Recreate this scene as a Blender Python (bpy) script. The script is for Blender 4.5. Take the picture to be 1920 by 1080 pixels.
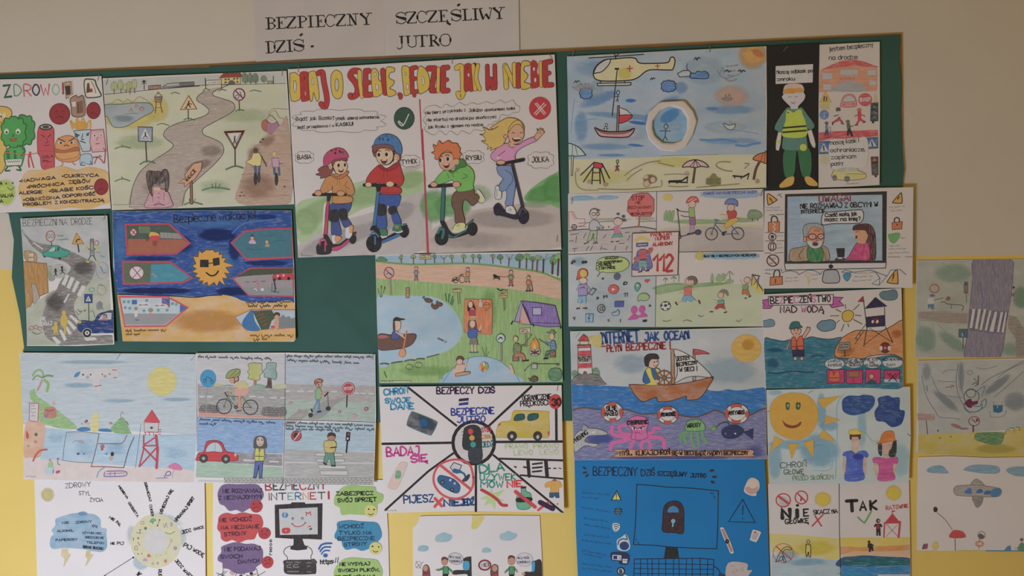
import bpy, math, random
from mathutils import Matrix, Vector, noise
from mathutils.geometry import tessellate_polygon
sc = bpy.context.scene
for o in list(bpy.data.objects): bpy.data.objects.remove(o)
R = math.radians
# ---------------------------------------------------------------- camera
W, H = 1920, 1080
FOC = 1400.0; DIST = 1.70
YAW, PITCH, ROLL = R(4.8), R(-3.2), R(-1.3)      # turned left, looking slightly down, slight roll
cam = bpy.data.cameras.new('camera'); camo = bpy.data.objects.new('camera', cam); sc.collection.objects.link(camo)
cam.sensor_width = 36; cam.lens = 36*FOC/W; cam.clip_start = .01
MR = Matrix.Rotation(YAW, 3, 'Z') @ Matrix.Rotation(R(90)+PITCH, 3, 'X') @ Matrix.Rotation(ROLL, 3, 'Z')
CAM = Vector((0.14, -DIST, 1.60))
camo.matrix_world = Matrix.Translation(CAM) @ MR.to_4x4()
sc.camera = camo
def wall_pt(px, py, y0=0.0):
    """point of the wall (or of the sheet standing y0 in front of it) seen at a photograph pixel"""
    d = MR @ Vector(((px-W/2)/FOC, (H/2-py)/FOC, -1))
    t = (-y0-CAM.y)/d.y
    return (CAM.x+d.x*t, CAM.z+d.z*t)
# ---------------------------------------------------------------- light
wd = bpy.data.worlds.new('room_light'); sc.world = wd; wd.use_nodes = True
bg = wd.node_tree.nodes['Background']; bg.inputs[0].default_value = (1.0, .62, .20, 1); bg.inputs[1].default_value = .253
def area(name, loc, target, sx, sy, power, col):
    l = bpy.data.lights.new(name, 'AREA'); l.shape = 'RECTANGLE'; l.size = sx; l.size_y = sy; l.energy = power; l.color = col
    o = bpy.data.objects.new(name, l); sc.collection.objects.link(o); o.location = loc
    o.rotation_euler = (Vector(target)-Vector(loc)).to_track_quat('-Z', 'Y').to_euler(); return o
LPOS, LTGT, LPOW, LCOL = Vector((-1.2, -2.0, .2)), Vector((-.6, 0, .68)), 44.5, (.775, .845, 1.03)
area('window_light', LPOS, LTGT, .64, .64, LPOW, LCOL)
def paper_seen(x, z):
    """how white paper looks at a place of the wall under this light (to turn seen colours into pigment colours)"""
    n = (LTGT-LPOS).normalized(); d = Vector((x, 0, z))-LPOS; r = d.length; d /= r; t = max(0, d.dot(n))*d.y/r/r*.8*LPOW/math.pi**2
    return [(a+t*c)*1.087 for a, c in zip((.206, .128, .042), LCOL)]
sc.view_settings.view_transform = 'Standard'; sc.view_settings.look = 'None'; sc.view_settings.gamma = 1
sc.view_settings.exposure = 0.10; sc.view_settings.use_curve_mapping = False
# ---------------------------------------------------------------- materials
def lin(c):
    c = c/255
    return c/12.92 if c <= .04045 else ((c+.055)/1.055)**2.4
def hexrgb(s):
    if len(s) == 3: s = s[0]*2+s[1]*2+s[2]*2
    return [int(s[i:i+2], 16) for i in (0, 2, 4)]
class NT:
    def __init__(s, name):
        s.m = bpy.data.materials.new(name); s.m.use_nodes = True; s.t = s.m.node_tree; s.b = s.t.nodes['Principled BSDF']
        s.b.inputs['Roughness'].default_value = .75; s.b.inputs['Specular IOR Level'].default_value = .25
    def n(s, typ, **k):
        nd = s.t.nodes.new(typ)
        for a, v in k.items():
            if a.startswith('i_'): nd.inputs[a[2:].replace('_', ' ')].default_value = v
            else: setattr(nd, a, v)
        return nd
    def l(s, a, b): s.t.links.new(a, b)
def coords(g, scale=(1, 1, 1), rot=(0, 0, 0)):
    tc = g.n('ShaderNodeTexCoord'); mp = g.n('ShaderNodeMapping')
    mp.inputs['Scale'].default_value = scale; mp.inputs['Rotation'].default_value = rot
    g.l(tc.outputs['Object'], mp.inputs[0]); return mp.outputs[0]
def mixc(g, fac, a, b):
    mx = g.n('ShaderNodeMix', data_type='RGBA')
    for s, v in ((0, fac), (6, a), (7, b)):
        if isinstance(v, (int, float)): mx.inputs[s].default_value = v
        elif isinstance(v, tuple): mx.inputs[s].default_value = v
        else: g.l(v, mx.inputs[s])
    return mx.outputs[2]
def ramp(g, src, lo, hi, a=0., b=1.):
    r = g.n('ShaderNodeMapRange'); g.l(src, r.inputs[0])
    for i, v in ((1, lo), (2, hi), (3, a), (4, b)): r.inputs[i].default_value = v
    return r.outputs[0]
PAPERC = (.80, .79, .775, 1)
def pigment(name, scale, rot, nsc, lo, hi, a, b, dark=.0):
    g = NT(name); at = g.n('ShaderNodeVertexColor', layer_name='Col')
    n1 = g.n('ShaderNodeTexNoise', i_Scale=nsc, i_Detail=4.0, i_Roughness=.65); g.l(coords(g, scale, rot), n1.inputs[0])
    f = ramp(g, n1.outputs[0], lo, hi, a, b)
    c = mixc(g, f, at.outputs[0], PAPERC)
    if dark:
        n2 = g.n('ShaderNodeTexNoise', i_Scale=nsc*.35, i_Detail=3.0); g.l(coords(g, scale, rot), n2.inputs[0])
        hs = g.n('ShaderNodeHueSaturation'); g.l(c, hs.inputs['Color']); g.l(ramp(g, n2.outputs[0], .3, .7, 1-dark, 1+dark*.5), hs.inputs['Value']); c = hs.outputs[0]
    g.l(c, g.b.inputs[0]); return g.m
MAT = {}
MAT['i'] = pigment('marker_ink', (1, 1, 1), (0, 0, 0), 160, .3, .75, 0, .05, .05)
MAT['p'] = pigment('coloured_pencil', (1, 1, 9), (0, .12, 0), 60, .46, .72, 0, .55, .11)
MAT['v'] = pigment('coloured_pencil_upright', (9, 1, 1), (0, .15, 0), 60, .47, .73, 0, .45, .15)
MAT['w'] = pigment('watercolour', (1, 1, 1.8), (0, .3, 0), 17, .40, .75, 0, .5, .13)
MAT['d'] = pigment('dense_paint', (1, 1, 4), (0, .2, 0), 55, .5, .74, 0, .32, .2)
g = NT('soft_chalk'); at = g.n('ShaderNodeVertexColor', layer_name='Col'); g.l(at.outputs[0], g.b.inputs[0])
nz = g.n('ShaderNodeTexNoise', i_Scale=30.0, i_Detail=4.0, i_Roughness=.6); g.l(coords(g, (1, 1, 2.6), (0, .25, 0)), nz.inputs[0])
sb = g.n('ShaderNodeMath', operation='SUBTRACT'); g.l(nz.outputs[0], sb.inputs[0]); sb.inputs[1].default_value = .5
ma = g.n('ShaderNodeMath', operation='MULTIPLY_ADD'); g.l(sb.outputs[0], ma.inputs[0]); ma.inputs[1].default_value = 1.1; g.l(at.outputs[1], ma.inputs[2])
ml = g.n('ShaderNodeMath', operation='MULTIPLY', use_clamp=True); g.l(ma.outputs[0], ml.inputs[0]); g.l(ramp(g, at.outputs[1], 0, .45), ml.inputs[1])
g.l(ml.outputs[0], g.b.inputs['Alpha']); MAT['s'] = g.m
def flat(name, col, nsc=3, amt=.05, rough=.8, bump=0, bsc=40, dist=.002):
    g = NT(name); g.b.inputs['Roughness'].default_value = rough
    n1 = g.n('ShaderNodeTexNoise', i_Scale=float(nsc), i_Detail=5.0); g.l(coords(g), n1.inputs[0])
    hs = g.n('ShaderNodeHueSaturation'); hs.inputs['Color'].default_value = (*col, 1)
    g.l(ramp(g, n1.outputs[0], .3, .7, 1-amt, 1+amt), hs.inputs['Value']); g.l(hs.outputs[0], g.b.inputs[0])
    if bump:
        n2 = g.n('ShaderNodeTexNoise', i_Scale=float(bsc), i_Detail=3.0); g.l(coords(g), n2.inputs[0])
        bp = g.n('ShaderNodeBump', i_Strength=bump, i_Distance=dist); g.l(n2.outputs[0], bp.inputs['Height']); g.l(bp.outputs[0], g.b.inputs['Normal'])
    return g.m
MPAPER = flat('drawing_paper', PAPERC[:3], 9, .025, .7, .25, 14, .004)
_pm = {}
def paper_mat(col):
    if col is None: return MPAPER
    k = tuple(round(c, 3) for c in col)
    if k not in _pm: _pm[k] = flat('tinted_paper', k, 6, .06, .8, .2, 14, .004)
    return _pm[k]
# ---------------------------------------------------------------- stroke lettering (x 0..4, y: 2 base line, 6 small, 8 capital)
GL = {'A':'02 28 42|14 34','B':'02 08 28 37 36 25 05|25 34 43 32 02','C':'47 38 18 06 04 12 32 43','D':'02 08 28 46 44 22 02','E':'38 08 02 32|05 25','F':'38 08 02|05 25',
'G':'47 38 18 06 04 12 32 44 24','H':'08 02|38 32|05 35','I':'08 02','J':'18 38 34 22 12 03','K':'08 02|38 05 32','L':'08 02 32','M':'02 08 25 48 42','N':'02 08 32 38',
'O':'18 06 04 12 22 34 36 28 18','P':'02 08 28 37 36 25 05','R':'02 08 28 37 36 25 05|15 32','S':'37 28 18 07 06 15 25 34 33 22 12 03','T':'08 48|28 22','U':'08 03 12 22 33 38',
'W':'08 12 26 32 48','X':'08 32|38 02','Y':'08 25 48|25 22','Z':'08 38 02 32','V':'08 22 48','Q':'18 06 04 12 22 34 36 28 18|23 31',
'a':'36 16 05 03 12 22 34|36 32','b':'08 02 22 33 35 26 05','c':'35 26 16 05 03 12 22 33','d':'38 32 12 03 05 16 35','e':'04 34 35 26 16 05 03 12 32','f':'38 28 17 12|05 25',
'g':'36 16 05 04 13 33|36 31 20 10','h':'08 02|05 16 26 35 32','i':'06 02|08 07','j':'16 11 00|18 17','k':'08 02|36 04 32','l':'08 02','m':'02 06|05 16 25 22|25 36 45 42',
'n':'02 06|05 16 26 35 32','o':'16 05 03 12 22 33 35 26 16','p':'06 00|05 26 35 33 22 03','r':'02 06|04 16 26','s':'36 16 05 34 33 22 02','t':'18 13 22 32|06 36',
'u':'06 03 12 22 34|36 32','w':'06 12 25 32 46','y':'06 14|36 10','z':'06 36 02 32','v':'06 22 46','1':'06 28 22','2':'07 18 28 37 36 02 32','3':'07 18 28 37 25 34 33 22 12 03',
'0':'18 06 04 12 22 34 36 28 18','5':'38 08 05 25 34 33 22 02','4':'28 04 34|26 22','!':'08 04|03 02','?':'07 18 28 37 25 24|23 22','.':'03 02','-':'05 25',',':'03 01',
':':'05 04|03 02','/':'01 28','#':'13 17|33 37|04 44|06 46','@':'34 25 15 14 24 35 37 18 06 04 12 32','=':'06 36|04 34','"':'08 07|28 27',' ':'','*':'04 05 15 14 04',
'Ą':'02 28 42|14 34|42 31 40','Ę':'38 08 02 32|05 25|32 21 30','Ś':'37 28 18 07 06 15 25 34 33 22 12 03|19 3a','Ć':'37 28 18 06 04 12 22 33|19 3a','Ń':'02 08 32 38|19 3a','Ó':'18 06 04 12 22 34 36 28 18|19 3a',
'Ż':'08 38 02 32|29 2a','Ź':'08 38 02 32|19 3a','Ł':'08 02 32|04 26','ą':'36 16 05 03 12 22 34|36 32 21 30','ę':'04 34 35 26 16 05 03 12 32 21 30','ć':'35 26 16 05 03 12 22 33|17 38',
'ń':'02 06|05 16 26 35 32|17 38','ó':'16 05 03 12 22 33 35 26 16|17 38','ś':'36 16 05 34 33 22 02|17 38','ź':'06 36 02 32|17 38','ż':'06 36 02 32|27 28','ł':'18 12|04 26'}
CURVY = set('BCDGJOPRSUQ02359abcdeghmnoprsuĆÓŚąęćńóś@?')
# printed serif lettering: '*' marks the heavy strokes
SER = {'B':'*12 18|02 22 33 34 25 15|25 36 37 28 08|*33 34|*36 37','E':'*12 18|02 32 33|08 38 37|15 25|24 26','Z':'*02 38|07 08 38|02 32 33','P':'*12 18|02 22|08 28 37 36 25 15|*36 37','I':'*12 18|02 22|08 28',
'C':'37 28 18 06 04 12 22 33|*06 04|38 36','N':'12 18|02 22|28 48|*18 32|32 38|08 18','Y':'*25 22|12 32|*08 25|25 38|08 18|28 48','D':'*12 18|02 22 33 35 37 28 08|*34 36','S':'37 28 18 07 06 35 34 33 22 12 03|*06 34|38 36|02 04',
'L':'*12 18|02 32 33|08 28','W':'*08 12|12 25|*25 32|32 48|08 18|38 48','J':'*28 24|18 38|24 22 11 02','U':'*18 14|14 13 22 32 43 48|08 28|38 48','T':'*28 22|12 32|07 08 48 47','R':'*12 18|02 22|08 28 37 36 25 15|*25 42|*36 37',
'O':'18 06 04 12 32 44 46 38 18|*06 04|*44 46','-':'*04 14','Ś':'37 28 18 07 06 35 34 33 22 12 03|*06 34|38 36|02 04|*2a 3b','Ę':'*12 18|02 32 33|08 38 37|15 25|24 26|*32 31 40',' ':''}
def xy(c): return int(c[0]), int(c[1], 16)
def spline(pts, closed, k=4):
    n = len(pts); out = []
    if n < 3: return pts
    rng = range(n) if closed else range(n-1)
    for i in rng:
        if closed: p = [pts[(i+j-1) % n] for j in range(4)]
        else: p = [pts[max(0, min(n-1, i+j-1))] for j in range(4)]
        for s in range(k):
            t = s/k; t2 = t*t; t3 = t2*t
            out.append(tuple(.5*(2*p[1][a]+(p[2][a]-p[0][a])*t+(2*p[0][a]-5*p[1][a]+4*p[2][a]-p[3][a])*t2+(3*p[1][a]-p[0][a]-3*p[2][a]+p[3][a])*t3) for a in (0, 1)))
    if not closed: out.append(pts[-1])
    return out
# ---------------------------------------------------------------- sheets: every sheet and all that is drawn on it share one gently curved faceted surface
G = .035
class Sheet:
    def __init__(s, base, amp, seed, box, lift=0.):
        s.base, s.amp, s.seed, s.box, s.lift, s.c = base, amp, seed, box, lift, {}; s.ridge = None
    def smooth(s, x, z):
        x0, x1, z0, z1 = s.box; v = (z1-z)/(z1-z0); u = (x-x0)/(x1-x0)
        h = s.amp*(noise.noise(Vector((x*3.1+s.seed*7.3, z*2.3, s.seed)))*.9+.35*math.sin(u*6.3+s.seed)*v+.5)
        if s.ridge:
            (ax, az), (bx, bz), hh, w = s.ridge; dx, dz = bx-ax, bz-az; L = math.hypot(dx, dz); t = ((x-ax)*dx+(z-az)*dz)/L/L; d = ((x-ax)*-dz+(z-az)*dx)/L
            h = max(0, h)+hh*math.exp(-(d/w)**2)*max(0, min(1, t*3+.2, (1.3-t)*3))
        return s.base+max(0, h)+s.lift*max(0, v-.35)**2+s.lift*.3*max(0, abs(u-.5)-.3)**2*6
    def node(s, i, j):
        k = (i, j)
        if k not in s.c: s.c[k] = s.smooth(i*G, j*G)
        return s.c[k]
    def h(s, x, z):
        fx, fz = x/G, z/G; i, j = math.floor(fx), math.floor(fz); fx -= i; fz -= j
        if fx+fz <= 1:
            a = s.node(i, j); return a+(s.node(i+1, j)-a)*fx+(s.node(i, j+1)-a)*fz
        a = s.node(i+1, j+1); return a+(s.node(i, j+1)-a)*(1-fx)+(s.node(i+1, j)-a)*(1-fz)
    def normal(s, x, z):
        e = .01; dx = (s.smooth(x+e, z)-s.smooth(x-e, z))/(2*e); dz = (s.smooth(x, z+e)-s.smooth(x, z-e))/(2*e)
        return Vector((-dx, -1, -dz)).normalized()
def split(poly, f, k):
    """cut a convex polygon by the line f(p)=k"""
    a, b = [], []; n = len(poly)
    for i in range(n):
        p, q = poly[i], poly[(i+1) % n]; fp, fq = f(p)-k, f(q)-k
        if fp <= 0: a.append(p)
        if fp >= 0: b.append(p)
        if fp*fq < 0:
            t = fp/(fp-fq); m = tuple(p[j]+(q[j]-p[j])*t for j in range(len(p))); a.append(m); b.append(m)
    return (a if len(a) > 2 else None), (b if len(b) > 2 else None)
FS = (lambda p: p[0], lambda p: p[1], lambda p: p[0]+p[1])
def lattice(poly):
    polys = [poly]
    for f in FS:
        out = []
        for p in polys:
            vs = [f(q) for q in p]; lo, hi = min(vs), max(vs); rest = p
            for k in range(math.floor(lo/G)+1, math.ceil(hi/G)):
                if rest is None: break
                x, rest = split(rest, f, k*G)
                if x: out.append(x)
            if rest: out.append(rest)
        polys = out
    return polys
class Part:
    def __init__(s, name, label): s.name, s.label, s.v, s.n, s.col, s.f, s.mi, s.mats, s.lift = name, label, [], [], [], [], [], [], 0.
def area2(p): return sum(p[i][0]*p[(i+1) % len(p)][1]-p[(i+1) % len(p)][0]*p[i][1] for i in range(len(p)))
EPS = 5e-6
class Pen:
    """draws with the pixel frame of the photograph on a sheet"""
    def __init__(s, sheet, seen):
        s.each = None; s.sh, s.parts, s.cur, s.layer, s.fr, s.m = sheet, [], None, 1, (0, 0, 1), 'i'
        s.seen = seen; s.clip = None
    def albedo(s, hx):
        c = [lin(v) for v in hexrgb(hx)]; c = [c[i]/s.seen[i]*PAPERC[i] for i in range(3)]; m = max(1, max(c)/.86); c = [v/m for v in c]; g_ = .3*c[0]+.6*c[1]+.1*c[2]
        return tuple(max(.014, v+(g_-v)*.11) for v in c)
    def pt(s, t):
        x, y = t if isinstance(t, tuple) else map(float, t.split(','))
        return wall_pt(s.fr[0]+x/s.fr[2], s.fr[1]+y/s.fr[2], s.sh.base)
    def pts(s, toks): return [s.pt(t) for t in toks]
    def px(s, v): return float(v)/s.fr[2]*DIST/FOC*1.12
    def emit(s, poly, col, mat, alphas=None):
        P = s.cur; sh = s.sh; y = s.layer*EPS+P.lift
        if mat not in P.mats: P.mats.append(mat)
        mi = P.mats.index(mat)
        if area2(poly) > 0: poly = poly[::-1]
        for f, k in s.clip or ():
            if any(f(q) > k for q in poly):
                poly = split(poly, f, k)[0]
                if poly is None: return
        for c in lattice(poly):
            b = len(P.v)
            for q in c:
                P.v.append((q[0], -(sh.h(q[0], q[1])+y), q[1])); P.n.append(sh.normal(q[0], q[1])); P.col.append((*col, q[2] if len(q) > 2 else 1.))
            P.f.append(list(range(b+len(c)-1, b-1, -1))); P.mi.append(mi)
    def fill(s, p, col, mat=None):
        mat = mat or s.m
        for t in tessellate_polygon([[Vector((a[0], a[1], 0)) for a in p]]): s.emit([p[i] for i in t], col, mat)
        s.layer += 1
    def stroke(s, p, w, col, closed=False, mat='i', cap=True):
        q = [p[0]]
        for a in p[1:]:
            if (a[0]-q[-1][0])**2+(a[1]-q[-1][1])**2 > 1e-8: q.append(a)
        if closed and (q[0][0]-q[-1][0])**2+(q[0][1]-q[-1][1])**2 < 1e-8: q.pop()
        n = len(q); w *= .5
        if n == 1:
            s.fill([(q[0][0]+w*math.cos(a), q[0][1]+w*math.sin(a)) for a in [k*math.pi/3 for k in range(6)]], col, mat); return
        def un(a, b):
            dx, dz = b[0]-a[0], b[1]-a[1]; l = math.hypot(dx, dz) or 1; return dx/l, dz/l
        L, Rr = [], []
        for i in range(n):
            if closed: d0, d1 = un(q[i-1], q[i]), un(q[i], q[(i+1) % n])
            else: d0 = un(q[max(0, i-1)], q[max(1, i)]); d1 = un(q[min(n-2, i)], q[min(n-1, i+1)])
            nx, nz = -(d0[1]+d1[1]), d0[0]+d1[0]; l = math.hypot(nx, nz)
            if l < .5: nx, nz, l = -d1[1], d1[0], 1
            k = w/l*min(1.5, 2/max(l, 1.1)) if l else w
            L.append((q[i][0]+nx*k, q[i][1]+nz*k)); Rr.append((q[i][0]-nx*k, q[i][1]-nz*k))
        for i in range(n if closed else n-1):
            j = (i+1) % n
            for tri in ([L[i], L[j], Rr[j]], [L[i], Rr[j], Rr[i]]):
                if abs(area2(tri)) > 1e-12: s.emit(tri, col, mat)
        if cap and not closed:
            for e, o in ((q[0], q[1]), (q[-1], q[-2])):
                a0 = math.atan2(e[1]-o[1], e[0]-o[0]); s.emit([(e[0]+w*math.cos(a0+a), e[1]+w*math.sin(a0+a)) for a in (-1.57, -.8, 0, .8, 1.57)], col, mat)
    def line(s, p, w, col, closed=False): s.stroke(p, w, col, closed); s.layer += 1
    def ell(s, c, r, rot=0, n=22):
        cx, cy = map(float, c.split(',')); rx, ry = map(float, r.split(',')); a = R(rot); o = []
        for k in range(n):
            t = k*2*math.pi/n; x, y = rx*math.cos(t), ry*math.sin(t); o.append(s.pt((cx+x*math.cos(a)-y*math.sin(a), cy+x*math.sin(a)+y*math.cos(a))))
        return o
    def text(s, col, h, w, a, b, txt, style=0, cols=None):
        ax, ay = map(float, a.split(',')); bx, by = map(float, b.split(',')); tab = SER if style == 2 else GL; gap = .45 if style == 2 else 1.15
        adv = []; tot = 0
        for ch in txt:
            gl = tab.get(ch, ''); wd_ = max([xy(c)[0] for c in gl.replace('*', '').replace('|', ' ').split()] or [1.4]); adv.append(wd_); tot += wd_+gap
        tot = max(tot-gap, 1e-3); L = math.hypot(bx-ax, by-ay); ux, uy = ((bx-ax)/L, (by-ay)/L) if tot > .01 else (1, -.03); sx = L/tot if tot > .01 else 1; sy = float(h)/6; x = 0; k = 0
        for ch, wd_ in zip(txt, adv):
            c2 = cols[k % len(cols)] if cols else col
            if ch != ' ': k += 1
            for oc in ((0, 1) if style == 1 else (1,)):
                for st in tab.get(ch, '').split('|'):
                    hv = st.startswith('*'); st = st.strip('*')
                    if not st: continue
                    P = []
                    for c in st.split():
                        gx, gy = xy(c); X = (x+gx)*sx; Y = (gy-2)*sy; P.append((ax+ux*X+uy*Y, ay+uy*X-ux*Y))
                    if ch in CURVY and style != 2 and len(P) > 3: P = spline(P, P[0] == P[-1] and False, 3)
                    if style == 2 and len(P) > 5: P = spline(P, False, 3)
                    ww = s.px(w)*((2.1 if hv else .9) if style == 2 else 1.15)
                    if style == 1: ww = s.px(w)*(1 if oc else 1.22)
                    s.stroke([s.pt(p) for p in P], ww, c2 if oc else s.albedo('2a2420'), cap=style != 2)
                s.layer += 1 if style == 1 else 0
            x += wd_+gap
        s.layer += 1
    def run(s, prog):
        A = s.albedo
        for ln in prog.split('\n'):
            ln = ln.strip()
            if not ln: continue
            T = ln.split(); c = T[0]
            if s.each and c[0] not in '@Zm':
                if c[0] == '+': T[0] = c = c[1:]
                else: s.cur = Part(s.each, ''); s.parts.append(s.cur)
            try:
                if c == 'Z': s.fr = tuple(float(v) for v in T[1:4])
                elif c[0] == '@':
                    nm, _, lb = ln[1:].partition('|'); s.each = nm.strip('*').strip() if nm[0] == '*' else None
                    if not s.each: s.cur = Part(nm.strip(), lb.strip()); s.parts.append(s.cur)
                elif c == 'm': s.m = T[1]
                elif c in 'fg': s.fill(s.pts(T[2:]) if c == 'f' else spline(s.pts(T[2:]), True), A(T[1]))
                elif c in 'FG':
                    p = s.pts(T[4:]); p = p if c == 'F' else spline(p, True); s.fill(p, A(T[1])); s.line(p, s.px(T[3]), A(T[2]), True)
                elif c in 'lc': p = s.pts(T[3:]); s.line(p if c == 'l' else spline(p, False), s.px(T[2]), A(T[1]))
                elif c == 'e': s.fill(s.ell(T[2], T[3], float(T[4]) if len(T) > 4 else 0), A(T[1]))
                elif c == 'E': p = s.ell(T[4], T[5], float(T[6]) if len(T) > 6 else 0); s.fill(p, A(T[1])); s.line(p, s.px(T[3]), A(T[2]), True)
                elif c == 'o': s.line(s.ell(T[3], T[4], float(T[5]) if len(T) > 5 else 0), s.px(T[2]), A(T[1]), True)
                elif c == 'R':
                    x0, y0 = map(float, T[4].split(',')); x1, y1 = map(float, T[5].split(',')); p = [s.pt(q) for q in ((x0, y0), (x1, y0), (x1, y1), (x0, y1))]
                    s.fill(p, A(T[1])); s.line(p, s.px(T[3]), A(T[2]), True) if float(T[3]) else None
                elif c == 's':
                    a = float(T[2]); rot = float(T[5]) if len(T) > 5 else 0; cx, cy = map(float, T[3].split(',')); C = s.pt((cx, cy))
                    rx, ry = map(float, T[4].split(',')); rings = [s.ell(T[3], '%f,%f' % (rx*k, ry*k), rot, 18) for k in (.4, .72, 1)]; al = (a, a*.62, 0); col = A(T[1])
                    for i in range(18):
                        j = (i+1) % 18; s.emit([(*C, a), (*rings[0][i], al[0]), (*rings[0][j], al[0])], col, 's')
                        for k in (0, 1): s.emit([(*rings[k][i], al[k]), (*rings[k+1][i], al[k+1]), (*rings[k+1][j], al[k+1]), (*rings[k][j], al[k])], col, 's')
                    s.layer += 1
                elif c == 't': s.text(A(T[1]), T[2], T[3], T[4], T[5], ' '.join(T[6:]))
                elif c == 'U': s.text(None, T[2], T[3], T[4], T[5], ' '.join(T[6:]), 1, [A(v) for v in T[1].split(',')])
                elif c == 'M': s.text(None, T[2], T[3], T[4], T[5], ' '.join(T[6:]), 0, [A(v) for v in T[1].split(',')])
                elif c == 'Q': s.text(A(T[1]), T[2], T[3], T[4], T[5], ' '.join(T[6:]), 2)
                elif c == 'D':                                   # scalloped cloud: fill, outline, width, centre, radii, bumps
                    cx, cy = map(float, T[4].split(',')); rx, ry = map(float, T[5].split(',')); n = int(T[6]); o = []
                    for k in range(n*5):
                        t = k*2*math.pi/(n*5); b = 1+.16*abs(math.sin(n*t/2)); o.append(s.pt((cx+rx*b*math.copysign(abs(math.cos(t))**.75, math.cos(t)), cy+ry*b*math.copysign(abs(math.sin(t))**.75, math.sin(t)))))
                    if T[1] != '-': s.fill(o, A(T[1]))
                    if float(T[3]): s.line(o, s.px(T[3]), A(T[2]), True)
                elif c == 'P': s.person(*T[1:])
                elif c == 'B': s.bike(*T[1:])
                elif c == 'K':                                   # K thickness colour points: a cut-out glued on, with its own thick edge
                    th = float(T[1])*.001; p = s.pts(T[3:]); p = spline(p, True) if T[0] == 'K' and len(p) > 5 else p; s.cutout(p, th, A(T[2]))
                elif c == 'k':
                    th = float(T[1])*.001; s.cutout(s.ell(T[3], T[4]), th, A(T[2]))
                elif c == 'V': s.scribble(*T[1:])
                elif c == 'N': s.courses(*T[1:])
                else: print('??', ln)
            except Exception as ex: print('DRAW ERROR', ln[:80], repr(ex))
    def cutout(s, p, th, col):
        P = s.cur; P.lift = th; s.fill(p, col, 'i'); P.lift = 0
        y0 = 0; sh = s.sh
        if 'i' not in P.mats: P.mats.append('i')
        n = len(p)
        for i in range(n):
            a, b = p[i], p[(i+1) % n]; k = len(P.v); nrm = Vector((0, -1, 0))
            d = Vector((b[1]-a[1], 0, -(b[0]-a[0]))).normalized()
            if area2(p) < 0: d = -d
            for q, y in ((a, 0), (b, 0), (b, th), (a, th)):
                P.v.append((q[0], -(sh.h(q[0], q[1])+y), q[1])); P.n.append(d); P.col.append((*col, 1.))
            P.f.append([k, k+1, k+2, k+3]); P.mi.append(P.mats.index('i'))
        P.lift = th
    def courses(s, col, w, a, b, rows, cols, slope='0'):
        """rows of small stones: staggered joints"""
        (ax, ay), (bx, by) = (tuple(map(float, v.split(','))) for v in (a, b)); rows, cols, k = int(rows), int(cols), float(slope); L = []; dx = (bx-ax)/cols; dy = (by-ay)/rows
        P = lambda x, y: s.pt((x, y+(x-ax)*k))
        for r in range(rows+1): L.append([P(ax, ay+r*dy), P(bx, ay+r*dy)])
        for r in range(rows):
            for c in range(cols): x = ax+(c+(.5 if r % 2 else .1))*dx; L.append([P(x, ay+r*dy), P(x, ay+(r+1)*dy)])
        for l in L: s.stroke(l, s.px(w), s.albedo(col), cap=False)
        s.layer += 1
    def scribble(s, col, w, a, b, h='6', seed='1'):
        """a line of tiny handwriting too small to read"""
        ax, ay = map(float, a.split(',')); bx, by = map(float, b.split(',')); rnd = random.Random(int(seed)*77+int(ax)); L = math.hypot(bx-ax, by-ay); h = float(h)
        ux, uy = (bx-ax)/L, (by-ay)/L; x = 0
        while x < L-h:
            wl = min(L-x, h*rnd.uniform(2.2, 5)); p = []; t = 0; k = 0
            while t < wl:
                y = h*(.15 if k % 2 else (1.15 if rnd.random() < .2 else .65))*1.0
                if rnd.random() < .07: y = -h*.35
                p.append((ax+ux*(x+t)-uy*-y, ay+uy*(x+t)-ux*y)); t += h*.33; k += 1
            if len(p) > 1: s.stroke([s.pt(q) for q in spline(p, False, 2)], s.px(w), s.albedo(col))
            x += wl+h*.7
        s.layer += 1
    def person(s, foot, h, hair, shirt, pants, arms='dd', skin='c9a086', out='333'):
        """a small drawn person: feet, height, colours; arms d down, u up, f forward"""
        x, y = map(float, foot.split(',')); h = float(h); u = h/10; q = lambda *p: ' '.join('%.1f,%.1f' % (x+a*u, y-b*u) for a, b in p)
        L = '%.2f' % (u*.22); hd = '%.1f,%.1f' % (x, y-8.6*u)
        s.run('\n'.join(['f %s %s' % (pants, q((-1.1, 4.3), (1.1, 4.3), (1.3, .5), (.3, .5), (0, 3), (-.4, .5), (-1.3, .5))), 'l %s %s %s' % (out, '%.2f' % (u*.5), q((.6, .3), (1.5, .2))), 'l %s %s %s' % (out, '%.2f' % (u*.5), q((-1.5, .2), (-.6, .3)))]))
        for sd, a in ((-1, arms[0]), (1, arms[1])):
            p = {'d': ((sd*1.1, 6.8), (sd*1.9, 5.3), (sd*2, 3.9)), 'u': ((sd*1.1, 6.8), (sd*2.2, 7), (sd*2.9, 8.6)), 'f': ((sd*1.1, 6.8), (sd*2.2, 5.6), (sd*3.2, 6))}[a]
            s.run('c %s %.2f %s\nl %s %.2f %s' % (shirt, u*.75, q(*p[:2]), skin, u*.5, q(p[1], p[2])))
        s.run('\n'.join(['F %s %s %s %s' % (shirt, out, L, q((-1.2, 7.1), (1.2, 7.1), (1.15, 4), (-1.15, 4))), 'E %s %s %s %s %.1f,%.1f' % (skin, out, L, hd, 1.15*u, 1.35*u),
            'g %s %s' % (hair, q((-1.3, 8.9), (-1.1, 10), (0, 10.4), (1.2, 9.9), (1.3, 8.9), (.6, 9.5), (-.5, 9.5)))]))
        if h > 60: s.run('\n'.join(['e %s %.1f,%.1f %.1f,%.1f' % (out, x-.4*u, y-8.7*u, u*.12, u*.16), 'e %s %.1f,%.1f %.1f,%.1f' % (out, x+.4*u, y-8.7*u, u*.12, u*.16), 'c a33 %.1f %s' % (u*.15, q((-.4, 8), (0, 7.8), (.4, 8)))]))
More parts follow.
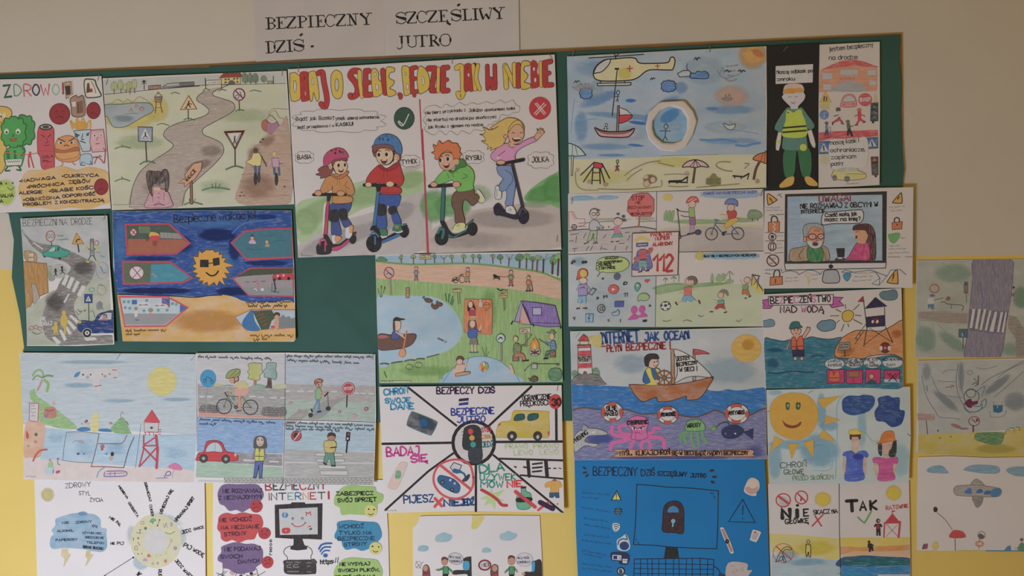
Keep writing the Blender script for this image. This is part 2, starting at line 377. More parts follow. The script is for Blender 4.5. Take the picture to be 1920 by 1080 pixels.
    def bike(s, w1, w2, r, col, w='4'):
        x1, y1 = map(float, w1.split(',')); x2, y2 = map(float, w2.split(',')); r = float(r); L = x2-x1
        q = lambda *p: ' '.join('%.1f,%.1f' % (x1+a*L, y1+(y2-y1)*a-b*abs(L)) for a, b in p)
        for X, Y in ((x1, y1), (x2, y2)):
            s.run('o 2b2728 %s %.1f,%.1f %.1f,%.1f' % (w, X, Y, r, r)); s.run('\n'.join('l 666 .8 %.1f,%.1f %.1f,%.1f' % (X-r*math.cos(a), Y-r*math.sin(a), X+r*math.cos(a), Y+r*math.sin(a)) for a in (.2, .8, 1.4, 2.0, 2.6)))
            s.run('e 333 %.1f,%.1f %.1f,%.1f' % (X, Y, r*.1, r*.1))
        s.run('\n'.join('l %s %s %s' % (col, w, q(*p)) for p in (((0, 0), (.18, .5), (.28, .52)), ((.13, .36), (.45, -.02), (1, 0), (.7, .38), (.16, .4)), ((.45, -.02), (.72, .5)), ((.1, .55), (.22, .53)))))
        s.run('l 222 %.1f %s\nE - 222 1 %s %.1f,%.1f' % (float(w)*1.5, q((.64, .51), (.82, .51)), q((.45, -.02)), r*.2, r*.2) if False else 'l 222 %.1f %s\no 222 %s %s %.1f,%.1f' % (float(w)*1.5, q((.64, .51), (.82, .51)), w, q((.45, -.02)), r*.18, r*.18))
def build(name, verts, faces, mats, mi=None, cols=None, nrm=None, parent=None, origin=None, smooth=False):
    o0 = origin or (0, 0, 0); me = bpy.data.meshes.new(name)
    me.from_pydata([(v[0]-o0[0], v[1]-o0[1], v[2]-o0[2]) for v in verts], [], faces)
    for m in mats: me.materials.append(m)
    if mi: me.polygons.foreach_set('material_index', mi)
    if cols:
        at = me.color_attributes.new('Col', 'FLOAT_COLOR', 'POINT'); at.data.foreach_set('color', [x for c in cols for x in c])
    if nrm:
        me.polygons.foreach_set('use_smooth', [True]*len(faces)); me.normals_split_custom_set_from_vertices(nrm)
    elif smooth: me.polygons.foreach_set('use_smooth', [True]*len(faces))
    me.update(); ob = bpy.data.objects.new(name, me); sc.collection.objects.link(ob)
    if parent: ob.parent = parent
    else: ob.location = o0
    return ob
def sheet_mesh(name, sh, outline, mat, parent, origin, th=.0004, back=None):
    """a sheet of paper: curved front, cut edge and back"""
    V, F, N = [], [], []
    for t in tessellate_polygon([[Vector((a[0], a[1], 0)) for a in outline]]):
        p = [outline[i] for i in t]
        if area2(p) > 0: p = p[::-1]
        for c in lattice(p):
            for side, y in ((1, 0), (-1, th)):
                b = len(V)
                for q in c: V.append((q[0], -(sh.h(*q)-y), q[1])); N.append(sh.normal(*q)*side)
                F.append(list(range(b, b+len(c))) if side < 0 else list(range(b+len(c)-1, b-1, -1)))
    n = len(outline); ccw = area2(outline) > 0
    for i in range(n):
        a, b = outline[i], outline[(i+1) % n]; m = max(1, int(math.hypot(a[0]-b[0], a[1]-b[1])/.01)); d = Vector((b[1]-a[1], 0, -(b[0]-a[0]))).normalized()*(1 if ccw else -1)
        for k in range(m):
            A_ = tuple(a[j]+(b[j]-a[j])*k/m for j in (0, 1)); B_ = tuple(a[j]+(b[j]-a[j])*(k+1)/m for j in (0, 1)); f = len(V)
            for q, y in ((A_, 0), (B_, 0), (B_, th), (A_, th)): V.append((q[0], -(sh.h(*q)-y), q[1])); N.append(d)
            F.append([f, f+1, f+2, f+3])
    return build(name, V, F, [mat], nrm=N, parent=parent, origin=origin)
NOBJ = [0]
def clip_lines(out):
    """half planes of the sheet's convex hull: nothing is drawn past its edge"""
    P = sorted(set(out)); h = []
    for seq in (P, P[::-1]):
        b = []
        for p in seq:
            while len(b) > 1 and (b[-1][0]-b[-2][0])*(p[1]-b[-2][1])-(b[-1][1]-b[-2][1])*(p[0]-b[-2][0]) <= 0: b.pop()
            b.append(p)
        h += b[:-1]
    r = []
    for i in range(len(h)):
        (ax, az), (bx, bz) = h[i], h[(i+1) % len(h)]; nx, nz = bz-az, ax-bx; l = math.hypot(nx, nz); nx /= l; nz /= l
        r.append((lambda p, nx=nx, nz=nz: p[0]*nx+p[1]*nz, ax*nx+az*nz-.0004))
    return r
def box_part(name, parent, origin, pts, w, mat):
    """a thin bar (staple, pin) between two wall points in front of the sheet"""
    (a, b), y, t = pts, w[0], w[1]; d = Vector((b[0]-a[0], 0, b[1]-a[1])).normalized(); n = Vector((-d.z, 0, d.x))*t; V = []
    for q in (a, b):
        for s in (-1, 1):
            for yy in (y-t, y+t*1.5): V.append((q[0]+n.x*s, -yy, q[1]+n.z*s))
    F = [[0, 1, 3, 2], [4, 6, 7, 5], [0, 4, 5, 1], [2, 3, 7, 6], [1, 5, 7, 3], [0, 2, 6, 4]]
    return build(name, V, F, [mat], parent=parent, origin=origin)
MSTAPLE = flat('staple_wire', (.32, .31, .30), 3, .05, .35)
def poster(name, label, category, base, corners, seen, prog, tint=None, amp=.002, lift=.0, seed=None, staples='', group=None, th=.0004, sheetname='paper'):
    NOBJ[0] += 1; seed = seed or NOBJ[0]
    out = [wall_pt(*c, base) for c in corners]; xs = [p[0] for p in out]; zs = [p[1] for p in out]
    sh = Sheet(base, amp, seed*1.37, (min(xs), max(xs), min(zs), max(zs)), lift); org = ((min(xs)+max(xs))/2, -base, min(zs))
    e = bpy.data.objects.new(name, None); sc.collection.objects.link(e); e.location = org; e.empty_display_size = .05
    e['label'] = label; e['category'] = category
    if group: e['group'] = group
    pen = Pen(sh, [lin(c) for c in seen] if seen else paper_seen(sum(xs)/len(xs), sum(zs)/len(zs))); pen.clip = clip_lines(out); tc = pen.albedo(tint) if tint else None
    sheet_mesh(sheetname, sh, out, paper_mat(tc), e, org, th)
    pen.run(prog)
    # keep each drawn mark on its sheet
    for P in pen.parts:
        if not P.f: continue
        ob = build(P.name, P.v, P.f, [MAT[m] for m in P.mats], P.mi, P.col, P.n, e, org)
        if P.label: ob['label'] = P.label
    for st in staples.split():
        x, y, a = map(float, st.split(',')); l = 6; p = (wall_pt(x-l*math.cos(R(a)), y-l*math.sin(R(a)), base), wall_pt(x+l*math.cos(R(a)), y+l*math.sin(R(a)), base))
        box_part('staple', e, org, p, (sh.h(*p[0])+.0022, .0004), MSTAPLE)
    return e
def foam_ring(parent, base, seen_hex, outer, inner, th, name='foam_life_ring', label='thick white foam life ring glued on'):
    """a faceted ring cut from thick foam: outer and inner outline in photograph pixels"""
    o = [wall_pt(*p, base) for p in outer]; i_ = [wall_pt(*p, base) for p in inner]; n = 48
    def res(P, closed=True):
        L = [0]; m = len(P)
        for k in range(m): L.append(L[-1]+math.hypot(P[(k+1) % m][0]-P[k][0], P[(k+1) % m][1]-P[k][1]))
        r = []
        for k in range(n):
            t = L[-1]*k/n; j = max(q for q in range(m) if L[q] <= t); f = (t-L[j])/(L[j+1]-L[j]); r.append((P[j][0]+(P[(j+1) % m][0]-P[j][0])*f, P[j][1]+(P[(j+1) % m][1]-P[j][1])*f))
        return r
    A_, B_ = res(o), res(i_); V, F = [], []
    prof = [(0, 0), (0, .75), (.12, .97), (.4, 1), (.7, .97), (.92, .7), (1, 0)]
    for k in range(n):
        for f, hh in prof: V.append((A_[k][0]+(B_[k][0]-A_[k][0])*f, -(base+.001+hh*th), A_[k][1]+(B_[k][1]-A_[k][1])*f))
    m = len(prof)
    for k in range(n):
        for j in range(m-1): a = k*m+j; b = ((k+1) % n)*m+j; F.append([a, a+1, b+1, b])
        F.append([k*m, ((k+1) % n)*m, ((k+1) % n)*m+m-1, k*m+m-1])
    ob = build(name, V, F, [flat('white_foam', (.80, .765, .73), 20, .03, .7, .3, 60, .002)], parent=parent, origin=tuple(parent.location), smooth=False); ob['label'] = label
# ---------------------------------------------------------------- the wall: beige above, yellow dado paint below
def split_wall():
    g = NT('painted_wall'); g.b.inputs['Roughness'].default_value = .6
    tc = g.n('ShaderNodeTexCoord'); sp = g.n('ShaderNodeSeparateXYZ'); g.l(tc.outputs['Object'], sp.inputs[0])
    (xa, za), (xb, zb) = wall_pt(0, 506), wall_pt(1900, 478); k = (zb-za)/(xb-xa)
    m1 = g.n('ShaderNodeMath', operation='MULTIPLY_ADD'); g.l(sp.outputs[0], m1.inputs[0]); m1.inputs[1].default_value = -k; g.l(sp.outputs[2], m1.inputs[2])
    nn = g.n('ShaderNodeTexNoise', i_Scale=9.0, i_Detail=3.0); g.l(tc.outputs['Object'], nn.inputs[0])
    m2 = g.n('ShaderNodeMath', operation='MULTIPLY_ADD'); g.l(nn.outputs[0], m2.inputs[0]); m2.inputs[1].default_value = .004; g.l(m1.outputs[0], m2.inputs[2])
    f = ramp(g, m2.outputs[0], za-k*xa-.0015+.002, za-k*xa+.0015+.002)
    n2 = g.n('ShaderNodeTexNoise', i_Scale=2.2, i_Detail=6.0, i_Roughness=.6); g.l(tc.outputs['Object'], n2.inputs[0])
    c = mixc(g, f, (.83, .65, .19, 1), (.68, .655, .56, 1))
    hs = g.n('ShaderNodeHueSaturation'); g.l(c, hs.inputs['Color']); g.l(ramp(g, n2.outputs[0], .3, .7, .96, 1.04), hs.inputs['Value']); g.l(hs.outputs[0], g.b.inputs[0])
    n3 = g.n('ShaderNodeTexNoise', i_Scale=35.0, i_Detail=4.0); g.l(tc.outputs['Object'], n3.inputs[0])
    bp = g.n('ShaderNodeBump', i_Strength=.18, i_Distance=.004); g.l(n3.outputs[0], bp.inputs['Height']); g.l(bp.outputs[0], g.b.inputs['Normal'])
    return g.m
def slab(name, x0, x1, y0, y1, z0, z1, mat, kind=None, parent=None, origin=None):
    V = [(x, y, z) for x in (x0, x1) for y in (y0, y1) for z in (z0, z1)]; F = [[0, 1, 3, 2], [4, 6, 7, 5], [0, 4, 5, 1], [2, 3, 7, 6], [1, 5, 7, 3], [0, 2, 6, 4]]
    o = build(name, V, F, [mat], parent=parent, origin=origin)
    if kind: o['kind'] = kind
    return o
slab('wall_back', -3, 3, 0, .12, 0, 3.0, split_wall(), 'structure')
slab('floor', -3, 3, -3, .12, -.1, 0, flat('floor_lino', (.30, .24, .18), 4, .1, .5), 'structure')
# ---------------------------------------------------------------- notice board
BD = .010
GREEN = flat('green_backing_paper', (.050, .135, .113), 5, .14, .75, .35, 7, .01)
WOOD = flat('board_edge_wood', (.26, .15, .085), 12, .2, .6)
def board():
    P = lambda x, y, b=.006: wall_pt(x, y, b)
    o = bpy.data.objects.new('notice_board', None); sc.collection.objects.link(o); c = P(880, 790); org = (c[0], 0, c[1]); o.location = org
    o['label'] = 'large notice board covered in dark green paper with a thin brown wooden edge'; o['category'] = 'notice board'
    q = [P(-12, 139), P(393, 121.5), P(560, 112), P(1062, 92), P(1691, 62.5), P(1693.5, 352), P(1693, 780), P(60, 792), P(46, 600), P(30, 400)]
    V = [(x, -.001, z) for x, z in q]+[(x, -.005, z) for x, z in q]; n = len(q)
    build('board_panel', V, [list(range(n, 2*n))[::-1], list(range(n))]+[[i, (i+1) % n, n+(i+1) % n, n+i] for i in range(n)], [WOOD], parent=o, origin=org)
    for nm, pts, b, sd in (('backing_paper', [(392, 124), (1062, 97), (1688, 66), (1686, 110), (1691, 160), (1688, 215), (1691, 260), (1695, 320), (1692, 340), (1690, 352), (1690, 500), (1692, 600), (1690, 785), (1300, 788), (1057, 789), (700, 792), (392, 792)], .0062, 3.1),
                           ('backing_paper', [(-14, 141), (180, 133), (394, 127), (396, 792), (200, 796), (46, 797), (40, 700), (45, 650), (37, 590), (22, 520), (26, 450), (16, 400), (-8, 395)], .0056, 5.7)):
        out = [P(x, y, b) for x, y in pts]; sh = Sheet(b, .0015, sd, (-1.2, 1.2, .9, 2.2)); sh.ridge = (P(590, 568), P(690, 652), .0026, .022) if sd < 4 else None; sheet_mesh(nm, sh, out, GREEN, o, org, .0003)
    # loose fold line in the bare patch of backing paper
board()
BDP = .0096     # papers pinned on the board
BD2 = .0112     # papers pinned over those
WLP = .0012     # papers fixed straight to the wall
GRP = "children's safety posters pinned up in the school corridor"
# ---------------------------------------------------------------- printed heading (two sheets)
poster('heading_sheet', 'white printed sheet reading BEZPIECZNY DZIŚ - above the board, left half of heading', 'sign', .0022,
 [(476, -30), (718, -34), (722, 106), (600, 110), (481, 116)], None, '''
Z 470 0 3.765
@printed_words
Q 0e0c0c 79 6.2 108,207 862,172 BEZPIECZNY
Q 0e0c0c 80 6.2 108,376 448,354 DZIŚ -
''', tint='a3968c', amp=.0012, group='printed heading sheets')
poster('heading_sheet', 'white printed sheet reading SZCZĘŚLIWY JUTRO above the board, right half of heading', 'sign', .0026,
 [(715, -34), (972, -40), (974, 95), (850, 101), (719, 106)], None, '''
Z 470 0 3.765
@printed_words
Q 0e0c0c 78 6.2 1032,168 1800,130 SZCZĘŚLIWY
Q 0e0c0c 78 6.2 1032,336 1412,320 JUTRO
''', tint='a3968c', amp=.0012, group='printed heading sheets')
# ---------------------------------------------------------------- healthy food poster, far left
poster('food_poster', 'crayon poster titled ZDROWO with a green broccoli, cola can, burger and red sad faces', 'poster', BDP,
 [(-130, 152), (0, 149), (90, 147), (190.5, 142.5), (199, 250), (208, 391), (100, 396), (-110, 402)], None, '''
Z 0 100 3.6
@title_letters|title in letters of many colours

m i
t 2d5a45 78 13 35,297 78,292 Z
t 4f8a6a 72 7 100,287 145,284 D
t b5605f 76 8 166,290 212,287 R
t 3a3c50 68 9 225,282 268,279 O
t b0504c 72 9 282,286 340,281 W
t 6fa088 66 6 358,278 402,276 O
t a03a34 70 12 428,272 430,272 !
@smartphone
K 0.6 e4d8cc 432,188 490,180 500,300 442,318
F b08a6a 5a4335 4 438,196 482,190 492,292 448,306
F 3f3432 2c2523 3 444,224 474,220 478,276 452,282
m i
l d8c8b0 3 455,204 468,203
@sticker_jug|brown jug sticker
K 0.6 d8cabb 470,300 510,275 530,290 572,290 580,420 490,428 478,360
G 9a7a66 3c302c 5 476,310 512,285 528,297 566,292 574,415 494,424 482,360
f 7d5546 520,330 562,320 566,400 520,410
f cbbcae 486,330 512,325 514,360 492,362
l 3c302c 4 530,340 530,400
@sticker_bottles
K 0.6 e0d6c8 568,182 640,176 684,290 600,306 576,290
G cabfae 2e4437 7 572,186 610,176 642,184 652,216 672,256 682,290 610,300 580,286
f 6b3a2e 590,205 605,200 612,262 585,270
f 7d4a38 608,240 626,238 628,262 610,264
l 4f4038 4 620,190 640,230 650,270
@red_face|large round red sad face sticker
k 0.6 8e2f33 405,410 70,72
c 5a1d22 4 380,436 405,424 432,438
e 6a2227 385,390 5,6
e 6a2227 425,390 5,6
o 762529 5 405,410 68,70
@red_face|smaller red sad face beside the jug
k 0.6 8a2c31 633,387 47,57
c 5a1d22 4 612,412 633,400 655,412
o 742428 5 633,387 45,55
@red_face|red sad face over the orange list
k 0.6 8a2c31 686,901 48,56
c 5a1d22 4 664,925 686,912 708,925
o 742428 5 686,901 46,54
@banana
m i
G d8b352 5e4a2a 5 -60,560 -20,380 30,360 75,380 80,420 40,480 20,540 40,600 50,700 20,800 -60,810
e efe2c8 8,424 12,20
e efe2c8 32,418 9,18
e 333 10,428 5,9
c 7a3a2a 4 -10,455 10,468 28,452
@broccoli
m i
D 3f8a45 2b5c36 7 165,520 66,92 9
D 449448 2b5c36 7 95,532 76,92 10
G 479a50 2b5c36 5 60,640 100,636 170,640 150,760 110,758 50,760 30,690
f 2f6b3c 45,660 65,655 75,740 55,750
f 2f6b3c 95,655 110,655 120,735 100,745
F eee7dc 3a4a3a 3 38,716 155,712 148,756 46,760
V 3a4a3a 3 52,742 145,738 22 3
e f3eee4 47,528 16,19
e f3eee4 125,528 16,19
e 333 48,534 7,8
e 333 124,534 7,8
c 2f4a2c 5 90,545 95,558 84,562
F b0503a 6a2a22 3 65,580 118,574 108,592 78,594
c 2b5c36 10 55,765 40,792 70,792
c 2b5c36 10 130,762 145,790 118,786
c 2f6b3c 12 155,640 172,662 150,690
@crossed_ribbon
c c05a4c 5 40,668 180,684 270,670
c c05a4c 6 215,672 196,690 205,770
c b5403a 9 204,668 212,700 232,772
c b5403a 9 210,670 196,720 200,768
@cola_can
m i
G b54a50 7d2a30 4 265,500 358,498 368,600 372,740 360,780 290,778 275,700 258,660
E a39a94 3c3430 8 312,498 40,17
E 4a403c 2c2523 3 312,498 20,8
l 5a2a30 5 282,552 306,566
l 5a2a30 5 346,548 326,566
c 5a2a30 4 318,572 326,600 310,604
l 5a2a30 4 302,625 336,620
c b5403a 6 258,664 300,660 360,664
t 4a2028 16 3 290,712 365,700 COLA
t 4a2028 14 3 296,738 345,732 PIL
c b5403a 5 300,776 330,764 360,774
@burger
m i
G d8935a 8a5530 4 376,640 385,590 430,560 480,558 525,590 540,660 545,700 510,730 460,735 400,722 376,690
G a8623e 7a4a30 3 376,645 440,655 520,632 538,655 440,672 380,665
G e0a25e 8a5530 3 380,672 440,672 535,660 520,700 430,718 385,700
c 3a2c26 6 395,575 425,590 440,596
c 3a2c26 6 505,572 480,588 468,592
e efe6da 412,604 16,10
e efe6da 488,602 16,10
e 2c2523 414,605 8,8
e 2c2523 486,603 8,8
c 3a2c26 5 436,626 452,620 468,628
c b5623e 5 420,730 430,750 412,762
c b5623e 5 490,728 500,748 515,752
@drink_glass
s d8a13c .9 545,490 65,38
c d8a13c 10 490,510 478,455 510,495 520,440 540,480 560,438 580,480 610,455 612,505
m p
F b5c4c8 4a5a66 5 500,525 612,515 622,580 610,660 560,664 536,600
l 2c3034 5 510,540 540,555
l 2c3034 5 606,535 585,552
e 39424c 520,556 13,12
e 39424c 594,548 10,10
c 2c3034 5 562,545 554,580 568,582
l 2c3034 6 545,592 578,605
G a8bcc6 4f6a7c 4 548,690 610,680 626,730 600,750 560,735 546,752
c 4f6a7c 6 560,735 548,756 575,756
c 4f6a7c 6 612,730 626,748 605,750
@chocolate_bar
F c89a9c a04048 5 616,520 700,514 718,660 625,668 608,600
e d8ccc6 640,556 14,10
e d8ccc6 684,550 12,12
e 39424c 640,556 6,6
e 39424c 684,552 5,6
l a04048 5 660,570 656,588
l 6a3036 5 648,612 672,608
c a04048 7 700,640 712,665 706,740
c a04048 6 640,745 660,700 680,715 700,740
V 6a3036 3 630,710 690,700 14 5
@list_of_problems|orange list of health problems in black letters
m w
G e0b062 e0b062 4 140,880 190,800 300,790 420,765 520,790 600,770 700,790 745,830 740,900 745,1000 690,1020 600,1050 480,1040 380,1055 280,1040 170,1035 150,980 130,930
m i
t 2c2523 18 5 140,872 380,848 *NADWAGA
t 2c2523 18 5 425,838 668,832 *CUKRZYCA
t 2c2523 18 5 190,914 440,888 *PRÓCHNICA
t 2c2523 20 5 470,880 612,872 ZĘBÓW
t 2c2523 18 5 135,952 290,945 ALERGIE
t 2c2523 19 5 340,940 640,914 *SŁABE KOŚCI
t 2c2523 18 5 165,998 410,982 *OBNIŻONA
t 2c2523 18 5 428,974 645,958 ODPORNOŚĆ
t 2c2523 18 5 165,1032 350,1018 PROBLEM
t 2c2523 18 5 378,1016 705,1000 Z KONCENTRACJĄ
@smiley
s c9d86a .95 40,940 85,105
s c9d86a .8 40,940 70,95
e 3a4a30 46,880 6,6
e 3a4a30 90,876 6,6
c 4a6a34 6 55,905 78,922 100,905
t 3a4a30 22 6 -60,978 96,968 NORMALNA
t 3a4a30 20 6 6,1008 24,1006 A
t 3a4a30 20 6 4,888 20,886 A
''', amp=.003, staples='186,146,100', group=GRP)
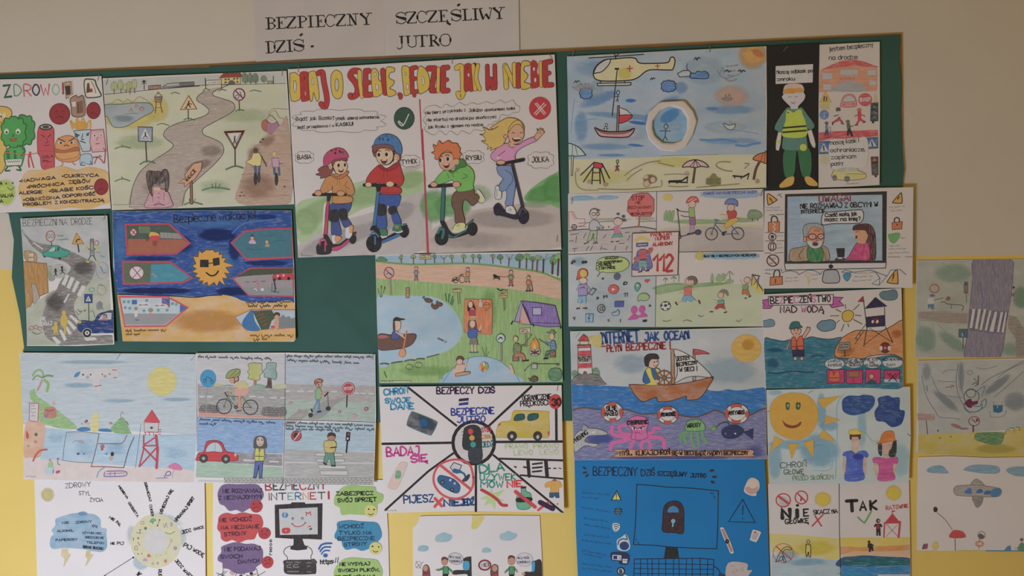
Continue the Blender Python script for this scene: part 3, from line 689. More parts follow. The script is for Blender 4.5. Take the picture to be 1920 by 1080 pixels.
# ---------------------------------------------------------------- meadow with the winding road
poster('meadow_poster', 'pencil drawing of a winding grey road through a pale green meadow with road signs', 'poster', BDP,
 [(193, 147), (300, 142), (537.5, 133), (545, 250), (552, 383), (350, 390), (210, 394), (202, 270)], None, '''
Z 180 100 3.6
@meadow
m w
f b4b294 58,280 330,262 640,228 800,205 1285,200 1310,600 1330,1018 700,1035 115,1055 90,700
f a9a9a0 50,180 1280,125 1284,200 740,215 400,240 60,275
s a3aa86 .6 300,600 200,60
s 94a582 .4 800,900 130,60
s a3aa86 .5 1000,420 240,60
@winding_road
m p
g a08f82 735,255 690,290 685,320 730,350 765,385 740,420 650,450 560,470 480,510 458,555 490,590 525,620 490,660 380,730 300,800 250,900 228,1040 400,1050 585,1030 610,930 700,840 800,750 862,670 850,610 790,575 730,550 725,510 790,470 900,410 940,370 920,330 850,305 795,285 800,260 900,215 860,228 800,235
c 3a3430 4 735,255 690,290 685,320 730,350 765,385 740,420 650,450 560,470 480,510 458,555 490,590 525,620 490,660 380,730 300,800 250,900 228,1040
c 3a3430 4 900,212 800,258 795,285 850,305 920,330 940,370 900,410 790,470 725,510 730,550 790,575 850,610 862,670 800,750 700,840 610,930 585,1030
s 857468 .5 780,660 90,50
s 857468 .4 400,900 110,80
c 8d7d70 4 400,715 480,690 560,680
c 8d7d70 3 380,735 460,710 530,705
c 8d7d70 4 700,335 760,345 830,340
c 8d7d70 3 540,480 600,490 670,485
s 7d6a5e .55 690,760 120,40 -20
@horizon_line
c 4a443e 4 60,278 200,265 400,245 640,222 760,214
l 4a443e 3 860,214 1282,204
m v
@*tree_crown
G a3a878 5c6048 2 103,215 125,190 145,215 140,250 108,248
G 9aa472 5c6048 2 150,200 165,178 185,205 180,245 152,240
G a3a878 5c6048 2 186,220 205,205 218,225 212,250 190,250
G a5a068 5c6048 2 212,205 232,190 244,215 238,250 214,250
G a3a878 5c6048 2 244,195 262,176 278,198 272,240 246,238
@*tree_trunk
l 5c4a3c 5 124,240 124,275
l 5c4a3c 5 170,240 172,268
l 5c4a3c 5 205,245 206,265
l 5c4a3c 5 233,235 232,275
l 5c4a3c 5 262,235 264,268
@*tree_crown
G 6f7d62 4a5240 2 985,150 1005,132 1028,155 1026,195 995,195
G 66765c 4a5240 2 1025,165 1040,132 1060,160 1058,195 1030,192
G 66765c 4a5240 2 1060,150 1080,135 1096,160 1094,192 1066,195
G 78826a 5a5f4c 2 1115,165 1135,150 1155,168 1150,188 1120,190
@*tree_trunk
l 5c4a3c 4 1008,190 1010,205
l 5c4a3c 4 1044,190 1046,208
l 5c4a3c 4 1080,190 1082,212
l 5c4a3c 4 1135,185 1136,200
@train
m i
l 39342f 5 327,190 328,245
l 39342f 4 312,190 342,205
l 39342f 4 312,208 342,186
e 39342f 326,187 8,6
F 8a7a6c 39342f 3 357,220 440,215 440,242 357,246
F a8785a 39342f 2 385,222 425,218 425,240 385,244
F 8e8c8a 39342f 3 450,228 480,208 540,200 665,193 665,218 555,226 450,232
F 6b6866 39342f 2 570,200 665,193 665,216 570,224
l c9c2b8 4 480,215 555,208
c 39342f 4 440,242 560,232 700,222
@start_banner
F cfc6b8 39342f 3 745,185 848,180 848,208 745,214
V 5a5048 2 755,205 840,200 9 2
l 39342f 5 740,170 743,240
l 39342f 5 848,180 851,248
c 55704a 6 725,252 745,240 770,250
c 55704a 6 830,255 851,245 880,252
@school_house|yellow house with a red roof
F d8be78 4a3828 3 848,165 975,160 978,205 850,212
F 8e3f38 5a2824 3 833,168 862,138 975,134 990,158
f 4a443e 870,172 884,171 884,182 870,183
f 4a443e 892,170 904,169 904,181 892,182
f 4a443e 928,168 940,167 940,178 928,179
f 4a443e 950,166 962,165 962,176 950,177
f 4a443e 870,192 884,191 884,202 870,203
f 4a443e 950,188 962,187 962,198 950,199
G 5a5a66 39342f 2 898,208 902,190 918,184 934,190 938,207
@fence_posts
l 39342f 4 1198,155 1200,208
l 39342f 3 1155,190 1200,188
l 39342f 3 1165,200 1198,200
F 9a8f80 39342f 2 1160,190 1192,188 1192,205 1160,206
@pond
s c9b462 .9 220,420 240,110
s c9b462 .7 420,380 90,100
c 8a7a3a 3 110,335 150,312 190,332 215,310 250,332 290,295 340,315 385,350
m w
G 8f9a9a 4a5048 4 60,350 160,345 280,335 360,338 392,370 380,398 320,430 250,470 200,495 130,500 100,470 80,430 55,418
s 75848c .5 190,440 90,30
c a5604c 5 228,395 240,372 250,398
c a5604c 5 300,378 312,362 326,378
o a5604c 4 275,354 9,9
o a5604c 4 312,376 16,12
c 6a5a5a 3 205,410 250,405 290,408
@lifeguard_chair
F 8a6a48 3f3428 3 398,295 450,292 445,330 402,330
c 8a6a48 5 400,290 424,272 448,290
e 6a4a30 422,268 9,7
l 6a4a2e 6 410,330 403,402
l 6a4a2e 6 436,330 450,400
l 3f3428 3 404,368 446,368
l 3f3428 3 402,302 446,300
l 3f3428 3 402,314 446,312
@warning_sign|red-edged yellow warning triangle on a post
l 5a5048 7 625,375 626,448
F c9a878 7d3a30 6 573,381 628,287 682,376
c 333 7 612,372 625,345 640,365
e 333 630,326 6,6
l 333 8 630,332 626,350
l 333 5 620,340 650,344
l 7d3a30 5 600,372 618,362
c 4f6a48 6 595,452 625,440 668,452
@crossing_sign|blue square zebra crossing sign on a post
l 4a4540 8 337,595 345,735
F 7f8c9c 3a3c42 5 287,498 383,500 381,597 290,595
f d8d0c4 334,507 368,575 304,573
e 333 336,535 5,5
l 333 8 335,540 338,560
l 333 5 322,570 335,555 352,570
l d8d0c4 4 300,583 372,585
c 4f6a48 8 300,750 345,728 400,742
@no_entry_sign|round red cycling ban sign on a post
l 4a4540 6 968,318 970,388
E b3b0ac 7d3038 7 968,279 38,39
o 4a4540 4 955,294 12,11
l 5a5560 5 975,262 985,290
l 7d3038 8 944,254 994,304
c 4f6a48 6 945,392 970,380 1000,388
@give_way_sign|inverted red triangle with a pedestrian on a post
l 333 7 940,640 941,765
F 5a1f22 5a1f22 3 866,528 1006,522 941,655
f cfc6b8 888,540 984,535 941,632
e 333 940,562 6,6
l 333 9 938,570 938,592
l 333 5 938,592 924,615
l 333 5 938,592 950,608
l 333 3 975,545 930,620
l 333 2 982,550 942,622
c 4f6a48 9 880,785 940,762 995,775
m i
@*grass_tuft
c 5f7350 5 510,275 535,265 565,275
c 5f7350 5 1040,258 1070,250 1115,260
c 5f7350 5 415,485 450,475 495,490
c 5f7350 6 130,645 180,630 235,640
c 5f7350 6 130,865 180,848 230,862
c 4a7050 7 720,925 800,905 905,920
+l 4a7050 5 790,915 785,885
+l 4a7050 5 808,915 810,878
+l 4a7050 5 825,915 840,885
l 4a7050 5 182,850 176,835
l 4a7050 5 182,632 178,620
c 55704a 8 600,1022 650,1005 720,1020
l 4a7050 5 640,1010 632,985
l 4a7050 5 660,1010 672,985
@arrow_signpost|wooden arrow signpost
F 8a6248 4a3428 4 638,860 652,860 656,1018 640,1018
F c08f70 5a3a2c 4 720,733 660,745 602,820 608,838 558,878 600,874 600,904 650,860 668,855 712,790
t 3a2a22 22 4 618,868 680,795 WAKACJE
@schoolgirl|girl in a pink dress with dark pigtails seen from behind
m p
G b5858c 6a444c 4 345,990 365,945 395,922 460,918 490,940 508,985 512,1035 340,1042
m v
g 4a3c38 362,800 400,796 440,797 462,812 462,870 440,880 425,895 400,880 378,905 365,870
G 5a4a44 3a302c 4 350,800 372,798 365,850 372,900 384,960 372,950 352,890 342,830
G 5a4a44 3a302c 4 450,795 470,784 488,800 496,850 488,920 472,932 470,880 462,830
m i
g c99f88 395,905 432,905 436,925 392,925
l 6a444c 3 388,935 385,1000
l 6a444c 3 462,935 462,995
e 6a444c 427,945 4,4
e 6a444c 427,975 4,4
e 6a444c 427,1000 4,4
c 6a444c 6 395,1025 428,1015 462,1026
@picnic_basket|faint round basket with a napkin
c a5856c 3 1165,420 1180,385 1215,375 1300,380
c a5856c 3 1165,430 1190,395 1215,392 1240,435 1300,450
s a55a44 .9 1150,490 38,45
s 8a5a72 .9 1200,500 45,48
G a8604e 6a4038 2 1122,465 1150,450 1170,500 1150,530 1125,505
G 9a7080 6a4050 2 1160,475 1200,460 1235,480 1225,530 1190,548 1155,530
c 8a6a5a 4 1140,462 1180,420 1225,465
c d8ccc0 8 1170,455 1190,465 1215,458
@dirt_path
m p
g a88a74 960,1010 980,860 1000,790 1050,650 1120,600 1180,560 1250,480 1296,460 1312,1008
s 95705c .5 1100,900 150,110
s 95705c .45 1070,690 60,100
s 95705c .5 1160,590 70,50 -30
c 8a6450 3 985,820 1080,812 1180,822
c 8a6450 3 975,860 1080,866 1300,856
c 8a6450 3 960,960 1100,968 1310,958
c 8a6450 3 1030,740 1080,732 1160,738
e 4a3a34 985,938 7,5
e 4a3a34 975,962 7,5
e 4a3a34 1002,960 6,5
e 4a3a34 1130,582 9,6
e 4a3a34 1112,600 9,6
e 4a3a34 1275,900 9,6
@cycling_pair|two cyclists seen from behind holding hands
m i
E 5a4438 3a302c 2 1080,656 15,17
F c9b878 4a4030 3 1062,675 1100,672 1122,700 1112,765 1062,760 1010,735 1050,712
l 4a5a70 18 1078,765 1080,810
l 4a5a70 16 1105,765 1102,810
E 333 222 3 1079,848 11,40
E 444 222 3 1102,840 8,34
c 4a4030 8 1115,690 1140,735 1155,765
c b08a98 9 1195,710 1175,745 1158,768
E c9a878 6a5438 2 1206,682 15,18
l b09a60 14 1214,690 1216,728
F b58f9c 5a3c48 3 1188,708 1235,705 1240,770 1195,772
l 4a5a70 16 1205,775 1208,815
l 4a5a70 14 1235,775 1240,820
E 333 222 3 1220,850 10,42
c b58f9c 8 1238,715 1252,738 1258,748
l 333 4 1240,745 1262,745
@road_edge_label
R cfc6b8 8a8078 2 118,1028 315,1022
''', amp=.003, staples='202,154,105 530,137,95', group=GRP)
# ---------------------------------------------------------------- big scooter poster
poster('scooter_poster', 'large white poster DBAJ O SIEBIE with four cartoon children riding kick scooters', 'poster', BD2,
 [(540, 130), (700, 121), (900, 109), (1040, 102.5), (1047, 300), (1052.5, 468), (800, 474), (560, 483), (549, 300)], None, '''
Z 540 240 4.32
@road_and_grass
g a59b96 80,960 180,880 420,760 660,690 800,650 1105,480 1120,980 500,1030 95,1048
g 97a67e 70,625 300,545 530,450 700,410 1078,345 1092,500 850,590 600,660 420,760 250,850 92,925
s 8fa472 .7 300,660 300,110 -22
s 8fa472 .7 700,520 260,110 -20
s 8fa472 .7 1000,420 130,80 -20
s 8fa472 .7 150,760 120,130 -25
s b0a59c .6 1000,330 120,30 -15
s 9c928e .75 850,720 250,100 -30
s 9c928e .7 430,900 420,90 -20
Z 790 220 4.155
g a8998f 62,900 300,760 560,700 1080,680 1090,1010 60,1055
s 65945a .95 100,690 130,150
s 65945a .9 250,690 170,110
s 8aa078 .6 430,600 150,90
g 6a9a5e 800,635 830,580 900,520 960,480 1060,425 1085,420 1085,690 1000,680 850,660
s 5a9050 .8 940,600 150,80 -20
s 5a9050 .8 1040,560 110,130
s 8fa07c .6 880,675 140,40
s 9c8f88 .7 700,790 420,90
s 9c8f88 .5 400,960 400,80
@centre_divider|thick red dividing line
Z 530 90 5.144
f a33440 1316,495 1330,495 1357,1080 1346,1080
Z 790 220 4.155
f a33440 4,90 14,90 62,1055 44,1058
@title_lettering|red and yellow bubble title lettering
Z 530 90 5.144
F c9a93c 2a2420 5 70,245 120,235 165,270 188,340 185,430 165,500 115,520 85,510 72,420
F d8cfc8 2a2420 4 108,320 125,318 135,360 130,415 115,435 108,380
G a3302e a3302e 5 170,240 240,232 262,290 250,345 275,400 270,490 210,518 178,495 170,330
F c99a90 a3302e 2 214,425 226,420 228,455 218,462
e 7a2422 212,290 8,16
G c9a93c 2a2420 5 250,260 275,228 318,232 340,330 355,470 340,515 322,500 300,430 290,500 270,515 258,440
F d8cfc8 2a2420 3 284,300 296,285 304,350 286,356
c 3a1a18 51 345,245 385,240 400,330 428,480 420,555 398,568 372,540
c a3302e 44 345,245 385,240 400,330 428,480 420,555 398,568 372,540
G c9a93c 2a2420 5 525,215 570,250 584,350 575,460 535,492 490,465 468,380 468,270 495,225
E b0a59c 2a2420 4 524,356 18,60
c 3a1a18 55 735,225 680,225 655,270 700,330 725,390 715,450 670,472 655,460
c a3302e 48 735,225 680,225 655,270 700,330 725,390 715,450 670,472 655,460
c 3a1a18 39 742,230 748,340 768,470
c c9a93c 32 742,230 748,340 768,470
l 3a1a18 51 800,225 800,455
l 3a1a18 51 800,225 835,222
l 3a1a18 45 800,340 835,335
l 3a1a18 51 800,455 860,450
l a3302e 44 800,225 800,455
l a3302e 44 800,225 835,222
l a3302e 38 800,340 835,335
l a3302e 44 800,455 860,450
Z 530 90 5.144
G c9a93c 2a2420 5 860,215 900,200 928,250 925,300 962,340 972,420 930,465 880,470 868,420 855,300
F d8cfc8 2a2420 3 880,240 895,234 905,260 884,285
F d8cfc8 2a2420 3 895,350 925,360 928,400 905,410
l 3a1a18 51 968,220 992,435
l a3302e 44 968,220 992,435
G c9a93c 2a2420 5 1000,200 1040,185 1082,200 1075,232 1040,240 1028,290 1078,320 1065,360 1035,390 1085,415 1095,445 1060,465 1012,460 1000,340
c 3a1a18 39 1128,450 1140,460 1138,480
c a3302e 32 1128,450 1140,460 1138,480
G c9a93c 2a2420 5 1150,195 1180,175 1215,185 1230,230 1225,290 1248,350 1240,430 1200,460 1175,450 1160,330
F d8cfc8 2a2420 3 1180,235 1195,240 1190,265 1180,262
F d8cfc8 2a2420 3 1195,345 1215,355 1215,405 1195,400
Z 780 90 5.144
l 3a1a18 41 -42,200 -34,430
l 3a1a18 41 -40,198 0,190
l 3a1a18 37 -36,300 -2,298
l 3a1a18 39 -34,425 14,422
l 3a1a18 33 -16,430 -14,462
l a3302e 34 -42,200 -34,430
l a3302e 34 -40,198 0,190
l a3302e 30 -36,300 -2,298
l a3302e 32 -34,425 14,422
l a3302e 26 -16,430 -14,462
G c9a93c 2a2420 5 25,195 60,180 110,230 135,320 120,400 60,440 30,435 12,320
F d8cfc8 2a2420 3 58,270 75,280 85,340 66,370
l 3a1a18 51 120,200 185,198
l 3a1a18 49 185,200 150,410
l 3a1a18 49 150,412 195,412
l a3302e 44 120,200 185,198
l a3302e 42 185,200 150,410
l a3302e 42 150,412 195,412
l 3a1a18 33 218,200 214,420
l c9a93c 26 218,200 214,420
l 3a1a18 51 262,195 262,415
l 3a1a18 47 262,195 308,190
l 3a1a18 39 262,310 300,308
l 3a1a18 47 262,415 310,412
l a3302e 44 262,195 262,415
l a3302e 40 262,195 308,190
l a3302e 32 262,310 300,308
l a3302e 40 262,415 310,412
c 2a2420 48 392,195 430,178 448,220 455,380 450,450 425,475 408,440
c 3a1a18 47 392,195 430,178 448,220 455,380 450,450 425,475 408,440
c c9a93c 40 392,195 430,178 448,220 455,380 450,450 425,475 408,440
l 3a1a18 47 488,180 488,400
c 3a1a18 47 488,180 515,185 530,300 534,400
l 3a1a18 33 490,305 520,305
l a3302e 40 488,180 488,400
c a3302e 40 488,180 515,185 530,300 534,400
l a3302e 26 490,305 520,305
e d8cfc8 508,262 8,18
l 2a2420 38 565,165 580,395
l 3a1a18 37 552,170 572,400
l c9a93c 30 552,170 572,400
c 2a2420 36 598,170 580,290 615,400
c 3a1a18 37 598,170 580,290 615,400
c c9a93c 30 598,170 580,290 615,400
l 3a1a18 39 688,175 692,395
l 3a1a18 39 760,172 764,388
l 3a1a18 51 696,340 762,340
l 3a1a18 41 720,300 740,390
l a3302e 32 688,175 692,395
l a3302e 32 760,172 764,388
l a3302e 44 696,340 762,340
l a3302e 34 720,300 740,390
l 2a2420 46 860,172 872,380
l 3a1a18 45 860,172 872,380
l c9a93c 38 860,172 872,380
l 2a2420 38 868,180 955,370
l 3a1a18 39 868,180 955,370
l c9a93c 32 868,180 955,370
l 2a2420 42 948,160 955,365
l 3a1a18 41 948,160 955,365
l c9a93c 34 948,160 955,365
l 3a1a18 45 986,165 988,372
l a3302e 38 986,165 988,372
G c9a93c 2a2420 5 1015,150 1060,125 1102,140 1098,170 1050,180 1042,220 1080,260 1060,310 1045,330 1100,350 1098,385 1020,398 1008,300
G a3302e a3302e 4 1110,145 1150,128 1175,170 1165,240 1195,290 1190,370 1130,390 1110,370
e d8cfc8 1138,205 9,18
e d8cfc8 1150,310 10,22
l 3a1a18 37 1205,145 1210,365
l c9a93c 30 1205,145 1210,365
l 3a1a18 51 1242,145 1246,360
l 3a1a18 45 1242,145 1300,132
l 3a1a18 39 1242,245 1285,245
l 3a1a18 45 1246,360 1310,358
l a3302e 44 1242,145 1246,360
l a3302e 38 1242,145 1300,132
l a3302e 32 1242,245 1285,245
l a3302e 38 1246,360 1310,358
@check_badge|round dark green badge with a tick
Z 530 90 5.144
E 2f4a3c 26382f 5 1173,680 97,106
c d8d4cc 9 1115,715 1160,752 1218,640
c d8d4cc 9 1122,705 1160,738
@cross_badge|round red badge with a cross
Z 780 90 5.144
E b02f34 b02f34 5 1196,583 103,108
l dcc8c0 8 1148,538 1238,645
l dcc8c0 8 1165,532 1250,632
l dcc8c0 8 1236,532 1140,636
l dcc8c0 8 1254,545 1156,648
@speech_cloud|cloud with the advice about Basia and Tymek
Z 530 90 5.144
D - 8a8580 4 545,705 400,100 12
t 2c2826 32 3.6 132,702 470,690 Bądź jak Basia
t 2c2826 34 3.6 480,698 605,694 Tymek
t 2c2826 26 3.6 625,692 932,678 ubieraj ochraniacze,
t 2c2826 26 3.6 145,780 500,762 jedź przepisowo i w
t 2c2826 32 5 518,758 680,748 KASKU!
@speech_cloud|cloud with the warning about the two reckless riders
Z 780 90 5.144
c 8a8580 4 700,740 650,800 560,790 520,830 440,800 400,840 330,800 290,840 230,800 180,840 120,820 80,780 100,740 70,700 95,650 75,610 110,570 190,555 240,580 290,545 350,570 420,530 480,555 540,530 600,545 680,520 740,540 810,505 860,530 930,505 965,550 1000,570 990,620 940,625 880,655 820,645 800,700 750,715 740,735 700,740
t 2c2826 26 3.6 96,642 480,610 Nie bierz przykładu z
t 2c2826 28 3.6 510,618 640,612 Jolki,bo
t 2c2826 24 3.6 665,612 955,594 dostaniesz kolki.
t 2c2826 26 3.6 106,710 500,690 Nie startuj na drodze
t 2c2826 26 3.6 512,692 775,676 ,bo skończysz
t 2c2826 26 3.6 118,778 650,752 jak Rysiu z gipsem na nodze.
@name_cloud|cloud with the name BASIA
Z 540 240 4.32
D - 8a8580 3 135,240 68,44 8
t 2c2826 32 4 80,255 190,250 BASIA
@name_cloud|cloud with the name TYMEK
D - 8a8580 3 990,270 72,44 8
t 2c2826 32 4 922,292 1045,285 TYMEK
@name_cloud|cloud with the name RYSIU
Z 790 220 4.155
D - 8a8580 3 405,312 76,46 8
t 2c2826 34 4 350,336 466,330 RYSIU
@name_cloud|cloud with the name JOLKA
D - 8a8580 3 930,335 92,58 8
t 2c2826 40 4 862,352 992,346 JOLKA
@girl_in_pink_helmet|girl in an orange hoodie and pink helmet
Z 540 240 4.32

c c9c2ba 14 290,850 300,640 330,600
G 7d4440 3a2422 4 350,320 290,310 245,340 262,362 228,378 268,390 265,408 310,400 345,380 365,340
G 3d4a78 252c48 4 350,615 440,618 515,600 505,660 478,710 520,790 462,805 430,750 408,710 420,770 432,865 360,865 352,760 340,690
g 2c2c2e 340,670 400,660 412,700 405,760 340,755 332,710
g 2c2c2e 415,660 470,655 485,700 478,745 440,748 415,710
G b07845 5a3a22 4 350,385 400,370 470,380 510,420 540,500 530,540 480,548 520,560 522,598 450,612 368,608 362,560 362,470 355,500 290,530 262,510 290,440 315,400
G a8683a 5a3a22 4 345,362 400,395 480,350 490,370 440,408 400,412 352,385
l 7a4a2a 3 402,415 402,462
l 7a4a2a 3 422,415 420,465
c 5a3a22 3 480,430 465,470 500,495
c 5a3a22 3 470,500 490,540 530,545
E d8b48c 5a3a2a 4 425,315 58,62
e d8b48c 348,312 14,22
c 5a3a2a 3 338,300 345,320 356,325
G 7d4440 3a2422 3 355,290 372,255 440,240 478,252 480,268 420,262 385,275 372,300
G a8405e 5a2036 4 292,305 292,240 330,190 400,162 460,180 492,238 440,248 380,258 340,290 310,310
e 3a1c28 356,184 9,5 -20
e 3a1c28 390,176 9,5
e 3a1c28 420,188 6,9
e 3a1c28 386,204 8,11
e 3a1c28 426,196 7,9
e 3a1c28 445,198 5,9
l 1f1c1c 6 358,300 385,358
e f0eadc 410,300 15,19
e f0eadc 465,300 13,18
e 2a1c18 412,303 10,15
e 2a1c18 463,300 9,15
c 5a3028 5 395,270 410,264 425,268
c 5a3028 5 450,266 465,262 478,268
G 6a1f22 2a1214 4 412,340 432,345 452,336 446,354 430,360 418,354
l f0e6da 5 420,344 446,341
c b07a58 3 438,318 446,322 440,328
@pink_scooter|pink kick scooter
G 2c2a2c 1c1a1c 4 295,860 320,870 352,925 370,945 420,940 480,895 540,845 545,870 440,960 370,975 340,960 300,900
F a83a5a 5a2036 3 318,590 338,590 322,862 292,862
F 2a282a 1c1a1c 3 318,545 352,545 340,592 320,592
c 232224 22 210,542 330,540 470,540
F b03c62 5a2036 3 356,970 430,950 545,860 555,840 548,880 440,972 400,995 360,990
E 2c2a2c 1c1a1c 3 527,900 27,38
G 2c2a2c 1c1a1c 4 240,950 290,918 345,930 355,970 340,1018 250,1022 236,990
c b03c62 12 262,945 268,908 300,905 315,945
l b03c62 10 305,930 305,995
E b8845c 5a3a2a 4 248,528 28,22
E b8845c 5a3a2a 4 430,530 32,22
G d09060 5a3a2a 3 360,925 358,890 385,872 430,880 432,905 385,938
g c9c6c4 358,905 362,875 385,868 380,900 390,930 372,938
G d09060 5a3a2a 3 475,885 470,830 505,790 530,795 525,850 500,892
g c9c6c4 470,880 472,815 498,805 500,850 525,855 500,895
@boy_in_blue_helmet|boy in a red hoodie and blue helmet
G 35508a 20304e 4 745,540 905,540 900,620 880,660 920,770 862,775 835,690 812,620 795,680 800,810 725,810 722,700 740,620
g 2a2c30 730,625 790,622 795,700 728,708
g 2a2c30 815,650 870,630 885,680 840,702 820,690
G a8302e 5a1c1e 4 745,300 800,330 890,280 925,360 940,420 915,470 870,475 915,490 905,535 750,532 745,470 735,440 700,450 636,440 650,390 690,340
G 942a2a 5a1c1e 3 735,300 790,335 890,275 900,300 850,340 790,348 745,325
l 6a1c1e 3 778,350 778,400
l 6a1c1e 3 805,340 808,398
c 7a2022 3 755,520 830,528 905,520
G 7a4644 3a2422 4 700,165 690,205 720,240 850,250 905,270 915,220 900,180 850,150
E d8b48c 5a3a2a 4 785,225 70,76
e d8b48c 880,240 20,26
c 5a3a2a 3 865,240 880,225 890,240 878,258
G 7a4644 3a2422 4 682,150 710,135 790,132 850,150 860,190 820,170 760,165 720,180 705,205 692,185
G 3e6a94 20344e 4 700,135 715,90 765,55 830,52 890,85 922,150 918,215 870,190 850,150 800,132 740,135
e 22304a 745,90 5,13 20
e 22304a 772,92 5,12
e 22304a 812,96 7,12 20
e 22304a 800,66 9,4
e 22304a 845,74 6,4 40
l 1f1c1c 8 862,185 852,270
c 1f1c1c 6 852,262 825,292 775,300
e f0eadc 742,218 18,20
e f0eadc 806,218 18,20
e 2a1c18 738,218 12,16
e 2a1c18 800,216 12,16
c 5a3028 6 715,195 735,185 752,190
c 5a3028 6 790,182 812,178 826,188
G 6a1f22 2a1214 4 755,258 785,268 805,256 798,280 778,290 762,278
l f0e6da 6 765,264 798,262
@blue_scooter|blue kick scooter
F 3c648e 1f344e 4 722,510 746,510 712,800 688,798
F 232224 1c1a1c 3 712,465 760,465 746,515 722,515
c 232224 22 618,463 740,465 876,462
G 232224 1c1a1c 4 680,800 715,795 745,850 760,900 810,880 900,830 950,790 965,800 900,860 770,920 740,900 700,830 672,830
F 3c648e 1f344e 3 762,915 930,840 940,800 950,790 962,775 930,780 958,830 900,880 770,935
E 232224 1c1a1c 3 942,840 38,48
E 232224 1c1a1c 4 698,935 60,70
c 3c648e 12 665,875 690,845 720,860 735,880
l 3c648e 12 708,880 708,940
E d8b48c 5a3a2a 4 654,460 26,20
E d8b48c 5a3a2a 4 828,455 32,24
G 3f6a4c 22382a 3 745,820 800,822 804,870 770,885 752,860
g c9c6c4 750,870 775,878 806,872 800,885 765,888
G 3f6a4c 22382a 3 850,830 870,780 915,772 918,800 930,835 890,842
g c9c6c4 848,835 890,842 932,830 925,845 885,852
l c9d0c8 3 870,790 900,798
l c9d0c8 3 866,802 896,812
@ginger_boy|ginger boy in a green hoodie without a helmet
Z 790 220 4.155
G 6a4c3e 33241e 4 280,575 400,560 415,600 450,610 445,650 400,690 360,650 330,650 320,720 340,820 268,822 262,740 238,680 245,610
G 67a04a 2f5424 4 190,410 260,420 340,370 400,410 415,470 405,530 405,560 330,580 280,575 260,520 240,490 190,510 120,525 105,500 140,450
G 3f7038 234a20 4 215,415 250,420 275,370 260,345 320,325 350,360 345,385 290,400 255,430 230,432
E d8a080 5a3a2a 4 205,345 68,70
e d8a080 278,345 16,26
G d0703c 5a2c1a 4 105,320 110,295 80,275 105,265 92,215 120,225 138,183 165,205 210,182 240,200 280,205 290,225 305,245 300,270 315,290 300,310 295,330 270,320 255,330 245,290 210,262 160,285 130,330
e f0e4d4 155,335 13,18
e f0e4d4 212,325 18,16
e 2a1c18 150,335 10,15
e 2a1c18 208,325 11,15
c 8a4a2a 9 145,312 155,305 165,308
c 8a4a2a 9 190,298 205,292 218,298
G 6a1f22 2a1214 4 175,372 200,375 220,362 212,388 195,395 182,388
l f0e6da 6 182,374 214,368
c 2f5424 4 330,440 360,460 320,480
c 2f5424 3 205,440 215,475
c 3a4a2a 3 272,420 285,432
c 3a4a2a 3 245,440 255,470
@teal_scooter|dark teal kick scooter
F 2f6460 1c3432 4 162,545 188,545 178,810 148,808
c 232224 24 65,538 170,534 300,524
G 232224 1c1a1c 4 150,810 180,815 215,880 250,912 300,905 360,880 380,900 250,940 210,925 190,890 160,840
F 2f6460 1c3432 3 205,905 250,930 380,860 350,835 400,795 405,805 390,830 400,860 260,940 215,935
E 232224 1c1a1c 3 398,872 38,50
E 232224 1c1a1c 4 158,940 50,56
c 2f6460 18 130,900 150,865 175,880 165,940
E d8a080 5a3a2a 4 100,524 26,20
E d8a080 5a3a2a 4 275,524 30,24
G d0cc84 4a4838 4 245,870 275,828 335,822 342,860 300,890 255,892
g c9c6b8 245,875 300,885 342,862 340,876 290,896 250,896
G d0cc84 4a4838 4 425,580 450,570 485,620 490,655 465,670 445,650 455,620
g c9c6b8 430,575 450,568 492,630 488,660 475,655 470,620
l 4a4838 3 275,845 295,850
l 4a4838 3 282,835 305,840
@blonde_girl|laughing blonde girl in a pink top waving
G 6d7ea0 33405a 4 590,385 650,378 718,385 728,440 735,520 715,660 712,685 655,682 665,620 660,570 620,580 605,530 635,480 600,440
l 33405a 4 655,410 700,440
c 33405a 4 700,440 715,490 680,540 660,570
c 33405a 4 640,480 600,540
G c080a0 5a3048 4 620,215 680,205 755,215 800,185 880,155 895,185 850,205 765,250 730,300 735,345 700,360 640,345 590,350 545,320 545,290 570,260
e d0c6c0 600,315 12,10 -30
c 5a3048 4 655,262 610,295 600,310
G d4ae58 5a441e 4 620,30 680,5 750,18 795,60 800,110 785,180 760,120 740,60 700,90 680,130 640,210 600,235 560,250 540,262 548,235 515,250 520,220 480,195 470,185 500,185 490,150 455,135 480,135 500,110 480,80 510,90 530,100 560,95 600,70 570,90 540,85 560,68
G d8a480 5a3a2a 4 680,100 740,55 785,75 800,130 785,180 740,210 700,200 680,160
e d8a480 652,152 16,20
c 5a3a2a 4 665,138 648,138 642,158 658,170
g d8a480 675,195 715,205 725,235 700,240 680,225
c 5a3a2a 4 680,190 690,232 725,235
G d4ae58 5a441e 4 690,70 740,25 780,40 795,90 770,60 730,60 700,90 680,120
c 3a2420 4 705,128 715,118 728,128
c 3a2420 4 770,125 780,118 792,124
G 5a1a20 2a1214 4 712,165 750,168 782,160 765,182 735,190 720,182
l f0e6da 8 722,168 776,166
c b07a58 3 752,130 762,142 750,150
G d8a480 5a3a2a 4 880,155 905,115 900,90 915,105 925,85 935,100 945,90 948,105 958,118 945,135 930,150 900,180
l 5a3a2a 3 918,110 915,130
l 5a3a2a 3 932,105 928,130
@purple_scooter|dark violet kick scooter
l 35303f 22 710,370 790,700
c 232224 24 595,365 640,360 700,350 795,332
G 2c2836 1c1a24 4 565,700 590,672 615,680 650,730 700,752 745,750 780,690 800,720 790,760 740,795 660,775 600,760 572,735
E 262230 1c1a1c 3 592,728 26,38
E 262230 1c1a1c 4 796,775 40,56
c 454058 12 765,760 775,720 800,715 815,740
E d8a480 5a3a2a 4 620,352 34,18
G cfc9c2 444 4 580,540 605,540 610,570 625,580 622,630 600,640 575,625
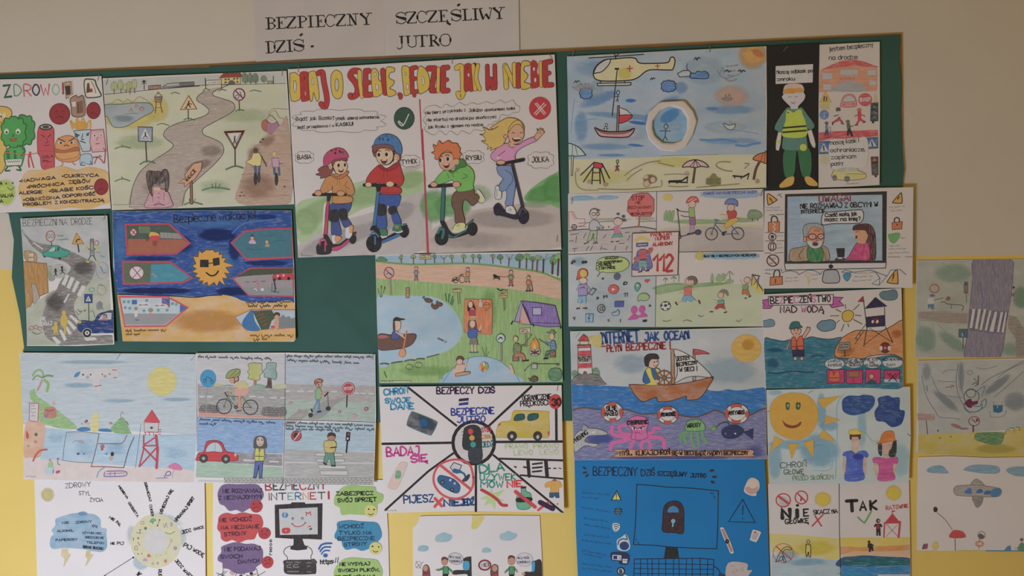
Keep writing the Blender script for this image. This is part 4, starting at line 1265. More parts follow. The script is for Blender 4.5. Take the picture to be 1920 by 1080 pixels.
l 444 3 590,560 590,620
G cfc9c2 444 4 660,700 710,690 738,740 725,758 670,745 658,730
l 444 3 685,710 705,720
l 444 3 680,722 702,730
@corner_marks
Z 540 240 4.32
l 55504c 3 115,1020 118,1035
V 8a8580 2 120,1036 205,1040 4 2
''', amp=.002, lift=.003, staples='560,131,92 848,115,90 1044,448,95 1032,107,60', group=GRP)
# ---------------------------------------------------------------- helicopter rescue
RP = poster('rescue_poster', 'watercolour of a yellow rescue helicopter over blue sea with a white foam ring glued on', 'poster', BD2,
 [(1063, 106), (1250, 96), (1436.5, 87), (1437.5, 200), (1436, 352), (1250, 358), (1067, 363), (1066, 250)], None, '''
Z 1055 80 3.79
@painted_sky_and_sea
m w
f 8f9da6 32,98 740,60 1440,28 1446,795 42,830
s 7590a6 .5 280,180 240,90
s a7a7a4 .8 300,80 250,50
s 9aa5aa .7 1000,200 180,120
s 5c7fa4 .6 700,480 210,70 -38
s 5f83a6 .6 260,400 180,50 -20
s 7093ae .6 420,520 330,28 4
s 9aa3a6 .8 500,640 120,60
s 6f8fa9 .6 300,740 230,30
s 7593ac .6 1200,480 200,40
s 9da5a8 .8 1150,600 180,50
s 7a98ac .6 1180,700 260,30
s 6f8fab .6 130,600 60,140
s 93a2aa .7 240,330 60,80
s 33619a .9 485,412 45,16
s 2f5f9a .85 530,570 75,15 8
s 34659c .8 520,730 70,12 6
s 7592ae .7 840,320 60,50
s 5f86a8 .7 350,800 120,14
s 5a82a8 .7 1060,470 60,16
c 4a739e 12 975,690 1060,695 1150,690 1230,705
c 4a739e 14 1230,730 1300,735 1350,720 1400,715
c 6a8aa4 6 80,545 150,550 240,540
c 6a8aa4 5 1160,620 1280,630 1390,650
c 6a8aa4 5 60,640 70,500 85,400
s b8917a .7 1200,380 150,90
@painted_beach
m w
f b5ab84 42,830 400,825 900,800 1446,795 1440,1030 800,1048 45,1075
s b5a860 .6 800,850 200,50
s b5a860 .5 300,950 250,70
l 6a6a5c 3 700,805 1100,796
@sun
s b5884c .95 1350,90 120,120
s b06a3e .8 1385,75 50,30 30
c a8603c 6 1340,50 1370,80 1420,100
c a8603c 6 1380,70 1390,60 1430,90
@rescue_helicopter|yellow rescue helicopter with red crosses
m i
l 24211f 6 185,110 575,84
l 24211f 9 376,95 376,118
l 24211f 6 360,78 380,96
l 24211f 6 410,70 380,96
G bfb083 24211f 7 218,215 240,165 300,122 376,115 450,108 515,112 545,145 640,148 745,142 765,110 785,104 798,130 785,185 760,195 640,192 590,205 540,245 490,265 400,272 280,272 230,255
s b8a850 .8 440,220 60,50
m p
G a5a49c 24211f 6 222,215 245,165 300,125 340,120 325,160 280,205 240,215
m i
F cfc6b2 24211f 6 245,290 485,284 485,300 460,303 250,306
l 24211f 6 265,275 275,290
l 24211f 6 440,272 440,288
l a03a34 8 458,185 495,183
l a03a34 8 476,165 477,203
l a03a34 6 658,168 690,166
l a03a34 6 673,152 675,182
@winch_rope
l 24211f 6 388,190 352,518
e 24211f 378,186 9,8
e 24211f 393,186 9,8
@hanging_person|stick person hanging on the rope
E a8a8a0 24211f 5 394,355 9,15
l 24211f 4 392,370 390,395
l 24211f 4 372,385 402,380
l 24211f 4 390,395 380,418
l 24211f 4 390,395 394,420
@red_and_white_sailboat
F d8cfc4 24211f 5 402,460 455,480 492,515 405,522
G b0303a 24211f 5 402,520 492,516 470,550 402,572
F 9a6a64 24211f 5 390,450 402,448 396,640 382,640
G b57f7c 24211f 7 228,605 260,618 320,632 440,630 508,610 490,650 450,672 340,672 270,665 245,640
G a06a68 24211f 4 240,612 300,634 440,634 500,614 440,645 300,645
E cfc8bc 24211f 4 310,585 8,10
E cfc8bc 24211f 4 306,612 9,16
l 24211f 3 285,610 326,612
@blue_cloud|scribbled blue cloud at the left
m p
D 4f7fb0 24303c 5 165,360 40,36 9
@blue_cloud|round blue cloud above the ring
D 4a7db4 24303c 5 752,310 47,36 10
@blue_cloud|flat blue cloud joined to a grey rock
G 4a7db0 24303c 5 905,250 915,218 940,220 955,205 985,210 1010,205 1035,225 1028,255 960,256
F 9a9a98 24303c 5 815,220 855,200 895,198 910,215 900,240 830,245
c 24303c 4 888,198 880,170 888,150
@*rubbed_out_ship_mark
c 77736e 4 1095,200 1130,245 1180,250 1230,235 1262,220
c 77736e 7 1150,255 1190,275 1235,262
V 77736e 3 1160,175 1245,165 8 3
V 77736e 3 1150,210 1225,205 9 4
V 77736e 3 1170,240 1215,238 8 5
l 77736e 4 1115,220 1135,180
l 77736e 4 1135,180 1145,220
s 8a8884 .7 150,315 90,25
c 77736e 4 68,315 110,340 190,335 230,330
V 77736e 3 110,300 190,298 12 8
@bird
c 24211f 5 82,285 92,272 100,284 108,272 120,276
@bird
c 24211f 5 622,265 632,252 638,262 646,252 656,256
@bird
c 24211f 6 935,120 945,108 954,124 962,108 975,112
@bird
c 24211f 6 1245,205 1258,196 1268,212 1278,198 1294,206
c 24211f 5 1150,205 1170,196 1178,210 1195,200
@faint_small_boat
c 6a6460 5 1128,395 1150,410 1180,412 1205,400
l 6a6460 4 1130,398 1205,400
c 6a6460 4 1150,395 1155,370 1165,395
c 6a6460 4 1175,395 1180,368 1195,392
@faint_small_boat|small boat with a mast
G 9aa09a 3a3a38 4 1142,575 1180,588 1222,580 1215,612 1185,620 1155,602
l 8a8a86 4 1190,585 1186,550
@swimmer_in_ring|stick person inside the ring
m w
G 6f98ae 6f98ae 3 640,560 700,480 780,455 860,500 885,590 860,680 800,710 690,705 645,650
s 4a82aa .8 760,520 90,50 -30
s a0b0b4 .7 800,600 60,30
c 3d4440 5 722,590 735,575 748,592
o 3d4440 5 733,597 14,17
l 3d4440 6 732,615 728,665
l 3d4440 5 690,628 765,628
l 3d4440 6 728,665 712,695
l 3d4440 6 728,665 742,692
@striped_umbrella|faded green beach umbrella at the left edge
m i
G 9aa69c 24211f 5 36,722 75,725 120,750 155,790 155,802 36,802
l 24211f 3 70,730 68,800
l 24211f 3 90,735 105,800
F c9c0a8 24211f 4 62,802 76,802 70,945 60,945
e 9aa69c 78,712 6,8
@striped_umbrella|pink striped beach umbrella
G b8968e 24211f 6 850,885 880,850 940,833 1000,850 1035,885 985,880 940,888 890,882
l 24211f 4 940,835 900,884
l 24211f 4 940,835 925,886
l 24211f 4 940,835 960,886
l 24211f 4 940,835 985,882
F 6a4440 24211f 4 934,888 944,888 930,998 918,998
@striped_umbrella|orange beach umbrella at the right edge
G b8683c 24211f 5 1350,830 1375,800 1440,780 1448,785 1448,858 1400,845
l 24211f 3 1420,790 1405,845
l 24211f 3 1435,785 1430,850
c 5a3a34 16 1395,850 1370,900 1355,968
e 5a4a44 1440,775 6,7
@lifeguard_stand|lifeguard stand with a red roof
F a83038 24211f 5 222,850 275,860 290,880 270,895 218,888
l 24211f 7 222,852 128,942
l 24211f 7 215,890 148,990
l 24211f 7 280,862 333,965
l 24211f 7 268,895 297,995
l 24211f 7 215,890 207,1005
l 24211f 7 262,895 266,1002
l 24211f 5 215,925 264,925
l 24211f 5 212,980 266,980
@beach_walker|stick person on the sand
E b5ab84 24211f 5 389,845 8,11
l 24211f 6 388,858 386,890
l 24211f 5 374,882 402,878
F a03040 24211f 3 380,890 394,890 402,915 390,905 370,918
@sun_lounger|black outlined sun lounger in the middle
l 24211f 8 752,990 880,995
l 24211f 9 755,985 845,982
l 24211f 9 845,982 885,955
l 24211f 6 885,955 882,998
l 24211f 6 756,990 756,1002
l 24211f 6 812,990 812,1002
@sun_lounger|black outlined sun lounger at the right
l 24211f 9 1208,948 1280,955
l 24211f 9 1280,955 1320,932
l 24211f 6 1320,932 1310,972
l 24211f 6 1218,950 1220,964
l 24211f 6 1265,955 1266,968
@*painted_shell
s 6f5a46 .95 620,970 60,40
E b08f74 5a4636 3 596,1003 22,22
E b08f74 5a4636 3 640,975 20,22
e b08f74 590,955 18,14
e a58a70 600,985 8,8
s a8857a .8 105,905 20,20
s a8857a .8 880,930 22,18
s 9a7a64 .7 190,990 25,20
s 9a7a64 .7 305,1010 24,20
s 9a7a6a .7 1380,985 22,22
@*sand_mark
c 7d6c4e 6 440,945 500,900 600,855 690,842
c 7d6c4e 6 455,980 490,945 560,900
c 7d6c4e 5 680,855 740,870 790,880
c 8a7a5a 6 90,920 95,1000 140,1045 250,1050
c 7d6c4e 6 250,1040 420,1045 560,1040 680,1025
c 7d6c4e 5 700,980 705,1010 690,1030
c 7d6c4e 6 1190,850 1110,850 1090,880 1150,910 1200,915
c 7d6c4e 6 1290,860 1320,865 1290,895
c 7d6c4e 5 750,1020 830,1025 890,1020
c 7d6c4e 5 950,1030 1080,1020 1250,1005
c 7d6c4e 4 720,940 800,935 900,940
@sand_castle
s 7d7648 .9 1070,985 60,45
f 6f6a42 1015,970 1030,960 1040,972 1055,935 1070,930 1085,938 1095,965 1120,962 1120,1010 1015,1010
V 55502f 3 1025,985 1115,980 14 4
V 55502f 3 1025,1003 1115,1000 14 5
''', amp=.0022, lift=.003, staples='1074,102,100 1330,93,95', group=GRP)
foam_ring(RP, BD2+.002, '', [(1215.9, 211.9), (1237.1, 192.1), (1281.9, 189.5), (1299.1, 209.3), (1305.7, 227.8), (1299.1, 251.5), (1284.6, 276.6), (1263.4, 285.3), (1237.1, 281.8), (1215.9, 262.1), (1210.1, 238.3)],
 [(1223.9, 227.8), (1237.1, 208.0), (1255.5, 200.1), (1276.6, 205.3), (1287.7, 222.5), (1287.2, 243.6), (1279.3, 262.1), (1263.4, 268.7), (1242.3, 267.9), (1227.8, 255.5), (1223.3, 240.9)], .0055)
# ---------------------------------------------------------------- black sheet with the reflective-vest figure
poster('vest_figure_sheet', 'black paper sheet with a cut-out boy in a yellow reflective vest and green trousers', 'poster', BDP,
 [(1436, 87), (1490, 84), (1536, 81.5), (1534.5, 200), (1533, 351), (1490, 353), (1438, 354)], None, '''
Z 1430 60 3.6
@paper_strip
K 0.5 b8ada2 86,232 338,218 336,342 86,352
t 3a3430 22 4 95,284 335,272 Noszę odblask po
t 3a3430 22 4 95,332 215,326 zmroku
@cut_out_trousers|green paper trousers
K 0.6 2c5a38 150,790 310,785 322,965 265,970 232,800 222,850 208,968 148,970
@cut_out_coat|grey green coat with short sleeves
K 0.7 4a6a5c 155,520 190,510 240,515 262,510 300,560 348,630 325,660 290,665 300,790 250,800 190,798 132,785 138,700 125,680 80,655 100,600
l 3a564a 3 235,705 242,740
@cut_out_hand
k 0.6 b8a89a 105,710 10,10
F b8a89a 8a7a6c 2 105,675 126,680 122,730 118,760 108,800 98,800 88,780 90,740
F b8a89a 8a7a6c 2 300,668 328,662 345,715 355,760 350,782 335,775 320,745
l b8a89a 6 95,760 92,795
l b8a89a 6 345,755 350,780
f c5c832 88,735 122,732 122,745 90,748
@cut_out_head|pale boy's head with fair hair
K 0.8 c3b5ad 140,420 160,360 210,350 260,362 275,410 285,430 275,462 240,500 232,520 190,520 185,505 145,465 128,440
G b89888 a08070 2 138,400 150,362 200,350 262,358 276,400 240,398 190,415 140,418
f c58a3e 136,395 170,380 200,382 255,378 275,390 270,410 220,412 140,418
e d8902e 196,402 22,16
c 6a5a50 3 172,442 182,436 192,442
c 6a5a50 3 215,442 225,436 234,442
c 8a3a36 4 192,475 205,484 218,472
@cut_out_vest|yellow reflective vest
K 1.0 c3cc3c 160,530 185,532 205,545 230,528 258,525 268,560 285,600 290,705 138,708 140,640 152,600
l 2a2c1c 10 136,648 288,636
l 2a2c1c 10 136,678 290,666
e 3a3c28 170,545 6,5
@yellow_balloon|round yellow reflective tag
k 1.1 c3cc3c 272,780 24,24
@cut_out_shoe
K 0.6 c0903a 165,985 205,975 212,995 195,1035 125,1052 112,1035 140,1005
@cut_out_shoe
K 0.6 c0903a 285,980 318,978 368,1020 366,1040 310,1035 285,1005
''', tint='26221f', amp=.002, staples='1472,92,-50', group=GRP)
# ---------------------------------------------------------------- tall narrow street sheet
poster('narrow_street_poster', 'tall narrow drawing of an orange school above children crossing a street with STOP sign', 'poster', BD2,
 [(1536.5, 84), (1649, 78.5), (1649.5, 200), (1648, 347), (1600, 350), (1534, 352), (1534.5, 200)], None, '''
Z 1430 60 3.6
@handwritten_heading
t 35302c 28 3.6 450,130 745,98 jestem bezpieczny
t 35302c 28 3.6 448,188 638,182 na drodze
@school_building|orange school building with a red roof
m p
g a84440 385,262 450,228 520,200 600,188 680,200 740,222 782,238 700,236 600,228 480,252
f ba7c5c 388,255 480,245 600,228 700,235 775,238 772,400 690,402 480,402 376,408
R 989a98 b08070 2 402,280 468,318
R 989a98 b08070 2 525,256 640,290
R 989a98 b08070 2 705,258 762,292
R 989a98 b08070 2 408,355 462,390
R 989a98 b08070 2 718,330 762,362
g 85807c 470,400 500,355 580,330 660,350 690,400
t 9a6448 12 3 520,322 620,318 SZKOŁA
@*street_ground
s b8a060 .6 420,500 50,40
s b8a060 .5 760,470 20,70
s ada070 .5 415,860 40,60
f bab06a 380,470 462,465 465,480 380,486
f a83c40 370,680 460,672 775,662 776,705 560,720 460,722 370,740
@children_crossing_sign|yellow triangle sign
F b08a38 8a6a2c 3 385,475 422,402 462,472
e 3a342c 415,438 5,5
l 3a342c 7 415,442 412,465
l 3a342c 6 430,440 430,465
@red_car
G b0706a 8a5a54 4 525,490 545,435 585,420 615,430 630,465 630,500 580,510 528,505
G 9a9590 8a5a54 3 540,470 555,440 585,430 612,442 620,468
e 9e5a54 545,488 10,8
e 9e5a54 610,485 10,8
@stop_sign|red STOP sign
E a8373a a8373a 3 690,458 45,42
t cfc0b6 22 6 656,470 724,466 STOP
@blue_sign|round blue sign
E 45688a 3c5a78 3 414,560 29,30
l 9aa4a8 4 414,540 414,580
@running_boy|boy in white and red running
e 4a3a32 508,525 17,16
l b8aca2 18 510,545 515,575
l 9a3a3c 14 515,580 500,600
l 9a3a3c 12 500,595 470,615
l 9a3a3c 12 515,590 535,610
l 333 6 528,618 545,622
l 333 6 470,612 470,628
l 4a4440 5 480,570 510,560
@running_child|child in red running
e a04a44 650,528 15,14
l a03a3e 20 650,545 652,590
l a03a3e 12 652,590 632,625
l a03a3e 12 652,590 685,608
l a03a3e 6 620,570 650,555
l a03a3e 6 655,555 688,570
l 333 6 620,630 638,628
l 333 6 676,612 690,608
@scooter_child|child in blue on a scooter
e 333 430,615 13,11
l 4f6478 16 430,635 432,665
l 3a4450 10 428,665 420,695
l 3a4450 10 434,665 438,695
l 5a4a48 4 410,715 455,710
l 5a4a48 3 455,640 455,710
l b08070 4 436,640 460,655
@scooter_child|child in dark clothes on a scooter
e 4a4a34 572,606 14,12
l 55523a 20 575,625 580,655
l 2f2d2c 14 582,660 600,700
l 2f2d2c 12 575,665 572,695
l 333 4 585,640 608,635
@traffic_light|green signal post at the right edge
F 2c3434 1f2424 3 730,482 776,478 776,600 748,604 748,615 736,615 736,602 725,600
e 4a4440 752,505 10,10
e 4a4440 752,540 10,10
e 3d5a4a 752,575 10,10
@traffic_light|lower signal post with a red light
F 2f2c2c 1f2424 3 728,845 775,843 775,965 765,968 764,980 755,980 754,968 735,965
e 9e2c2e 752,865 12,14
@crossing_sign|blue crossing sign at the left
F 34587c 28445f 3 370,742 452,738 452,820 370,824
f c2b8ae 410,750 442,808 382,810
l 333 7 408,775 412,800
e 333 410,770 5,5
@crossing_sign|blue crossing sign at the right
F 34587c 28445f 3 694,716 774,712 775,785 695,790
f c2b8ae 734,722 765,772 704,776
e 333 733,742 5,5
l 333 7 733,748 738,770
l 3a4450 3 700,782 770,778
@handwritten_note
K 0.4 b5a99c 455,735 600,728 700,718 692,905 560,912 460,918
t 35302c 26 3.6 458,762 645,745 noszę kask i
t 35302c 26 3.6 455,812 685,805 ochraniacze,
t 35302c 26 3.6 458,860 625,852 zapinam
t 35302c 26 3.6 460,905 540,896 pasy
@yellow_car
G b0a05e 6a6240 4 465,960 490,920 540,905 620,905 640,935 685,955 690,985 620,1000 520,1000 468,985
f 8f9084 500,930 530,915 560,915 555,945 500,945
f 8f9084 570,915 615,915 632,940 570,945
e 5a564c 482,985 16,20
e 5a564c 565,992 20,20
c 6a6240 3 560,960 620,958 680,960
V 8a8278 3 560,1028 640,1026 6 3
''', amp=.002, lift=.004, group=GRP)
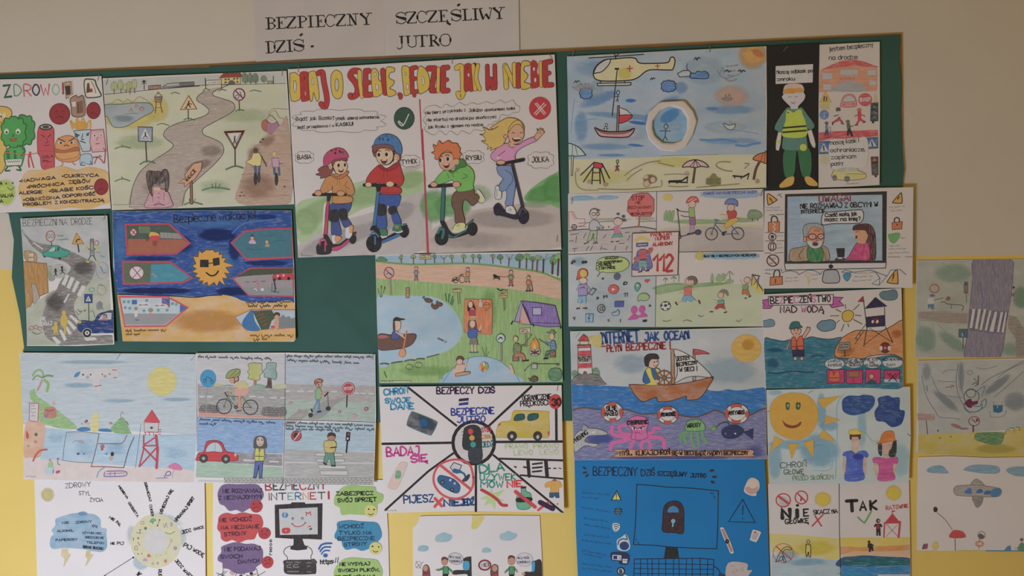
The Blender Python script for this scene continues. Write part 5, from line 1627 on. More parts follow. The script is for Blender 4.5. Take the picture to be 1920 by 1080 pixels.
# ---------------------------------------------------------------- four scenes with 112
poster('emergency_number_poster', 'four-panel drawing with the big red emergency number 112 in the middle', 'poster', BDP,
 [(1065, 363), (1250, 359), (1431, 354), (1433, 500), (1432, 612), (1250, 613), (1066, 612)], None, '''
Z 1060 350 4
@panel_ground
m p
f a9a47c 688,320 1000,270 1300,280 1485,290 1485,482 850,482
f a59892 25,330 300,325 560,300 682,320 682,480 25,490
m w
f a5a986 682,800 950,740 1200,725 1480,740 1475,1048 680,1048
f 9da29f 25,515 495,500 500,672 678,672 675,1045 25,1050
s 8e9aa0 .35 300,850 250,180
s 8294a0 .5 100,560 70,50
f a5978e 690,330 900,300 1200,290 1485,310 1485,480 850,485
s 86986c .9 1000,262 260,22
s 86986c .8 1300,250 160,24
s 6b8e50 .9 780,750 150,30 -6
s 6b8e50 .9 1050,735 180,18 -4
g 6b8e50 684,760 800,735 900,735 1000,725 1250,722 1100,742 950,760 800,790 684,808
s 97987a .6 340,245 200,14
s 97987a .7 600,240 90,18
m i
@*panel_line
l 3a3634 4 685,40 683,340
l 3a3634 4 680,672 674,1048
l 3a3634 5 25,508 300,495 498,490
l 3a3634 5 852,490 1485,482
@car_outline|outlined pale red car cut by the left edge
F c0aca2 a06058 4 25,190 60,188 85,240 145,240 148,285 95,300 28,310
l a06058 4 50,200 75,245
o 3a3634 6 66,302 18,18
l 3a3634 3 48,302 84,302
l 3a3634 3 66,284 66,320
l 3a3634 3 100,300 150,298
@road_line
c 5a5452 8 25,330 150,320 300,325 450,310 560,300 682,320
c 5a5452 4 100,275 300,262 460,258
c 5a5452 4 560,262 620,260 680,258
l 5a5452 5 40,360 100,352
l 5a5452 5 85,370 78,415
l 5a5452 5 30,408 60,405
l 5a5452 5 155,350 135,385
l 5a5452 5 305,360 285,385
l 5a5452 5 55,465 90,462
l 5a5452 5 70,465 68,490
l 5a5452 5 175,450 155,478
l 5a5452 5 205,445 188,478
l 5a5452 5 275,445 262,475
l 5a5452 5 275,465 310,470
l 5a5452 5 378,445 370,478
l 5a5452 5 465,445 455,475
l 5a5452 5 400,428 440,425
l 5a5452 5 485,365 470,400
l 5a5452 5 450,345 480,342
l 5a5452 4 565,330 605,335
l 5a5452 4 240,345 200,395
@panel_sky_strip
m p
s 7f9fb4 .95 130,85 110,22
s 7f9fb4 .95 310,82 90,20
g 7f9fb4 38,95 60,80 220,85 380,70 385,90 260,98 120,105 50,105
@adult_stranger|grey-haired man in glasses and green trousers
g 5a5654 178,205 190,170 225,160 262,175 250,185 205,190 190,215
E bfaea2 4a4440 3 215,205 30,36
o 3a3634 4 212,206 13,13
o 3a3634 4 243,204 13,13
m p
G a5a0a0 4a4654 4 190,262 215,250 245,262 262,290 290,305 270,312 235,300 238,325 185,325 180,290
F 8f9f74 4f5a40 4 188,330 240,330 232,415 215,410 212,350 195,400 162,410
l 4a4a3a 8 142,430 175,415
l 4a4a3a 8 210,425 240,420
e 333 280,312 6,6
e 333 252,315 6,6
@little_girl|little girl in a pink top and green skirt
e 4a4444 396,205 14,10
e 4a4444 436,222 14,12
e 4a4444 440,250 16,12
E c5a896 5a4a44 3 395,262 33,30
c 4a4444 7 370,240 395,232 425,245
m i
F b06a86 8a4a64 3 365,302 410,298 415,355 368,358
l c5a896 6 368,308 330,318
l c5a896 6 410,302 412,330
F 5f8f7a 3f6454 3 362,358 420,350 430,375 345,385
l c5a896 9 370,385 360,410
l c5a896 9 390,383 392,408
l 333 6 342,414 360,412
l 333 6 382,412 402,408
e 333 325,302 5,5
@no_talking_sign|red octagonal sign against talking to strangers
F b8605a 7a3230 4 505,60 565,47 620,48 665,95 665,180 640,222 500,222 465,185 470,110
t 7a2c2c 30 5 498,102 592,98 STOP
t 7a2c2c 20 4 525,130 565,128 NIE
t 7a2c2c 20 4 475,168 640,162 ROZMAWIAM
t 7a2c2c 10 4 540,188 552,186 Z
t 7a2c2c 18 4 490,215 645,208 NIEZNAJOMYMI
l 8a5a40 10 556,225 550,300
@yellow_sun
m p
s c0aa4a .95 770,80 42,34
e c0aa4a 770,80 32,26
s c0aa4a .9 1010,520 50,40
@speech_banner
s 7f97b0 .9 1230,60 240,36
D 8aa0b4 8aa0b4 0 1240,58 205,26 14
t 5f5a8a 17 4 1035,60 1435,48 ZAWSZE MAM KASK PODCZAS JAZDY
m v
@*small_tree
G 7a9460 6a8454 2 740,210 755,180 762,185 758,250 738,250
G 7a9460 6a8454 2 768,200 780,178 788,190 782,255 765,252
G 7a9460 6a8454 2 792,200 806,178 818,190 805,255 788,252
G 84966a 6a8454 2 1090,680 1100,650 1112,690 1105,715 1090,710
G 84966a 6a8454 2 1130,680 1150,655 1165,670 1180,650 1200,665 1195,700 1160,712 1130,705
G 84966a 6a8454 2 1200,710 1225,695 1258,705 1250,722 1200,722
l 5f7a50 3 750,680 752,725
c 5f7a50 6 735,700 750,685 765,700
l 5f7a50 3 812,675 815,715
c 5f7a50 6 795,690 810,675 830,690
c 5f7a50 4 1205,670 1230,635 1258,662
l 5f7a50 4 1230,640 1235,695
l 5a5040 4 1102,705 1102,720
l 5f7a50 5 852,660 850,710
@bushy_tree|round dark green bushy tree
m w
G 5f7a50 4f6844 3 1365,225 1380,180 1420,175 1460,190 1475,220 1450,240 1390,240
l 5a5040 5 1402,238 1402,258
l 5a5040 5 1440,236 1442,255
@helmet_girl_on_scooter|child in a red striped helmet on a kick scooter
m i
l 4a4440 6 840,168 862,375
l 333 8 835,168 850,180
l 4a4440 6 862,375 990,345
E 4a4a4c 2c2c2c 5 995,342 22,18
o 333 6 858,376 10,12
l 9a7a90 14 940,290 935,345
l 9a7a90 12 962,290 960,340
F 8a5a80 5a3a54 3 930,232 972,232 975,285 932,285
F 8a9a5c 5a6440 3 925,160 965,155 972,228 928,230
c 333 4 925,190 880,188 842,175
c 333 4 930,225 895,225 868,215
E c9a890 6a4a40 3 950,132 28,26
G b84a44 7a2c2c 3 905,122 920,90 950,75 985,82 998,118 960,108 925,118
l d0c2b8 4 920,110 960,85
l d0c2b8 4 945,112 985,92
l 333 7 915,355 935,350
l 333 7 945,350 965,345
@cyclist|cyclist in a blue helmet and red top
B 1095,355 1292,352 45 4a5578 5
G c9a048 8a6a30 3 1220,255 1260,235 1300,245 1265,275 1230,300 1200,310 1190,290
l c9a048 10 1205,300 1195,335
l 333 10 1180,345 1205,340
G a8403e 7a2c2c 3 1210,185 1250,175 1280,190 1278,225 1250,240 1222,235 1215,205
l c0a048 7 1215,215 1160,210
l c9b2a0 6 1215,225 1165,240
E c9a890 6a4a40 3 1240,158 28,26
G 6272a0 3c4668 4 1195,130 1210,100 1250,90 1288,110 1288,148 1262,130 1220,132
@running_boy|boy in a red shirt and blue shorts running
m i
E c9a890 5a4438 3 935,708 38,34 -20
G 6a5a50 4a3c34 3 915,695 935,672 975,680 990,715 965,735 960,700
e 333 925,705 3,4
e 333 940,702 3,4
c 8a3a36 3 918,728 935,735 948,722
F b8645c 8a4640 3 892,755 945,750 942,815 890,818
l c9a890 6 890,795 852,798
c c9a890 6 940,770 965,775 985,762
F 6f9fb4 4f7484 3 885,818 940,815 975,852 935,862 910,840 905,862 868,865
l c9a890 7 880,862 835,875
l c9a890 7 960,855 1000,862
l 333 9 825,868 838,885
l 333 9 1000,855 1008,875
@running_boy|boy in a green shirt and red shorts running
E c9a890 5a4438 3 1165,812 22,24
g 7a6a60 1150,795 1170,772 1205,775 1222,800 1218,822 1195,800 1170,795
F 5f8f7c 3f6454 3 1142,855 1185,848 1190,880 1142,882
l c9a890 5 1142,860 1105,848
l c9a890 5 1142,875 1115,885
F a83c3c 7a2c2c 3 1140,885 1185,880 1198,920 1160,905 1130,922 1120,910
l c9a890 5 1130,920 1100,935
l c9a890 5 1190,918 1200,935
l 333 7 1085,938 1105,938
l 333 7 1190,945 1208,940
@goalkeeper|boy jumping in front of the goal
E c9a890 5a4438 3 1362,700 24,22
F 6f8f5c 4a6440 3 1325,740 1368,728 1368,770 1332,772
l c9a890 5 1330,745 1308,700
l c9a890 5 1368,735 1388,708
F a8663c 7a4a2c 3 1325,775 1365,770 1385,820 1360,812 1345,800 1325,810
l 333 7 1345,838 1355,835
l 333 7 1375,828 1388,820
@football
E c9c2b8 333 4 750,895 37,33
f 333 742,882 758,880 765,892 752,902 738,895
e 333 722,890 7,8
e 333 775,880 7,8
e 333 730,918 8,6
e 333 768,915 8,6
e 333 748,866 8,5
@goal
f c0aa50 1395,680 1478,780 1478,800 1440,800 1395,740
l 4a4034 5 1400,658 1395,740
l 4a4034 6 1400,660 1455,672
l 4a4034 4 1450,672 1436,765
l 4a4034 4 1405,665 1480,780
l 4a4034 4 1450,680 1410,735
@park_banner
s 6f9fb0 .9 1240,520 230,26
D 7fa6b6 7fa6b6 0 1235,520 195,22 14
t 2f3a44 14 5 1040,528 1425,520 BAW SIĘ W BEZPIECZNYCH MIEJSCACH
@*grass_mark
c 6a7050 4 730,1005 760,1010 790,1000
c 6a7050 4 880,1010 910,1000 945,1012
c 6a7050 4 995,965 1015,975 1035,968
c 6a7050 4 1280,1005 1300,1012 1320,995
@speech_bubble|green speech bubble about what I post and write
m w
G a5b45c 4a5a30 4 235,590 245,550 300,528 380,525 450,540 478,575 460,615 400,640 310,645 270,640 240,675 258,640 232,620
t 2c302a 15 5 300,545 395,540 UWAŻAM
t 2c302a 15 5 235,580 425,565 * CO UDOSTĘPNIAM
t 2c302a 15 5 235,600 345,590 * CO PISZĘ
t 2c302a 15 5 235,622 372,612 * Z KIM PISZĘ
@boy_with_phone|boy in a red cap holding a phone
m i
E c9b0a0 5a4a44 3 133,705 30,24
G b0503c 6a2c24 4 92,660 100,628 130,615 162,630 165,670 130,680 105,690 85,698
g c0a04a 110,640 135,622 158,640 155,672 120,678
F 8f7f9f 5a4a6a 3 100,735 160,728 165,812 98,818
l 8f7f9f 10 100,745 84,775
l 8f7f9f 10 160,745 185,775
t 333 12 4 118,765 142,762 M
F 7fa0b4 4f7484 3 100,822 155,818 155,870 132,872 125,845 118,875 92,870
l b8a090 8 105,875 100,905
l b8a090 8 142,872 142,905
l 333 9 85,914 105,912
l 333 9 135,910 160,912
F 8a8e90 333 5 172,800 205,760 232,772 200,812
@*typed_sign
t 333 22 5 45,580 75,578 :P
t 333 26 5 125,582 162,578 #
t 333 22 5 582,1018 610,1015 #
t 333 18 5 435,735 462,733 :D
t 4a4a50 24 4 440,825 468,822 ??
t 333 20 4 235,845 248,842 s
t 333 18 5 288,836 312,832 M
t 333 20 4 58,1000 78,998 Y
t 333 16 4 318,1010 330,1008 z
t 333 20 4 412,1015 414,1013 !
t 333 16 4 626,900 640,898 A
e 333 280,690 9,7
@ball_icon
E 55586a 3c3e50 3 387,674 23,24
@play_icon|red round play button
E b05048 8a3430 3 360,770 39,34
F d0c2bc d0c2bc 2 350,760 374,770 350,782
@pin_icon|green map pin
G 4f8f74 2f5f50 4 520,740 540,720 562,738 558,760 538,785 522,765
e c0b8b0 540,742 8,8
@heart_icon
G b04848 b04848 2 612,700 625,696 630,706 612,720 594,706 600,696
@chat_icon|two green speech balloons
G 8fa06a 4a6040 4 540,835 560,805 600,800 628,822 620,845 590,855 560,850 548,860
@blue_screen_icon
F 4a4f8a 3a3c60 3 370,860 437,858 434,900 370,902
@at_sign_icon
o 4a4a4e 5 268,915 28,30
o 4a4a4e 4 268,915 11,13
c 4a4a4e 4 280,900 280,925 294,928
@thumb_icon
G 8a9aa4 44545c 4 350,945 375,940 390,925 402,935 400,960 378,965 352,962
@people_icon|two pink person silhouettes
m i
e b04a80 514,925 24,30
e b04a80 573,920 24,28
g b04a80 470,1000 485,975 515,955 545,970 575,948 600,955 610,975 545,982 540,992
@app_icon|square blue icon with a letter
F 8fb0c0 44606c 4 153,955 208,955 206,1015 153,1014
t 44606c 38 6 172,1005 190,1004 f
@centre_card|square card reading PAMIĘTAM NUMER ALARMOWY 112
K 0.6 c2aca2 502,350 850,338 842,662 498,672
l 3a3634 5 502,350 850,338
l 3a3634 5 850,338 842,662
l 3a3634 5 842,662 498,672
l 3a3634 5 498,672 502,350
t a03c38 24 6 642,372 795,362 PAMIĘTAM
t a03c38 24 6 675,402 780,394 NUMER
t a03c38 24 6 655,446 805,436 ALARMOWY
t a03030 118 15 660,628 800,630 112
m p
c c0a850 22 530,405 570,385 620,400
G 5a5a8a 33365a 4 545,480 530,540 500,622 642,615 640,540 612,475
f a84848 552,478 608,472 612,545 555,548
g a84848 620,465 640,455 658,460 650,490 630,505
g a84848 515,530 545,525 545,560 515,555
f 5f9078 550,560 605,555 612,600 585,605 578,585 570,610 548,610
l 333 6 560,548 605,545
E b8a49a 6a5048 2 575,452 24,16
F 4a5a90 2c3050 4 532,425 618,420 618,445 532,450
l c2aca2 5 550,436 600,434
l c2aca2 7 562,612 560,635
l c2aca2 7 600,608 606,628
l 333 9 548,640 572,635
l 333 9 602,632 626,628
''', amp=.002, staples='1072,377,95 1427,362,100', group=GRP)
# ---------------------------------------------------------------- monitor with the stranger warning
poster('stranger_warning_poster', 'drawing of a black-framed computer screen titled UWAGA with an old man and a girl', 'poster', BD2,
 [(1433.5, 358), (1560, 354), (1712, 351), (1711, 450), (1710, 539.5), (1570, 540), (1430, 541), (1432, 450)], None, '''
Z 1425 345 5.267
@drawn_monitor|black-framed monitor on a grey stand
m d
f 93a0a6 275,125 1205,105 1205,755 268,760
m p
f 8496a2 275,125 400,122 400,758 268,760
m i
f 2e2a28 246,100 1250,72 1246,775 238,780 275,760 1205,755 1205,105 272,125 268,765 238,780
F b0a69e 2e2a28 7 240,785 1245,775 1236,830 250,850
G 8c8884 2e2a28 7 640,855 750,850 780,900 785,950 760,975 650,978 615,955 625,890
g 2a2626 680,800 700,795 718,802 722,820 705,835 685,832 676,815
c 2a2626 5 700,796 704,785 712,782
@title_word
t 7a3438 62 10 585,180 890,165 UWAGA!
@warning_words
t 2e2a2a 44 8 400,243 1160,222 NIE ROZMAWIAJ Z OBCYMI W
t 2e2a2a 34 7 408,292 640,282 INTERNECIE
@speech_bubble|speech bubble asking for a name
G b3aaa2 2e2a28 7 625,285 700,278 960,255 1010,265 1022,320 1000,375 940,390 720,392 610,398
t 2e2a2a 34 7 642,325 955,308 Cześć mała, jak
t 2e2a2a 34 7 640,368 990,358 masz na imię?
@old_man|grey-bearded man in round glasses and a brown jacket
m v
G 8f7558 3c2e24 5 298,760 305,650 400,625 470,610 600,608 668,640 675,755 480,760
G 2f6a3a 24462a 4 470,625 540,640 610,625 615,755 480,758
c 3c2e24 5 430,640 385,700 400,740
c 3c2e24 4 600,620 640,700 650,755
G 84827e 3c3836 5 430,520 425,440 450,400 530,388 600,400 628,440 630,560 600,620 540,640 480,610 455,570
m i
G b5785a 5a3428 4 480,480 510,430 570,430 620,470 628,560 600,600 520,600 480,570 455,530
G a3a09a 77726c 3 462,570 500,560 520,570 600,560 615,580 595,620 540,638 490,615
e 5a2a28 545,595 30,18
c 3a2a26 4 515,585 545,570 580,582
o 4a2420 7 515,520 40,28
o 4a2420 7 600,518 32,26
e d8cfc6 518,520 20,15
e d8cfc6 600,518 16,14
e 444 520,520 7,8
e 444 600,518 7,8
c 5a3428 4 530,455 560,450 590,458
c 5a3428 4 535,470 560,465 585,472
l 4a2420 6 475,520 455,530
c 5a3428 5 560,530 555,555 575,555
E b5785a 5a3428 4 440,545 16,28
@talking_girl|long-haired girl in a pink top talking
m v
G 4a2c2a 2e1c1c 4 915,455 930,410 1000,395 1080,400 1130,470 1142,600 1135,745 1070,750 1060,600 1000,480 960,455
G a8345e 5a1c36 5 830,750 870,720 940,600 980,580 1070,590 1078,745 960,752
e c04a74 1050,640 22,20
e c04a74 1000,650 18,20
e c04a74 940,680 20,16
e c04a74 1040,725 30,14
m i
g c08a68 930,465 980,450 1030,455 1065,490 1045,560 990,572 960,555 940,550 948,530 930,515 936,500 926,488
g 4a2c2a 915,455 960,458 1035,460 1060,500 1075,480 1060,430 1000,400 930,410
c 3a2420 4 945,478 965,470 975,476
f 5a2a2a 938,515 962,508 958,535 944,545
g c08a68 960,560 1000,560 1040,570 1030,588 970,585
@black_laptop
f 2c2827 750,635 835,632 832,720 765,725
g 3a3634 740,740 790,715 835,735 825,758 745,758
e b0a69c 790,732 26,8
@warning_icon|tilted yellow warning triangle at the top left
G b07f36 2e2620 7 70,110 90,100 160,150 160,165 90,205 75,190
l 2e2620 10 95,140 115,165
e 2e2620 122,178 6,6
@warning_icon|orange warning triangle at the top right
G b07f36 2e2620 7 1310,175 1380,95 1395,100 1400,180 1385,190 1320,188
l 2e2620 9 1370,125 1355,150
@warning_icon|orange warning triangle at the bottom right
G b07f36 2e2620 7 1258,955 1330,858 1352,858 1358,975 1345,985 1265,975
l 2e2620 10 1318,890 1308,935
e 2e2620 1302,950 6,6
@broken_padlock|orange padlock with a zigzag crack
c 2e2620 10 110,375 115,330 145,318 168,340 172,372
F a8643c 5a3a28 5 80,378 192,372 190,468 80,470
l d0c6ba 7 125,380 150,400 130,425 150,445 128,468
@orange_padlock|orange padlock at the right
c 2e2620 9 1325,380 1325,345 1350,332 1370,345 1372,375
F a8603a 5a3a28 5 1300,382 1402,372 1396,445 1304,452
e 2e2620 1350,402 6,10
@orange_padlock|large orange padlock at the bottom left
c 2e2620 10 132,910 140,865 165,848 190,865 192,912
F a8643c 5a3a28 6 100,920 218,912 220,990 95,1000
l 2e2620 9 152,940 150,975
@ban_icon
o 5a2630 7 120,522 36,34
e 2e2a28 120,525 16,22
l c9c0b6 4 112,530 128,540
@ban_icon
o 5a2630 8 118,618 38,42
R b3aaa2 2e2a28 6 104,592 132,645
@ban_icon
o 5a2630 9 125,756 58,56
l 5a2630 10 82,715 165,798
V 6a6460 4 90,750 150,745 20 3
V 6a6460 4 95,790 130,788 16 4
@green_shield
G 5a8a4c 4a7040 3 1265,500 1310,490 1340,484 1375,490 1370,530 1330,580 1290,575 1268,530
@blue_shield
G 3a7488 2a5464 4 820,895 860,882 895,890 885,930 858,960 830,935
@golden_key
o a5966a 8 472,900 24,22
l a5966a 10 472,922 475,995
l a5966a 8 478,950 495,950
l a5966a 8 478,970 492,970
@pencil_notes|rows of tiny pencil writing
V 8a827c 3 60,240 200,236 14 1
V 8a827c 3 60,268 225,262 14 2
V 8a827c 3 165,520 228,518 14 3
V 8a827c 3 165,600 228,598 14 4
V 8a827c 3 165,638 228,634 14 5
V 8a827c 3 1270,235 1430,225 14 6
V 8a827c 3 1290,275 1400,265 14 7
V 8a827c 3 1380,540 1440,535 14 8
V 8a827c 3 1265,620 1400,615 14 9
V 8a827c 3 1265,650 1460,640 14 1
V 8a827c 3 1265,690 1460,680 14 2
V 8a827c 3 240,935 370,930 16 3
V 8a827c 3 240,968 380,962 16 4
V 8a827c 3 510,905 600,900 14 5
V 8a827c 3 510,945 590,940 14 6
V 8a827c 3 930,890 1140,880 16 7
V 8a827c 3 930,925 1110,918 16 8
V 8a827c 3 910,962 1100,955 16 9
@dashed_lines
l 45403c 4 90,306 140,305
l 45403c 4 160,304 235,300
l 45403c 4 50,480 120,482
l 45403c 4 150,482 235,480
l 45403c 4 50,563 140,565
l 45403c 4 160,562 235,560
l 3a5a4a 4 45,682 110,684
l 3a5a4a 4 140,682 228,678
l 5a6a50 4 1260,720 1380,722
l 5a6a50 4 1430,720 1505,718
@teal_wires
l 3a6070 5 50,850 210,845 215,880 240,865 300,858 360,870 380,895 470,850 530,855 600,890 610,860
l 3a6070 5 50,880 100,890
l 3a6070 5 800,870 840,850 920,872 1090,850 1250,910 1285,850 1380,845 1435,895
l 3a6070 5 800,870 870,878 920,872
l 3a6070 5 1130,860 1180,930 1170,1000 1100,985 1180,930
l 3a6070 5 1170,1000 1250,910
l 3a6070 4 165,120 210,95
l 3a6070 4 180,100 215,135
''', amp=.0015, lift=.002, group=GRP)
# ---------------------------------------------------------------- safety by the water
poster('water_safety_poster', 'marker drawing BEZPIECZEŃSTWO NAD WODĄ with teal water, orange cliff and lifeguard tower', 'poster', BDP,
 [(1428, 552), (1560, 546), (1690, 540), (1692, 640), (1693, 730), (1560, 728), (1434, 727), (1431, 640)], None, '''
Z 1415 535 5.267
@teal_water
m d
g 2c6370 95,525 180,535 280,550 350,540 450,545 550,508 640,525 740,530 850,510 900,560 900,700 1100,720 1460,700 1465,1005 1100,1012 600,1020 360,1030 115,1010 100,800
f 2c6370 95,620 400,600 800,640 800,990 1460,990 1465,1005 600,1020 115,1012
s 1c4a66 .6 200,640 100,30
s 20506a .6 180,770 80,60
s 4a808c .5 560,900 140,50
s 3a7480 .5 700,600 80,30
c 14344e 10 130,860 220,870 300,855 410,848 500,860 580,855
c 14344e 9 560,705 620,690 680,700
c 1a3a50 8 110,640 150,635 200,640
c 22343c 6 95,525 180,532 280,550 350,535 450,545 550,508 640,522 740,530 850,510
f a8a6a0 115,1018 360,1016 362,1033 118,1034
@orange_cliff|orange cliff on the right
m p
G b06c34 3a2c22 6 860,520 920,480 1000,445 1120,445 1250,450 1360,395 1465,345 1475,500 1475,715 1380,685 1240,685 1130,700 1060,725 900,720 800,705 790,640 830,560
s 9a5828 .5 900,640 110,60
s 9a5828 .5 1400,480 70,60
@title_ribbon|pink ribbon with a framed title
m d
F a84a86 2a2428 6 45,148 130,138 160,195 175,205 150,228 50,230 92,190
F a84a86 2a2428 6 775,115 872,118 835,155 880,200 762,222 740,195
m i
F b3aaa2 2a2428 6 132,110 775,90 770,188 138,198
M 2a2428,5a2430,a0607a,3a2430 62 9 155,182 745,160 BEZPIECZEŃSTWO
M 2a2428,5a2430,3a2430,b06a84 58 9 252,268 680,262 NAD WODĄ
@grey_cloud|grey cloud at the far left
G 5f757c 3a4a50 5 40,375 80,350 110,345 150,332 190,350 192,395 150,410 90,412 45,405
@grey_cloud|grey cloud beside the sun
G 5a737c 2a3a40 6 612,400 650,355 700,345 760,340 795,370 790,420 760,440 690,455 640,440
@grey_cloud|grey cloud over the tower
G 56696f 3a4a50 5 1230,90 1260,60 1310,55 1380,42 1408,80 1400,130 1340,148 1260,135
@drawn_sun|yellow sun with drawn rays
G c49c36 4a3a20 6 860,300 880,260 930,245 970,270 968,320 930,355 880,352
l 6a5a30 8 893,190 896,232
l 6a5a30 9 800,236 850,262
l 6a5a30 8 745,302 828,300
l 6a5a30 7 805,370 835,345
l 6a5a30 9 880,385 852,450
l 6a5a30 9 918,380 926,408
l 6a5a30 10 975,338 1055,380
l 6a5a30 9 992,295 1045,299
l 6a5a30 9 975,242 1028,190
@lifeguard_tower|dark blue lifeguard tower with a red flag
l 3a3034 7 1070,130 1108,430
F 8a2c34 3a2026 4 1068,105 1015,162 1080,162
F 2c2640 1c1828 5 1190,118 1305,206 1085,230
l 3a3034 6 1280,215 1285,400
F 2c2640 1c1828 5 1095,315 1282,295 1285,400 1100,412
F 6a2428 4a1a1e 3 1165,325 1220,320 1225,375 1160,378
e c9c0ba 1163,358 12,16 20
e c9c0ba 1208,358 12,18 20
f b0a8a0 1130,415 1280,405 1260,440 1180,448 1140,440
l 3a2a26 7 1105,430 1075,600
l 3a2a26 7 1290,410 1362,565
l 3a2a26 5 1130,420 1355,560
l 3a2a26 5 1285,430 1075,590
l 3a2a26 5 1105,370 985,530
l 3a2a26 5 1080,440 990,575
l 3a2a26 5 1000,510 1010,545
l 3a2a26 5 1030,470 1045,500
@small_sign_board
F 7a7468 4a4038 4 835,565 940,560 935,635 820,640
V 3a3430 4 840,590 930,585 12 3
V 3a3430 4 835,618 925,612 12 4
l 4a3a30 12 885,640 890,700
l 4a3a30 6 850,700 935,690
@cliff_life_ring|dark red life ring on the cliff
E 6a2428 4a1a1e 5 1285,615 50,52
e d0c8c0 1245,620 15,24
e d0c8c0 1325,620 15,24
e b06c34 1285,617 14,14
@waving_boy|boy in a green hat and orange life vest waving from the water
m i
F c09078 3a2a26 5 465,505 510,430 512,415 545,415 545,440 500,510 478,530
F c09078 3a2a26 4 355,540 322,635 305,640 330,575 350,530
l 3a2a26 4 520,405 525,420
l 3a2a26 4 540,410 542,422
G c09078 3a2a26 5 355,440 400,425 450,430 455,460 430,490 400,495 370,480
G 2f5a56 1f3c3a 5 340,430 365,365 430,360 445,390 468,415 400,420
e 4a2c26 390,440 7,8
e 4a2c26 425,438 7,8
c 6a3028 4 395,470 408,475 420,468
g c09078 385,490 430,488 440,530 410,550 385,530
G c85a3c 5a2a20 5 362,525 395,510 410,560 400,635 362,630
G c85a3c 5a2a20 5 412,560 440,505 470,510 480,625 430,635
l 7a2c24 9 362,605 480,598
F 2a2840 1c1a2c 4 370,640 485,636 488,700 430,705 425,690 415,705 375,704
F c9a08c 3a2a26 4 385,706 410,704 415,738 385,738
F c9a08c 3a2a26 4 450,706 475,704 478,738 448,738
@tip_panel|pink tile with a life vest under an oval caption
E b0b0ac 4a5a60 4 788,775 96,54
t 3a3c40 26 4 720,762 850,752 ZAWSZE
t 3a3c40 24 4 725,800 862,795 KAMIZELKĘ
F a83058 4a1c2c 5 712,835 882,828 882,962 715,965
G c8603c 5a2a20 4 740,850 770,850 778,890 800,845 830,850 835,940 735,940
l 5a2a20 5 735,915 840,912
@tip_panel|pink tile with a wooden notice board
E b0b0ac 4a5a60 4 978,765 90,50
t 3a3c40 20 4 910,750 1050,742 KĄP SIĘ W
t 3a3c40 20 4 895,775 1060,768 WYZNACZONYCH
t 3a3c40 20 4 930,800 1045,795 MIEJSCACH
F a83058 4a1c2c 5 900,838 1062,832 1062,970 903,968
F 8a5a40 4a3024 4 925,850 1030,845 1020,905 920,905
l 6a4430 9 970,905 972,960
@tip_panel|pink tile with a small person
E b0b0ac 4a5a60 4 1160,765 88,52
t 3a3c40 22 4 1095,745 1225,738 NIE KĄP
t 3a3c40 20 4 1130,772 1180,768 SIĘ
t 3a3c40 20 4 1090,800 1240,800 PO ALKOHOLU
F a83058 4a1c2c 5 1095,828 1240,826 1235,970 1090,972
E d0907a 3a2a26 5 1150,898 24,26
g 22484a 1105,968 1120,940 1160,930 1195,950 1190,970
@tip_panel|pink tile with crossed swimmers
E b0b0ac 4a5a60 4 1358,762 100,52
t 3a3c40 20 4 1265,745 1445,738 NIGDY NIE PŁYWAJ
t 3a3c40 26 4 1298,798 1382,795 SAM
F a83058 4a1c2c 5 1275,838 1428,836 1425,925 1275,925
f a8b4b4 1275,925 1425,925 1425,955 1275,955
l 3a2430 9 1320,945 1390,870
l 3a2430 9 1400,945 1330,870
c 3a2430 6 1305,865 1340,905 1385,905 1420,865
''', amp=.0018, group=GRP)
